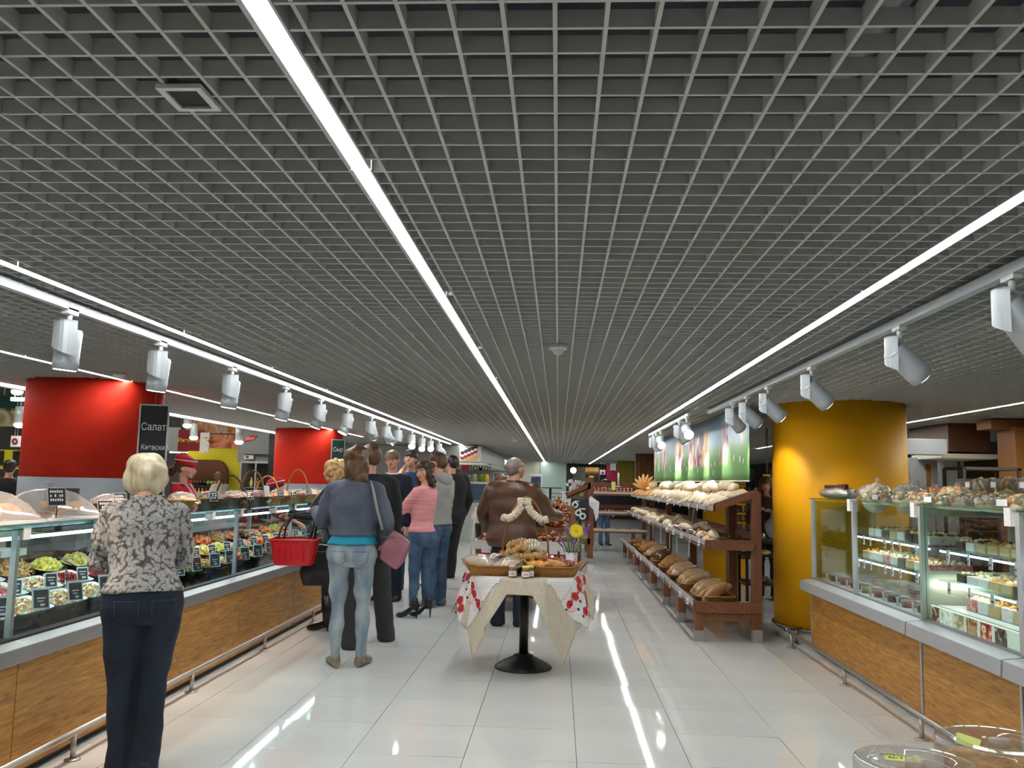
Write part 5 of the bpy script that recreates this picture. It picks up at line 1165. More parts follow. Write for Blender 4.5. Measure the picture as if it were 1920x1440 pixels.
HP_ = [('yellow curd snack', heapmesh('heap_a', [C['yellow'], C['lemon']], .15, .12, .075, 150, .014, 1, 'ball')), ('golden fried potato', heapmesh('heap_b', [C['gold'], C['tan'], C['cream']], .15, .12, .075, 120, .02, 2, 'stick')),
       ('pink beet salad', heapmesh('heap_c', [C['pink'], C['pink'], C['white']], .15, .12, .05, 220, .010, 3)), ('white cabbage salad', heapmesh('heap_d', [C['white'], C['cream'], C['lemon'], C['red']], .15, .12, .055, 220, .012, 4)),
       ('pale mayonnaise salad', heapmesh('heap_e', [C['white'], C['cream'], C['green'], C['orange']], .15, .12, .055, 220, .012, 5)), ('dark beetroot salad', heapmesh('heap_f', [C['beet'], C['dbeet'], C['red']], .15, .12, .055, 220, .012, 6)),
       ('pale yellow chips', heapmesh('heap_g', [C['lemon'], C['cream'], C['yellow']], .15, .12, .08, 130, .022, 7)), ('crab and pepper salad', heapmesh('heap_h', [C['white'], C['orange'], C['red'], C['cream']], .15, .12, .06, 200, .013, 8)),
       ('meat rolls', heapmesh('heap_i', [C['meat'], C['tan'], C['dark']], .15, .12, .06, 70, .022, 9, 'ball')), ('stuffed peppers', heapmesh('heap_j', [C['orange'], C['red'], C['gold']], .15, .12, .06, 70, .022, 10, 'ball')),
       ('green leaf salad', heapmesh('heap_k', [C['green'], C['lemon'], C['olive'], C['orange']], .15, .12, .06, 180, .016, 11)), ('grey mushroom salad', heapmesh('heap_l', [C['olive'], C['dark'], C['cream']], .15, .12, .05, 160, .013, 12))]
M('red_dish', (150, 20, 30), .25); M('white_dish', (222, 222, 220), .25)
def dishmesh(mat, sq):
    m = MB(); f = (lambda k, z: rr(.165*k, .13*k, z, 5, .03)) if sq else (lambda k, z: [(.17*k*math.cos(a), .135*k*math.sin(a), z) for a in [2*PI*q/28 for q in range(28)]])
    m.rings([f(.75, 0), f(.96, .045), f(1.02, .048), f(.98, .04), f(.74, .006)]); return m.mesh('dish_'+mat, [mat])
DM = {('white_dish', 1): dishmesh('white_dish', True), ('black_gloss', 0): dishmesh('black_gloss', False), ('red_dish', 0): dishmesh('red_dish', False)}
rows = [-2.79, -2.97, -3.14]; seq = {0: [4, 3, 4, 3, 4, 4, 10, 0, 11, 10, 4, 9, 3, 11, 9, 7, 4, 10, 3, 9], 1: [3, 3, 2, 3, 5, 5, 11, 8, 8, 8, 6, 0, 4, 7, 9, 6, 8, 9, 3, 7], 2: [2, 2, 2, 1, 0, 6, 8, 7, 6, 7, 1, 9, 1, 9, 8, 7, 9, 6, 1, 2]}
for r_, x in enumerate(rows):
    for q in range(19):
        y = 3.85+.335*q+.05*r_
        white = (y < 5.35 and r_ < 2) or (y < 4.9); key = ('white_dish', 1) if white else (('red_dish', 0) if y > 7.6 and (q+r_) % 2 else ('black_gloss', 0))
        nm = key[0].split('_')[0]; hp = HP_[seq[r_][q]]; rw = ('front', 'middle', 'back')[r_]
        o = inst('salad_dish', DM[key], None, (x, y, deckz(x)+.02), (0, .33, 0), (.52, 1.18, 1)); tag(o, '%s dish in the deli case, %s row, %s from the camera' % (nm, rw, ORD[q]), 'dish', 'dishes in the deli case')
        o = inst('salad_heap', hp[1], None, (x, y, deckz(x)+.045), (0, .33, 0), (.50, 1.14, 1)); tag(o, '%s in the deli case, %s row, %s dish from camera' % (hp[0], rw, ORD[q]), 'salad', kind='stuff')
        if (q*3+r_*2) % 3 != 1:
            xx = x+.075; card = thing('price_card', 'clear framed price card in deli case, %s row, %s from camera' % (rw, ORD[q]), 'price card', (xx, y+.04, deckz(xx)+.02), 0, 'price cards in the deli case')
            big = 1.3 if r_ == 0 else 1.0
            MB().tube([(0, 0, 0), (.004, 0, .045)], .003, 5).build('stick', 'black', card)
            c_ = MB().box(-.002, .002, -.034*big, .034*big, .0, .086*big).build('frame', M('card_frame', (176, 192, 204), .2), card); c_.location = (.006, 0, .042); c_.rotation_euler = (0, -.25, -.75+J_(.3))
            MB().box(.0022, .0032, -.028*big, .028*big, .008, .078*big).build('slate', 'card_black', c_); MB().box(.0034, .0040, -.02, .02, .055, .061).box(.0034, .0040, -.016, .012, .040, .045).box(.0034, .0040, -.004, .018, .018, .029).build('chalk_text', M('chalk_dim', (190, 198, 200), .8), c_)
# serving spoons, cutting board and equipment behind the glass
for q, (x, y, z) in enumerate([(-2.86, 5.05, .80), (-2.98, 6.9, .84), (-3.0, 5.55, .86), (-2.95, 4.6, .84)]):
    t = thing('serving_spoon', 'serving spoon leaning in a salad dish, %s from the camera' % ORD[q], 'spoon', (x, y, z-.03), .4+q); MB().tube([(0, 0, 0), (-.02, .10, .05), (-.03, .2, .11)], .006, 6).build('spoon_handle', 'plastic_clear' if q % 2 else 'steel', t); MB().ell((0, -.02, 0), (.03, .04, .012), 12, 6).build('bowl', 'steel', t)
t = B(-3.45, -3.27, 3.9, 4.9, .956, .985).build('cutting_board', 'white', None, bev=.006); tag(t, 'thick white cutting board on the deli work surface near the left edge', 'cutting board')
t = thing('meat_slicer', 'pale slicing machine arm on the deli work surface', 'slicer', (-3.35, 5.15, .956)); MB().box(-.1, .1, -.12, .12, 0, .04).build('base', 'white_paint', t); MB().tube([(0, -.05, .04), (0, .0, .13), (.02, .35, .10), (.02, .62, .08)], [.03, .04, .02, .02], 8).build('arm', 'cream', t)
# ---- on top of the deli counter ----
TOPZ = 1.1985
def dome(name, label, y, L=.27, Wd=.20):
    t = thing(name, label, 'dome', (-2.84, y, TOPZ), PI/2); m = MB()
    MB().rings([rr(L, Wd, 0, 5, .05), rr(L+.01, Wd+.01, .012, 5, .05), rr(L-.01, Wd-.01, .014, 5, .05)]).build('tray', 'white_paint', t)
    m.rings([rr(L, Wd, .012, 6, .06), rr(L-.01, Wd-.01, .03, 6, .06), rr(L*.80, Wd*.78, .09, 6, .06), rr(L*.52, Wd*.48, .150, 6, .05), rr(L*.25, Wd*.2, .172, 6, .03), rr(L*.1, Wd*.08, .176, 6, .012)], cap=False); m.build('cover', 'dome_plastic', t)
    MB().rings([rr(L+.006, Wd+.006, .012, 6, .06), rr(L+.006, Wd+.006, .022, 6, .06), rr(L-.008, Wd-.008, .022, 6, .06)], cap=False).build('cover_rim', 'alu_light', t)
    MB().lathe([(.012, .174), (.012, .19), (.03, .196), (.03, .206), (.01, .212)], n=14).build('knob', 'plastic_clear', t)
    return t
dome('food_dome', 'clear dome cover over pastries beside the blonde woman', 4.77); dome('food_dome', 'clear dome cover cut by the left edge of the photo', 4.18)
for d_, y0 in (('first', 4.77), ('second', 4.18)):
    for q in range(10): food('gold' if q % 2 else 'pastry', 'baked_pie', 'pastry', 'golden baked pie under the %s dome, piece %s' % ({'first': 'right', 'second': 'left'}[d_], ORD[q]), (-2.93+.06*(q % 4), y0-.16+.085*(q//2), TOPZ+.02+.035*(q % 2)), (J_(.3), J_(.3), J_(2)), .55, 'pies under the dome covers')
def chalk(label, loc, rz, w=.045, h=.045, text_=None, leg=.0, mat='card_black', frame='alu_light', tilt=-.2):
    t = thing('chalk_card', label, 'price card', loc, rz); 
    if leg: MB().tube([(0, 0, 0), (0, 0, leg)], .003, 5).build('stick', 'black', t)
    f = MB().box(-w-.004, w+.004, -.0015, .0015, -.004, 2*h+.004).build('frame', frame, t); f.location = (0, 0, leg); f.rotation_euler = (tilt, 0, 0)
    MB().box(-w, w, -.003, -.0016, 0, 2*h).build('slate', mat, f); r = random.Random(int(loc[1]*100))
    for k in range(3): z = 2*h*(.78-.25*k); m = MB(); [m.box(-w*.8+w*1.6*j/6, -w*.8+w*1.6*(j+.62)/6, -.0036, -.003, z-.004, z+.006+r.uniform(0, .004)) for j in range(6) if r.random() > .15 or k == 0]; m.build('chalk_text', 'chalk', f)
    return t
chalk('slate card on a stick in front of the clear dome at far left', (-2.66, 4.55, TOPZ), PI/2-.4, .05, .045, leg=.09)
chalk('tilted black slate card between the dome and the blonde woman', (-2.70, 5.14, TOPZ), PI/2-.3, .055, .04, leg=.02)
chalk('slate card just left of the blonde woman, nearer of two', (-2.74, 5.38, TOPZ+.03), PI/2-.5, .04, .04, leg=.03); chalk('slate card just left of the blonde woman, farther of two', (-2.78, 5.5, TOPZ+.03), PI/2-.4, .03, .04, leg=.03)
chalk('slate card leaning behind the shoulder of the blonde woman', (-2.72, 5.9, TOPZ+.02), PI/2-.4, .045, .04, leg=.02)
for q, y in enumerate((6.7, 7.5, 8.35, 8.75, 9.3)): chalk('small slate card standing in a bread bowl on the deli counter, %s from camera' % ORD[q], (-2.665, y, TOPZ), PI/2-.5, .035, .035, leg=.07)
chalk('orange framed price tag between the handled baskets', (-2.70, 8.05, TOPZ+.03), PI/2-.5, .03, .05, mat='gerbera' if False else 'paper', leg=.05)
bowls = [(5.35, 'wicker_dark'), (5.85, 'wicker_dark'), (6.42, 'wicker'), (6.95, 'wicker_dark'), (7.5, 'wicker_dark'), (8.1, 'wicker_dark'), (8.7, 'wicker'), (9.3, 'wicker'), (9.9, 'wicker')]
hm2 = [heapmesh('heap_m', [C['gold'], C['cream'], C['tan']], .13, .13, .05, 60, .03, 21), heapmesh('heap_n', [C['meat'], C['tan'], C['dark']], .13, .13, .05, 70, .026, 22), heapmesh('heap_o', [C['white'], C['cream'], C['pink']], .13, .13, .06, 60, .03, 23, 'ball')]
for q, (y, mt) in enumerate(bowls):
    o = MB().rings([[(.125*k_*math.cos(a), .16*k_*math.sin(a), z) for a in [2*PI*e/28 for e in range(28)]] for k_, z in ((.62, 0), (1.0, .075), (1.04, .08), (.98, .08), (.6, .008))]).build('wicker_bowl', mt); o.location = (-2.80, y, TOPZ)
    tag(o, '%s wicker bowl on top of the deli counter, %s from the camera' % ('dark' if mt == 'wicker_dark' else 'light', ORD[q]), 'bowl', 'wicker bowls on the deli counter')
    o = inst('pastry_heap', hm2[0] if q < 4 else hm2[q % 3], None, (-2.80, y, TOPZ+.055), (0, 0, q), (.82, 1.0, .9)); tag(o, 'snacks heaped in the counter-top wicker bowl, %s bowl from the camera' % ORD[q], 'pastry', kind='stuff')
    b = MB().ell((0, 0, 0), (.10, .14, .055), 14, 8); P = np.array(b.v); P *= (1+.07*np_noise(P, 55, q))[:, None]; b.v = [tuple(p) for p in P]; o = b.build('plastic_film', 'bag_film'); o.location = (-2.80, y, TOPZ+.085); tag(o, 'crinkled plastic film over the counter-top bowl, %s from the camera' % ORD[q], 'film', 'plastic films over the counter bowls')
for q, (y, mt, rz, h_) in enumerate([(7.72, 'wicker_dark', .3, .22), (8.28, 'wicker', .2, .27), (8.72, 'wicker', .5, .22), (9.75, 'wicker', .4, .30)]):
    t = thing('handled_basket', ['dark thin handled basket', 'wicker handled basket beside the red cap', 'orange wicker handled basket right of the cap', 'tall wicker handled basket by the red column'][q]+' on the deli counter', 'basket', (-2.93, y, TOPZ), rz)
    MB().lathe([(.07, 0), (.12, .06), (.125, .065), (.115, .06), (.065, .006)], n=20).build('wicker_body', mt, t); MB().tube([(.118*math.cos(a), 0, .05+h_*math.sin(a)) for a in [PI*e/20 for e in range(21)]], .009, 6).build('handle', mt, t)
    for e in range(4): food('roll' if q == 1 else 'gold', 'small_loaf', 'bread', 'small loaf in the %s' % ['dark handled basket, piece '+ORD[e], 'basket beside the red cap, piece '+ORD[e], 'orange handled basket, piece '+ORD[e], 'tall handled basket, piece '+ORD[e]][q], (-2.93+.06*math.cos(e*1.6), y+.06*math.sin(e*1.6), TOPZ+.055), (.2, .2, e), .5, 'small loaves in handled baskets')
# shop scales, plates at the rear
for q, y in enumerate((5.75, 6.85)):
    t = thing('shop_scale', ['dark shop scale behind the slate cards', 'grey shop scale in front of the saleswoman'][q], 'scale', (-3.34, y, .956), .3); MB().box(-.15, .15, -.17, .17, .0, .1).build('base', 'grey_paint', t); MB().box(-.14, .14, -.15, .15, .11, .125).build('pan', 'steel', t); MB().box(-.02, .02, -.02, .02, .1, .28).build('mast', 'dark', t)
    o = MB().hexa([(-.10, -.05, .24), (.10, -.05, .24), (.10, .05, .24), (-.10, .05, .24)], [(-.10, -.01, .40), (.10, -.01, .40), (.10, .06, .40), (-.10, .06, .40)]).build('display', 'dark', t); B(-.06, .06, -.035, -.03, .30, .36).build('screen', 'bag_strap', o)
t = MB().lathe([(.0, 0), (.06, .0), (.13, .02), (.132, .026), (.06, .01)], n=28).build('white_plate', 'white'); t.location = (-3.30, 7.42, 1.10); t.rotation_euler = (0, 1.25, -.3); tag(t, 'large white plate with blue rim standing behind the deli counter', 'plate')
t = thing('plate_rack', 'row of steel equipment behind the deli counter', 'equipment', (-3.35, 7.2, .956)); B(-.12, .12, -.2, 1.5, 0, .20).build('cabinet', M('pale_metal', (196, 200, 206), .3, metal=.4), t)
for k in range(4): B(-.08, .1, -.1+.4*k, .12+.4*k, .20, .24).build('lid', 'alu_light', t)
t = MB().lathe([(.10, 0), (.12, .05), (.11, .10), (.03, .13)], n=20).build('black_pot', 'black'); t.location = (-3.35, 7.05, 1.18-.02); tag(t, 'rounded black pot beside the white plate', 'pot')
# chalkboards hanging at the columns
def board(label, px_, rz, w, h, z0, mat, lines):
    t = thing('chalkboard', label, 'chalkboard', (px_[0], px_[1], z0), rz)
    MB().box(-w, w, -.004, .012, 0, h).build('slate', mat, t)
    MB().box(-w-.012, -w, -.014, .014, -.012, h+.012).box(w, w+.012, -.014, .014, -.012, h+.012).box(-w, w, -.014, .014, h, h+.012).box(-w, w, -.014, .014, -.012, 0).build('frame', 'alu_light', t)
    MB().tube([(0, 0, h), (0, .0, h+.25)], .002, 4).build('wire', 'steel', t)
    for s, sz, x, z, sx in lines: text('lettering', s, sz, (x, -.006, z), (PI/2, 0, 0), 'chalk', t, .0006, 'CENTER', sx)
    return t
M('slate_green', (20, 62, 54), .4)
board('tall chalkboard with white lettering hanging in front of the near red column', (-3.40, 7.15), .35, .105, .78, 1.255, 'card_black', [('Салат', .085, .0, .60, .8), ('Киевский', .062, .02, .43, .75), ('13.50', .04, .03, .35, .9), ('100гр', .06, -.04, .24, .8)])
board('tall dark green chalkboard beside the far red column', (-3.70, 14.5), .4, .10, .72, 1.38, 'slate_green', [('Сыр', .10, 0, .56, .8), ('Голланд', .07, .0, .36, .7), ('100 г', .06, 0, .2, .8)])

# ================= CAKE CASE CONTENTS =================
M('cake_white', (226, 214, 204), .5, c2=(178, 60, 74), sc=60, lo=.62, hi=.7); M('choco', (58, 34, 26), .35); M('cream_top', (240, 224, 180), .45); M('apricot', (232, 158, 52), .3); M('cake_red', (206, 84, 70), .5, c2=(230, 190, 180), sc=40); M('sponge', (196, 164, 116), .7)
def cake(label, x, y, z, w, d, h, side, topm, n=6, seed=0):
    t = thing('cake', label, 'cake', (x, y, z), 0); MB().box(-w, w, -d, d, 0, h).build('cake_body', side, t, bev=.004); r = random.Random(seed+int(y*50)); m = MB()
    for k in range(n*3): m.ell((r.uniform(-w*.85, w*.85), r.uniform(-d*.9, d*.9), h+.004), (.014*r.uniform(.6, 1.2),)*3, 7, 4)
    m.build('topping', topm, t); return t
def hang_tag(label, x, y, z, w=.018, h=.07):
    o = B(-.0015, .0015, -w, w, -h, 0).build('price_tag', 'paper'); o.location = (x, y, z); o.rotation_euler = (0, J_(.05), J_(.15)); B(-.0028, -.0016, -w*.6, w*.6, -h*.7, -h*.55).build('print_line', 'red_cloth', o); tag(o, label, 'price tag', 'price tags in the cake case')
def kinds(k): return [('cake_white', 'cream_top', 'white speckled cake with cream topping'), ('choco', 'cream_top', 'dark chocolate cake with cream dots'), ('cake_white', 'choco', 'white speckled cake with chocolate topping'), ('sponge', 'apricot', 'sponge cake with apricot topping'), ('cake_red', 'cream_top', 'reddish cake with cream topping')][k]
for lv, z in (('upper', 1.109), ('lower', .924)):
    for q in range(9):
        y = 7.22-.145*q; s, tp, nm = kinds([0, 2, 2, 1, 3, 2, 1, 1, 2][q] if lv == 'upper' else [3, 0, 0, 4, 0, 1, 3, 0, 4][q])
        if lv == 'upper' and q == 0: continue
        cake('%s on %s cake case shelf, %s from yellow column' % (nm, lv, ORD[q]), 2.60, y, z, .14, .058, .055, s, tp, 5, q)
        if q % 4 != 3: hang_tag('white price tag under the %s cake shelf, %s from the yellow column' % (lv, ORD[q]), 2.412, y+.03, z-.006)
    for q in range(7):
        y = 5.58-.135*q; s, tp, nm = kinds([1, 2, 3, 3, 3, 3, 0][q] if lv == 'upper' else [1, 0, 0, 3, 3, 1, 3][q])
        cake('%s on %s photo section shelf, %s from its end' % (nm, lv, ORD[q]), 2.60, y, z-(.015 if lv == 'lower' else 0), .13, .055, .05, s, tp if q < 3 else ('apricot' if q % 2 else 'cream_top'), 5, q)
        if q % 2 == 0: hang_tag('white price tag under the %s photo section shelf, %s from its end' % (lv, ORD[q]), 2.412, y+.03, z-.006-(.015 if lv == 'lower' else 0))
for q in range(7):
    y = 5.5-.14*q; s, tp, nm = kinds([4, 0, 3, 0, 3, 4, 4][q]); cake('%s on the deck above the photos, %s from the end' % (nm, ORD[q]), 2.62, y, .75, .13, .06, .075, s, tp if q < 2 else 'apricot', 6, q+40)
B(2.40, 2.9, 4.66, 5.75, .651, .749).build('step_shelf', 'deck_white', None, label='white step shelf above the backlit cake photos', category='shelf')
tubm = MB().lathe([(.075, 0), (.085, .055), (.09, .058)], n=20).mesh('tub', ['plastic_clear']); lidm = MB().lathe([(.092, 0), (.092, .008), (.07, .02), (.02, .024)], n=20).mesh('lid', ['plastic_clear'])
for q in range(16):
    row = q % 2; y = 8.02-.135*q+.03*row; x = 2.50+.19*row; mt = ['choco', 'food_red', 'choco', 'food_cream', 'food_pink', 'choco', 'cake_red', 'choco'][(q//2) % 8]
    t = thing('cake_tub', 'round clear plastic cake tub on the case floor, %s row, %s from the column' % (('front', 'rear')[row], ORD[q//2]), 'cake tub', (x, y, .652), 0, 'cake tubs in the case'); inst('tub_wall', tubm, t); inst('lid', lidm, t, (0, 0, .058)); MB().lathe([(.07, .003), (.078, .042), (.0, .05)], n=16).build('cake_filling', mt, t)
for q in range(8): o = B(-.002, .002, -.022, .022, 0, .065).build('price_tag', 'paper'); o.location = (2.392, 8.0-.27*q, .656); o.rotation_euler = (0, -.1, J_(.1)); tag(o, 'white price tag standing before the cake tubs, %s from the yellow column' % ORD[q], 'price tag', 'price tags in the cake case')
# ---- on top of the cake case ----
T2 = 1.377
t = thing('foil_parcel', 'crumpled silver foil parcel with brown tongs at the column end of the cake case', 'parcel', (2.52, 8.02, T2), .2); b = MB().ell((0, 0, .045), (.13, .24, .06), 22, 14); P = np.array(b.v); P *= (1+.07*np_noise(P, 40, 3))[:, None]; P[:, 2] = np.maximum(P[:, 2], 0); b.v = [tuple(p) for p in P]; b.sm = [False]*len(b.f)
b.build('foil', M('foil', (200, 196, 190), .28, metal=.9, bump=.8, bsc=60), t); MB().box(-.06, -.03, -.2, .16, .09, .12).build('tong_arm', 'dark_brown', t); MB().box(-.03, .03, -.1, -.02, .10, .13).build('red_clip', 'red_cloth', t)
def bagpack(label, y, x, mats, n, sz, seed, hgt=.12, ball='ball'):
    o = heapmesh('pack_%d' % seed, mats, .11, .13, hgt, n, sz, seed, ball); t = thing('biscuit_bag', label, 'bag', (x, y, T2), 0); inst('biscuits', o, t, (0, 0, .012))['kind'] = 'stuff'
    b = MB().ell((0, 0, hgt*.45), (.12, .145, hgt*.58), 16, 10); P = np.array(b.v); P *= (1+.06*np_noise(P, 40, seed))[:, None]; P[:, 2] = np.maximum(P[:, 2], .002); b.v = [tuple(p) for p in P]; b.build('plastic_film', 'bag_film', t)
    MB().tube([(0, 0, hgt*.95), (.01, 0, hgt*1.15), (.03, .01, hgt*1.3)], [.018, .01, .025], 8).build('bag_neck', 'bag_film', t); return t
bagpack('tied bag of pale meringues, left of the heap on the cake case', 7.22, 2.55, [C['white'], C['cream']], 70, .022, 31, .13); bagpack('bag of white meringues in the middle of the cake case top', 6.72, 2.62, [C['white'], C['white']], 80, .026, 32, .12)
bagpack('bag of golden wafer sticks on the cake case top', 6.42, 2.68, [C['gold'], C['orange']], 60, .022, 33, .09, 'stick'); bagpack('bag of white biscuits with round tops on the cake case', 6.05, 2.66, [C['white'], C['cream'], C['tan']], 50, .03, 34, .10)
hb = heapmesh('pack_box', [C['cream'], C['tan'], C['olive'], C['white']], .16, .15, .05, 90, .022, 41, 'ball')
for q in range(9):
    y = 6.95-.31*q; t = thing('biscuit_box', 'flat clear box of biscuits on the cake case edge, %s from column' % ORD[q], 'box', (2.48, y, T2), 0, 'flat biscuit boxes on the cake case'); o = inst('biscuits', hb, t, (0, 0, .02), (0, 0, q), (.85, .85, 1)); o['kind'] = 'stuff'
    MB().rings([rr(.125, .145, .001, 4, .02), rr(.135, .152, .06, 4, .02), rr(.128, .148, .066, 4, .02)]).build('box_shell', 'plastic_clear', t); MB().box(-.138, -.134, -.05, .06, .015, .05).build('sticker', 'paper', t) if q % 3 == 1 else None
for q in range(3):
    t = thing('biscuit_box', 'tall clear plastic tub of biscuits stacked at the right of the cake case, %s' % ORD[q], 'box', (2.64+.0*q, 5.55-.32*q, T2+.068), 0); o = inst('biscuits', hb, t, (0, 0, .03), (0, 0, q), (.7, .8, 1.3)); o['kind'] = 'stuff'; MB().rings([rr(.10, .125, .001, 4, .02), rr(.125, .148, .085, 4, .02), rr(.135, .155, .09, 4, .02), rr(.12, .145, .098, 4, .02)]).build('box_shell', 'plastic_clear', t); MB().box(-.122, -.118, -.03, .03, .045, .08).build('sticker', 'paper', t)

# ================= FOREGROUND TABLE WITH CAKE BOXES =================
t = thing('display_table', 'small display table under the clear cake boxes at bottom right', 'table', (1.20, 2.25, 0)); B(-.33, .6, -.45, .26, .665, .695).build('table_top', 'laminate', t, bev=.004)
for x in (-.30, .56):
    for y in (-.40, .22): B(x-.02, x+.02, y-.02, y+.02, 0, .665).build('leg', 'alu', t)
def roundbox(label, x, y, z, R=.155, H_=.125, note=True, rz=0):
    t = thing('cake_box', label, 'cake box', (x, y, z), rz, 'round clear cake boxes'); m = MB(); m.lathe([(R*.97, .012), (R, .05), (R, H_-.012), (R*.985, H_-.003), (R*.94, H_), (R*.62, H_), (R*.58, H_-.010), (R*.52, H_-.012), (R*.1, H_-.012)], n=56, cap=False); m.build('lid', 'plastic_clear', t)
    MB().lathe([(R*.97, 0), (R*.99, .012), (R*.9, .004)], n=48).build('base_tray', 'cream', t); MB().lathe([(R*.84, .006), (R*.85, .07), (R*.80, .078), (.02, .08)], n=40).build('cake', M('crumb_cake', (176, 128, 70), .8, c2=(206, 166, 104), sc=30, bump=1, bsc=60), t)
    MB().lathe([(R*.17, H_-.014), (R*.16, H_+.004), (.004, H_+.006)], n=24).build('knob', 'dome_plastic', t)
    return t
t1 = roundbox('round clear cake box with a yellow price note, nearer of two at bottom right', .862, 2.22, .696, R=.14); t2 = roundbox('round clear cake box behind and right of the one with the yellow note', 1.155, 2.42, .696, R=.155)
n_ = B(-.042, .042, -.022, .022, 0, .001).build('yellow_note', 'note_yellow', t1); n_.location = (-.01, .055, .114); n_.rotation_euler = (.10, 0, -.18)
text('lettering', 'КИЕВСКИЙ', .014, (-.01, .012, .0015), (0, 0, 0), 'card_black', n_, .0002); text('lettering', 'Вес 9     72', .013, (0, -.004, .0015), (0, 0, 0), 'card_black', n_, .0002)
n_ = MB().hexa([(-.028, -.02, 0), (.028, -.02, 0), (.028, .02, 0), (-.028, .02, 0)], [(-.028, -.02, .001), (.028, -.02, .001), (.028, .02, .001), (-.028, .02, .001)]).build('yellow_note', 'note_yellow', t2); n_.location = (-.075, .01, .118); n_.rotation_euler = (.5, .2, -.5)
t = thing('sweet_bag', 'plastic bag with a white and red label at the bottom right corner', 'bag', (1.32, 2.16, .696), .3); b = MB().ell((0, 0, .07), (.11, .12, .085), 18, 12); P = np.array(b.v); P *= (1+.06*np_noise(P, 40, 8))[:, None]; P[:, 2] = np.maximum(P[:, 2], 0); b.v = [tuple(p) for p in P]; b.build('plastic_film', 'bag_film', t); inst('sweets', HP_[8][1], t, (0, 0, .03), (0, 0, 0), (.6, .7, 1))['kind'] = 'stuff'
o = B(-.07, .07, -.045, .045, 0, .001).build('label_sticker', 'paper', t); o.location = (-.02, -.03, .155); o.rotation_euler = (.35, .1, .25); B(-.07, .07, -.045, -.033, .001, .0016).build('red_stripe', 'red_cloth', o); B(-.05, -.035, -.005, .02, .001, .0016).box if False else None
# ================= FAR PLACES =================
Rm = np.array([[0.99838766, -0.01542306, 0.05462785], [0.05254914, -0.11275827, -0.99223191], [0.021463, 0.99350274, -0.11176599]])
def AT(px, py, y):
    """the point at depth y seen at a pixel of the photograph"""
    d = Rm @ np.array([(px-960)/1635.2, -(py-720)/1635.2, -1.0]); k = y/d[1]; return NV((d[0]*k, y, 1.462+d[2]*k))
def panel(name, label, cat, a, b, y, mat, th=.03, kind=None, hang=None, floor=False):
    p, q = AT(*a, y), AT(*b, y); t = B(p.x, q.x, y, y+th, 0 if floor else q.z, p.z).build(name, mat)
    if hang:
        for x in (p.x+.05, q.x-.05): MB().cyl((x, y+th/2, p.z), (x, y+th/2, hang), .006, n=5).build('wire', 'steel', t)
    if kind == 'structure': t['kind'] = kind
    else: tag(t, label, cat)
    return t, p, q
# --- left hall (a taller hall beyond the edge of the low ceiling) ---
M('yellow_wall', (214, 200, 30), .6); M('brown_arch', (110, 66, 40), .6); M('maroon', (128, 26, 32), .5); M('hall_grey', (128, 132, 134), .6)
Yp = 19.0; p, q = AT(382, 840, Yp), AT(447, 960, Yp)
t = thing('yellow_portal', 'bright yellow wall with a brown arch in the left hall', 'wall display', (0, 0, 0)); B(p.x-.35, q.x, Yp, Yp+.1, 0, p.z).build('wall_face', 'yellow_wall', t)
ac = (AT(345, 900, Yp-.05).x+AT(427, 900, Yp-.05).x)/2; aw = (AT(427, 900, Yp-.05).x-AT(345, 900, Yp-.05).x)/2; az = AT(386, 862, Yp-.05).z
pts = [(ac-aw, 0)]+[(ac-aw+aw*.5*(1-math.cos(a)), az-.35+.35*math.sin(a)) for a in [PI/2*k/6 for k in range(7)]]+[(ac+aw-aw*.5*(1-math.sin(PI/2-a)) if False else ac+aw-aw*.5*(1-math.cos(PI/2-a)), az-.35+.35*math.sin(PI/2-a)) for a in [PI/2*k/6 for k in range(7)]]+[(ac+aw, 0)]
MB().rings([[(x, Yp-.12, z) for x, z in pts], [(x, Yp-.01, z) for x, z in pts]]).build('arch_panel', 'brown_arch', t)
# shelving with produce in front of the arch
t = thing('produce_shelf', 'stepped shelf with bottles and fruit in front of the brown arch', 'shelf', (ac, Yp-.6, 0))
for k, z in enumerate((.75, 1.0, 1.25)): B(-aw*1.0, aw*.9, -.1+.12*k, .2+.12*k, z-.02, z).build('shelf_board', 'dark', t)
for x in (-aw, aw*.88): B(x-.02, x+.02, -.1, .44, 0, 1.25).build('side_panel', 'dark', t)
fc = ['red_plastic', 'food_orange', 'food_green', 'bread_dark', 'food_yellow', 'honey', 'black']
bo = {c: MB().lathe([(.03, 0), (.032, .1), (.012, .15), (.012, .19)], n=10).mesh('bottle', [c]) for c in fc}; fr_ = {c: MB().ell((0, 0, .05), (.05, .05, .05), 10, 6).mesh('fruit', [c]) for c in fc}
for k, z in enumerate((.75, 1.0, 1.25)):
    for e in range(12):
        c = fc[(e//2*3+k*2) % 7]; isb = k < 2
        o = inst('bottle' if isb else 'fruit', (bo if isb else fr_)[c], None, (ac-aw*.92+aw*1.75*e/11, Yp-.55+.12*k, z+.0005), (0, 0, 0)); tag(o, '%s on the %s step of the arch shelf, %s from left' % ('small bottle' if isb else 'round fruit', ('lowest', 'middle', 'top')[k], ORD[e]), 'bottle' if isb else 'fruit', 'goods on the arch shelf')
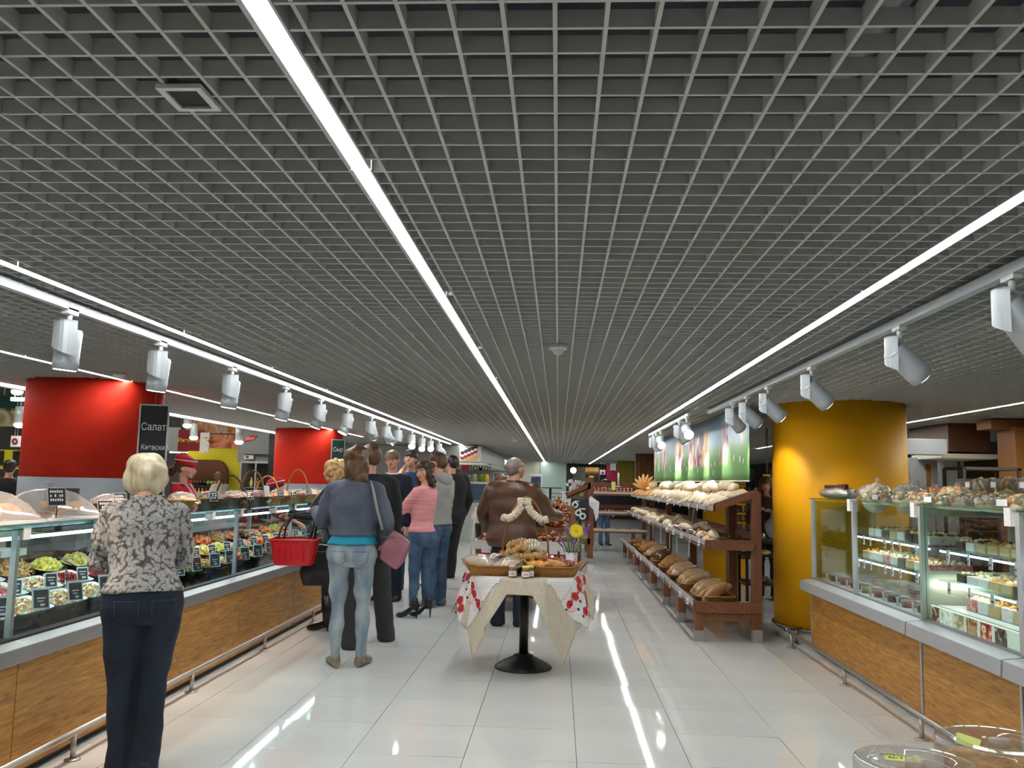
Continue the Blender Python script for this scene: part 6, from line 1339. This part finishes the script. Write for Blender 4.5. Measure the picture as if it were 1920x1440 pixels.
# banners above
t, p, q = panel('sale_sign', 'maroon hanging sign with yellow lettering above the yellow wall', 'sign', (335, 806), (381, 846), 17.6, 'maroon', hang=4.5); c = (p+q)/2; text('lettering', 'Ріжемо ціни', (q.x-p.x)*.21, (c.x, 17.592, c.z+.0), (PI/2, 0, 0), 'gerbera', t, .002, 'CENTER', .82)
t, p, q = panel('meat_banner', 'long banner printed with sliced ham and meat in the left hall', 'banner', (378, 814), (449, 841), 17.5, hang=4.5, mat=print_mat('ham_print', [(.3, (120, 50, 30)), (.45, (196, 110, 70)), (.55, (214, 140, 100)), (.68, (160, 60, 40)), (.8, (230, 214, 196))], 3.2, rough=.4))
t, p, q = panel('food_banner', 'upper banner printed with vegetables and red fruit in the left hall', 'banner', (350, 786), (450, 813), 17.9, hang=4.5, mat=print_mat('veg_print', [(.3, (60, 80, 40)), (.42, (176, 110, 60)), (.52, (208, 150, 90)), (.6, (190, 190, 180)), (.72, (176, 40, 50))], 2.6, rough=.4))
t, p, q = panel('label_banner', 'narrow white curved banner with small dark print beside the maroon sign', 'banner', (376, 811), (391, 849), 17.3, hang=4.5, mat=print_mat('small_print', [(.4, (222, 220, 214)), (.6, (222, 220, 214)), (.66, (110, 90, 80))], 9))
panel('wall_panel', '', '', (250, 800), (336, 846), 18.4, 'hall_grey', kind='structure'); panel('wall_panel', '', '', (449, 790), (504, 868), 17.0, 'hall_grey', kind='structure')
t, p, q = panel('brand_sign', 'dark grey fascia with a red brush logo in the left hall', 'sign', (455, 811), (503, 852), 16.9, 'hall_grey'); m = MB(); c0 = AT(469, 822, 16.88)
m.add([(c0.x-.13, 16.88, c0.z-.07), (c0.x-.10, 16.88, c0.z+.02), (c0.x, 16.88, c0.z+.06), (c0.x+.15, 16.88, c0.z+.06), (c0.x+.10, 16.88, c0.z), (c0.x+.0, 16.88, c0.z-.05)], [(0, 1, 2, 3, 4, 5)]); m.build('logo', 'red_plastic', t); text('lettering', 'Allux', .085, (c0.x, 16.872, c0.z+.0), (PI/2, -.15, 0), 'paper', t, .001)
t, p, q = panel('wall_label', 'small white label with dark red print on the grey hall wall', 'label', (458, 853), (475, 861), 16.95, 'paper'); c = (p+q)/2; B(p.x+.03, c.x, 16.94, 16.949, c.z-.02, c.z+.02).build('print_block', 'maroon', t)
# cooler
p, q = AT(452, 868, 16.6), AT(503, 960, 16.6); t = thing('drinks_cooler', 'glass fronted drinks cooler in the left hall', 'cooler', (0, 0, 0)); B(p.x, q.x, 16.6, 17.0, 0, .2).build('base', 'alu', t); B(p.x, q.x, 16.95, 17.0, .2, p.z).build('back_panel', 'dark', t); B(p.x, q.x, 16.6, 17.0, p.z, p.z+.04).build('top_panel', 'alu', t)
for x in (p.x, (p.x+q.x)/2, q.x): B(x-.015, x+.015, 16.6, 16.63, .2, p.z).build('door_frame', 'alu', t)
for k in range(4):
    z = .35+.3*k; B(p.x, q.x, 16.65, 16.93, z-.01, z).build('shelf_board', 'alu', t)
    for e in range(5): o = inst('bottle', bo[fc[(e+k) % 7]], None, (p.x+.05+(q.x-p.x-.1)*e/4, 16.75, z+.0005)); tag(o, 'bottle in the left hall cooler, %s shelf from below, %s from left' % (ORD[k], ORD[e]), 'bottle', 'bottles in the left hall cooler')
t, p, q = panel('door_1', '', '', (505, 820), (511, 960), 16.4, 'black', kind='structure')
# hall ceiling lamps
for k, (a, b) in enumerate([((318, 847), (378, 850)), ((340, 842), (388, 846)), ((20, 745), (60, 752))]):
    t, p, q = panel('strip_lamp', 'white strip lamp hanging in the left hall, %s from right' % ORD[k], 'lamp', a, b, (22, 21, 12)[k], 'tube_white', .04, hang=4.5)
for k, (px, py, y) in enumerate([(32, 736, 11.5), (36, 798, 12.5), (351, 799, 15.5), (363, 822, 16), (448, 830, 15.8), (303, 817, 14)]):
    p = AT(px, py, y); t = thing('hall_spot', 'glowing spotlight in the left hall, %s' % ['upper left edge', 'beside the near column', 'above the maroon sign', 'in front of the maroon sign', 'at the grey wall corner', 'behind the chalkboard'][k], 'spotlight', p, 0); MB().cyl((0, 0, .28), (0, 0, .03), .07, n=14).build('lamp_body', 'track_grey', t); MB().cyl((0, 0, .27), (0, 0, 4.5-p.z), .012, n=6).build('stem', 'track_grey', t); MB().ell((0, 0, .01), (.075, .075, .045), 14, 8).build('lens', 'lens', t)
for k, (x, y, e) in enumerate([(-7.2, 14, 60), (-9.5, 18, 80), (-8.5, 10, 50)]): light('hall_lamp', 'AREA', (x, y, 3.9), e, (1, .95, .85), (0, 0, 0), 1.6, 1.6)
# extreme left: signs and produce
panel('green_banner', 'dark green hanging banner at the far left edge', 'banner', (0, 742), (42, 765), 13.5, 'slate_green', hang=4.5); panel('food_banner', 'greenish printed banner at the far left edge', 'banner', (0, 766), (44, 800), 13.6, hang=4.5, mat=print_mat('left_print', [(.3, (40, 50, 34)), (.5, (140, 136, 100)), (.6, (188, 178, 150)), (.75, (130, 150, 60))], 3))
t, p, q = panel('white_card_sign', 'white card with a red rosette hanging left of the near red column', 'sign', (21, 817), (36, 838), 12.8, 'paper', hang=4.5); c = (p+q)/2; o = torus(.035, .014, 12, 6).build('rosette', 'maroon', t); o.location = (c.x, 12.79, c.z); o.rotation_euler = (PI/2, 0, 0)
t, p, q = panel('yellow_stand', 'yellow produce stand back with dark price panels at the left edge', 'stand', (0, 843), (38, 880), 13, 'yellow_wall')
for a, b in (((0, 845), (6, 872)), ((26, 846), (38, 873))): pa, qa = AT(*a, 12.99), AT(*b, 12.99); B(pa.x, qa.x, 12.97, 12.99, qa.z, pa.z).build('price_panel', 'card_black', t)
t = thing('produce_stand', 'sloped stand with crates of fruit at the left edge of the hall', 'stand', AT(18, 1000, 12.6)*0+NV((AT(18, 900, 12.6).x, 12.6, 0)))
for k, z in enumerate((.95, 1.15, 1.32)): B(-.5, .35, -.3+.2*k, -.1+.2*k, 0, z-.05).build('step', 'cream', t)
for k, (z, c) in enumerate(((1.0, 'food_red'), (1.15, 'food_yellow'), (1.32, 'bread_dark'))):
    for e in range(9): o = inst('fruit', fr_.get(c) or MB().ell((0, 0, .05), (.05, .05, .05), 10, 6).mesh('fruit', [c]), None, (AT(18, 900, 12.6).x-.42+.09*e, 12.4+.2*k, z-.05)); tag(o, 'round %s fruit on the edge stand, %s step, %s from left' % (('red', 'yellow', 'brown')[k], ORD[k], ORD[e]), 'fruit', 'fruit on the edge stand')
# --- sushi hood ---
t = thing('sushi_hood', 'grey boxed hood with a sushi picture over the far left counter', 'hood', (0, 0, 0)); B(-3.3, -1.78, 20.0, 29.0, 1.88, 2.285).build('hood_body', M('hood_metal', (132, 134, 130), .35, metal=.5), t); B(-3.35, -1.74, 19.95, 29.0, 1.84, 1.88).build('hood_rim', 'cream', t)
pa, qa = AT(862, 836, 19.98), AT(902, 866, 19.98); pn = B(pa.x, qa.x, 19.97, 19.99, qa.z, pa.z).build('sushi_picture', M('pic_white', (206, 208, 206), .3), t); w = qa.x-pa.x; h_ = pa.z-qa.z
mm = MB(); mm.add([(pa.x+w*.1, 19.966, qa.z+h_*.02), (pa.x+w*.8, 19.966, qa.z+h_*.05), (pa.x+w*.95, 19.966, qa.z+h_*.5), (pa.x+w*.3, 19.966, qa.z+h_*.2)], [(0, 1, 2, 3)]); mm.build('board_print', M('board_print', (206, 170, 110), .4), pn)
for k in range(5):
    for r_, (c, col) in enumerate(((.0, 'embr_red'), (.16, 'white'), (.3, 'choco'))): o = MB().ell((0, 0, 0), (.045, .004, .045), 10, 6).build('sushi_print', col, pn); o.location = (pa.x+w*(.14+.15*k), 19.966-.002*r_, qa.z+h_*(.25+.10*k+c*1.0))
text('lettering', 'Японої', .22, (AT(893, 877, 21).x, 21, AT(893, 877, 21).z), (PI/2, 0, 0), 'card_black', None, .004); o = bpy.context.scene.objects[-1] if False else None
for o in COL.objects:
    if o.name.startswith('lettering') and o.parent is None: tag(o, 'dark letters hanging under the sushi hood', 'lettering')
t = thing('sushi_counter', 'pale sushi counter with glass cooler under the hood', 'counter', (0, 0, 0)); B(-3.2, -1.75, 21.5, 22.3, 0, .95).build('counter_body', 'pale_wall', t); B(-3.2, -1.75, 21.5, 22.2, 1.0, 1.4).build('cooler_glass', M('cooler_blue', (70, 92, 112), .2), t); B(-3.2, -1.7, 21.45, 22.25, 1.4, 1.45).build('cooler_top', 'paper', t)
for k, (px, c) in enumerate(((878, 'food_green'), (890, 'food_cream'), (902, 'food_green'), (912, 'gerbera'))): p = AT(px, 884, 21.8); o = MB().lathe([(.06, 0), (.065, .14), (.05, .16), (.05, .19)], n=12).build('glass_jar', c); o.location = (p.x, 21.8, 1.452); tag(o, 'jar on top of the sushi cooler, %s from left' % ORD[k], 'jar', 'jars on the sushi cooler')
panel('wall_panel', '', '', (862, 870), (950, 960), 29.2, 'pale_wall', kind='structure'); panel('pink_panel', 'crimson panel behind the man in the black suit', 'panel', (866, 872), (880, 884), 20.5, M('crimson', (170, 24, 70), .5))
t, p, q = panel('cooler_front', 'glass fronted cooler behind the woman in the beige jacket', 'cooler', (927, 888), (948, 975), 24, 'cooler_blue', floor=True); B(p.x-.03, q.x+.03, 24.01, 24.04, q.z-.03, p.z+.03).build('cooler_frame', 'paper', t)
# --- far cafe corner ---
t, p, q = panel('menu_poster', 'framed dark menu poster on the far pale wall', 'poster', (996, 893), (1014, 912), 33.96, print_mat('menu_print', [(.4, (40, 50, 66)), (.6, (90, 110, 130)), (.75, (180, 180, 180))], 5)); B(p.x-.06, q.x+.06, 33.985, 34.0, q.z-.06, p.z+.1).build('poster_frame', 'paper', t)
panel('a_board', 'black pavement board with a white picture near the far wall', 'board', (990, 912), (1008, 948), 27, 'card_black', floor=True); p = AT(1001, 920, 26.95); o = B(p.x-.08, p.x+.08, 26.98, 27.0, p.z-.12, p.z+.1).build('white_picture', 'paper'); tag(o, 'white picture on the far black board', 'picture')
p = AT(1032, 914, 29); t = thing('cafe_table', 'tall dark cafe table against the far mint wall', 'table', (p.x, 29, 0)); B(-.38, .38, -.3, .3, p.z-.03, p.z).build('table_top', 'dark', t); MB().cyl((0, 0, .02), (0, 0, p.z-.03), .04, n=10).build('pole', 'dark', t); MB().lathe([(.22, 0), (.2, .03), (.05, .05)], n=18).build('base', 'dark', t)
t = thing('bar_chair', 'thin metal bar chair beside the tall cafe table', 'chair', (AT(1043, 920, 27.5).x, 27.5, 0))
for x in (-.16, .16):
    MB().tube([(x, .16, 0), (x, .15, .75), (x, .18, 1.16)], .012, 6).build('rear_leg', 'dark', t); MB().tube([(x, -.16, 0), (x, -.15, .75)], .012, 6).build('front_leg', 'dark', t)
B(-.17, .17, -.16, .16, .74, .77).build('seat', 'dark', t)
for z in (.9, 1.02, 1.14): MB().tube([(-.16, .17, z), (.16, .17, z)], .010, 6).build('back_rail', 'dark', t)
panel('white_counter', 'small white counter at the far right of the cafe corner', 'counter', (1050, 921), (1070, 960), 28, 'paper', floor=True)
p = AT(1075, 882, 30); t = MB().ell((0, 0, 0), (.10, .10, .10), 18, 12).build('globe_lamp', M('globe', (255, 250, 240), em=6)); t.location = p; tag(t, 'round white globe lamp glowing in the far corner', 'lamp'); m = MB(); m.cyl((0, 0, .1), (0, 0, 2.3-p.z), .006, n=6); m.build('cord', 'dark', t)
p, q = AT(1097, 876, 30), AT(1123, 888, 30); t = thing('baguette_rack', 'rack of upright baguettes above a black box at the far end', 'rack', (0, 0, 0)); B(p.x, q.x, 30.1, 30.12, q.z, p.z).build('back_panel', 'dark_brown', t); B(p.x, q.x, 29.95, 30.1, q.z-.4, q.z-.02).build('black_box', 'black', t); B(p.x+.1, q.x-.05, 29.95, 30.1, 0, q.z-.4).build('stand_leg', 'black', t)
for k in range(10): o = MB().ell((0, 0, 0), (.022, .022, (p.z-q.z)*.52), 8, 6).build('baguette', 'bread_gold'); o.location = (p.x+.03+(q.x-p.x-.06)*k/9, 30.04, (p.z+q.z)/2+.0); tag(o, 'upright baguette in the far rack, %s from left' % ORD[k], 'baguette', 'baguettes in the far rack')
panel('yellow_card', 'small yellow card on the black box at the far end', 'card', (1105, 892), (1113, 898), 29.9, 'gerbera'); t, p, q = panel('white_poster', 'white poster with a red spot near the crimson panel', 'poster', (1125, 881), (1135, 890), 30.5, 'paper', hang=2.3); c = (p+q)/2; o = MB().ell((c.x, 30.49, c.z-.02), (.05, .006, .05), 10, 6).build('red_spot', 'red_plastic', t)
t, p, q = panel('crimson_panel', 'tall crimson panel with a white sheet at the far right', 'panel', (1137, 869), (1157, 902), 31, 'crimson'); a, b = AT(1144, 869, 30.95), AT(1155, 882, 30.95); B(a.x, b.x, 30.93, 30.95, b.z, a.z).build('white_sheet', 'paper', t)
def slats(name, label, a, b, y, n, mat, back):
    p, q = AT(*a, y), AT(*b, y); t = thing(name, label, 'slatted panel', (0, 0, 0)); B(p.x, q.x, y+.06, y+.1, q.z, 2.295).build('back_panel', back, t); w = (q.x-p.x)/n
    sm_ = MB().box(0, w*.55, 0, .05, q.z, 2.295).mesh('slat', [mat])
    for k in range(n): inst('slat', sm_, t, (p.x+w*k, y, 0))
    return t
M('slat_yellow', (176, 154, 50), .5); M('slat_brown', (138, 88, 48), .5)
slats('slatted_panel', 'panel of vertical yellow-green wooden slats at the far right', (1158, 862), (1192, 915), 31, 12, 'slat_yellow', 'dark'); slats('slatted_panel', 'panel of vertical brown wooden slats behind the golden fan loaf', (1192, 848), (1226, 930), 23.6, 10, 'slat_brown', 'dark_brown')
panel('doorway', 'dark tall door frame in the far corner', 'door frame', (1062, 873), (1069, 963), 33, 'black', floor=True)
# --- banner over the bread rack ---
def banner_mat():
    m = bpy.data.materials.new('banner_print'); m.use_nodes = True; t = m.node_tree; b = t.nodes['Principled BSDF']; tc = nd(t, 'ShaderNodeTexCoord')
    sep = nd(t, 'ShaderNodeSeparateXYZ'); t.links.new(tc.outputs['Object'], sep.inputs[0])
    mr = nd(t, 'ShaderNodeMapRange'); mr.inputs[1].default_value = 1.52; mr.inputs[2].default_value = 2.28; t.links.new(sep.outputs[2], mr.inputs[0])
    nz = nd(t, 'ShaderNodeTexNoise', Scale=2.0, Detail=3.0); t.links.new(tc.outputs['Object'], nz.inputs[0]); ad = nd(t, 'ShaderNodeMath', operation='MULTIPLY_ADD'); t.links.new(nz.outputs[0], ad.inputs[0]); ad.inputs[1].default_value = .25; t.links.new(mr.outputs[0], ad.inputs[2])
    g = ramp(t, ad.outputs[0], [(.12, (76, 128, 66)), (.45, (104, 156, 84)), (.62, (150, 186, 140)), (.75, (168, 196, 214)), (1, (150, 184, 214))])
    mp = nd(t, 'ShaderNodeMapping'); mp.inputs['Scale'].default_value = (1, 1.5, .55); t.links.new(tc.outputs['Object'], mp.inputs[0]); n2 = nd(t, 'ShaderNodeTexNoise', Scale=2.4, Detail=2.0, Distortion=.8); t.links.new(mp.outputs[0], n2.inputs[0])
    f = ramp(t, n2.outputs[0], [(.3, (214, 120, 40)), (.40, (232, 200, 60)), (.47, (238, 236, 230)), (.54, (176, 40, 70)), (.6, (60, 56, 110)), (.68, (240, 238, 232))])
    mk = nd(t, 'ShaderNodeTexNoise', Scale=1.1, Detail=1.0); mp3 = nd(t, 'ShaderNodeMapping'); mp3.inputs['Scale'].default_value = (1, 1.6, .35); t.links.new(tc.outputs['Object'], mp3.inputs[0]); t.links.new(mp3.outputs[0], mk.inputs[0])
    k1 = ramp(t, mk.outputs[0], [(.44, (0, 0, 0)), (.47, (255, 255, 255))]); k2 = ramp(t, mr.outputs[0], [(.22, (0, 0, 0)), (.3, (255, 255, 255)), (.78, (255, 255, 255)), (.86, (0, 0, 0))])
    ml = nd(t, 'ShaderNodeMath', operation='MULTIPLY'); t.links.new(k1.outputs[0], ml.inputs[0]); t.links.new(k2.outputs[0], ml.inputs[1]); mx = nd(t, 'ShaderNodeMix'); mx.data_type = 'RGBA'; t.links.new(ml.outputs[0], mx.inputs['Factor']); t.links.new(g.outputs[0], mx.inputs['A']); t.links.new(f.outputs[0], mx.inputs['B'])
    v = nd(t, 'ShaderNodeTexVoronoi', Scale=11.0); mp4 = nd(t, 'ShaderNodeMapping'); mp4.inputs['Scale'].default_value = (1, 1.0, .5); t.links.new(tc.outputs['Object'], mp4.inputs[0]); t.links.new(mp4.outputs[0], v.inputs[0]); k3 = ramp(t, v.outputs[0], [(.16, (255, 255, 255)), (.22, (0, 0, 0))]); k4 = ramp(t, mr.outputs[0], [(.06, (0, 0, 0)), (.1, (255, 255, 255)), (.38, (255, 255, 255)), (.5, (0, 0, 0))])
    m5 = nd(t, 'ShaderNodeMath', operation='MULTIPLY'); t.links.new(k3.outputs[0], m5.inputs[0]); t.links.new(k4.outputs[0], m5.inputs[1]); m6 = nd(t, 'ShaderNodeMix'); m6.data_type = 'RGBA'; t.links.new(m5.outputs[0], m6.inputs['Factor']); t.links.new(mx.outputs['Result'], m6.inputs['A']); m6.inputs['B'].default_value = srgb(238, 236, 214)
    t.links.new(m6.outputs['Result'], b.inputs['Base Color']); b.inputs['Roughness'].default_value = .45; MAT['banner_print'] = m
banner_mat()
ys = [8.66, 10.1, 11.35, 12.7, 14.1, 15.6, 17.15]
t = thing('hanging_banner', 'long printed banner of folk-costumed children in a green meadow above the bread rack', 'banner', (0, 0, 0)); 
m = MB(); R = []; NY = 120
for i in range(NY+1):
    y = ys[0]+(ys[-1]-ys[0])*i/NY; k = max(j for j in range(6) if ys[j] <= y+1e-6); f = (y-ys[k])/(ys[k+1]-ys[k]); bow = .05*math.sin(PI*min(max(f, 0), 1))**.7
    R.append([(1.86-bow*(.25+.9*(1-z_)), y, 1.525+.02*math.sin(PI*f)*0+(.745)*z_) for z_ in [e/10 for e in range(11)]])
m.rings(R, cap=False, closed=False); o = m.build('banner_cloth', 'banner_print', t); q = o.modifiers.new('s', 'SOLIDIFY'); q.thickness = .003
for k in range(6): m = MB(); m.tube([(1.855-.05*math.sin(PI*f)**.7*1.15, ys[k]+(ys[k+1]-ys[k])*f, 1.522) for f in [e/8 for e in range(9)]], .008, 6); m.build('hem_rod', 'paper', t)
MB().tube([(1.865, 8.6, 2.275), (1.865, 17.2, 2.275)], .008, 6).build('top_rod', 'alu_light', t)
# --- bakery side behind the rack and column ---
t = thing('wire_shelf', 'black wire shelving with packed sweets behind the bread rack', 'shelf rack', (0, 0, 0)); p, q = AT(1395, 878, 12.2), AT(1428, 960, 12.2)
for x in (p.x-.2, (p.x+q.x)/2, q.x+.15): B(x-.02, x+.02, 12.2, 12.23, 0, p.z).build('post', 'black', t)
for k in range(9): z = .5+.125*k; B(p.x-.2, q.x+.15, 12.19, 12.45, z-.008, z).build('shelf_board', 'black', t) if z < p.z else None
pk = [print_mat('pack_%s' % n, [(.4, c), (.6, (226, 222, 214)), (.7, d)], 14) for n, c, d in (('a', (180, 60, 60), (90, 60, 50)), ('b', (210, 190, 170), (150, 90, 60)), ('c', (230, 160, 60), (120, 50, 40)))]
for k in range(8):
    for e in range(5):
        z = .5+.125*k
        if z+.1 < p.z: o = B(-.035, .035, -.03, .03, 0, .085).build('sweet_pack', pk[(k+e) % 3]); o.location = (p.x-.14+.1*e, 12.30, z+.0005); tag(o, 'sweet pack on the black wire shelf, %s shelf from below, %s from left' % (ORD[k], ORD[e]), 'pack', 'packs on the black wire shelf')
t, p, q = panel('partition', 'yellow partition behind the bread rack', 'partition', (1318, 902), (1400, 1100), 13.4, 'yellow_paint')
t = thing('side_table', 'dark shelf with wrapped loaves seen between the rack and the yellow column', 'shelf', (2.55, 10.75, 0))
for z in (.35, .68, .84): B(-.35, .3, -.25, .25, z-.03, z).build('shelf_board', 'dark_brown' if z < .8 else 'dark', t)
for x in (-.34, .28):
    for y in (-.23, .21): B(x, x+.03, y, y+.03, 0, .81).build('leg', 'dark', t)
for k, (x, z, kd) in enumerate([(2.40, .86, 'dark'), (2.44, .70, 'flatw'), (2.42, .37, 'dark')]): food(kd, 'wrapped_loaf', 'bread', 'wrapped loaf on the dark shelf beside the yellow column, %s from top' % ORD[k], (x, 10.58, z-.015), (0, 0, 1.3), .9)
t, p, q = panel('yellow_note', 'small yellow picture above the dark shelves by the column', 'picture', (1431, 889), (1447, 899), 12.6, 'gerbera', hang=2.3)
# kitchen on the right
M('kit_white', (168, 172, 172), .4); M('kit_brown', (92, 56, 30), .5); M('kit_orange', (140, 92, 40), .5)
def kb(name, label, cat, a, b, y, d, mat): p, q = AT(*a, y), AT(*b, y); t = B(p.x, q.x, y, y+d, q.z, p.z).build(name, mat, None, bev=.004); return tag(t, label, cat), p, q
kb('wall_cabinet', 'white slanted light box high behind the yellow column', 'cabinet', (1690, 822), (1777, 853), 10.4, .25, 'kit_white')
kb('extractor_hood', 'brown extractor hood box in the dark kitchen', 'hood', (1777, 792), (1858, 848), 11.0, 1.2, 'kit_brown'); kb('hood_rim', 'pale lower rim of the kitchen extractor hood', 'hood rim', (1765, 850), (1872, 861), 10.8, .9, 'cream')
kb('pillar', 'orange-brown tiled pillar at the right edge', 'pillar', (1902, 800), (1990, 1100), 10.0, .4, 'kit_orange'); kb('beam', 'orange-brown beam over the kitchen at the right edge', 'beam', (1858, 786), (1990, 806), 10.1, .35, 'kit_orange')
t, p, q = kb('kitchen_door', 'white kitchen door with a narrow brown window', 'door', (1706, 858), (1768, 1180), 11.5, .08, 'kit_white'); a, b = AT(1736, 871, 11.49), AT(1745, 912, 11.49); B(a.x, b.x, 11.47, 11.495, b.z, a.z).build('door_window', 'kit_orange', t)
for x in (1722, 1752): a = AT(x, 880, 11.49); B(a.x-.008, a.x+.008, 11.48, 11.495, .6, 1.6).build('panel_line', 'alu', t)
kb('white_cabinet', 'grey white tall cabinet beside the kitchen door', 'cabinet', (1770, 862), (1806, 1180), 11.5, .5, 'kit_white'); kb('kitchen_wall', 'dark olive back wall section of the kitchen', 'wall section', (1806, 850), (2050, 1180), 13.0, .1, M('kit_olive', (84, 66, 30), .6))
t = thing('tray_trolley', 'dark metal tray trolley in the kitchen', 'trolley', (0, 0, 0)); p, q = AT(1800, 877, 9.6), AT(1912, 1100, 9.6)
B(p.x, q.x+.02, 9.5, 10.0, p.z-.02, p.z+.01).build('top_frame', 'dark', t)
for x in (p.x, q.x):
    for y in (9.5, 9.97): B(x-.015, x+.015, y, y+.03, 0, p.z).build('post', 'dark', t)
for k in range(9): B(p.x, q.x, 9.5, 9.52, .5+.11*k, .51+.11*k).build('runner', 'dark', t)
light('kitchen_lamp', 'AREA', (4.6, 9.0, 2.2), 10, (1, .95, .85), (0, 0, 0), .3, .3)
# labels must be 4 to 16 words
for o in list(COL.objects):
    l = o.get('label')
    if l and len(l.split()) > 16: print('LONG', len(l.split()), l)
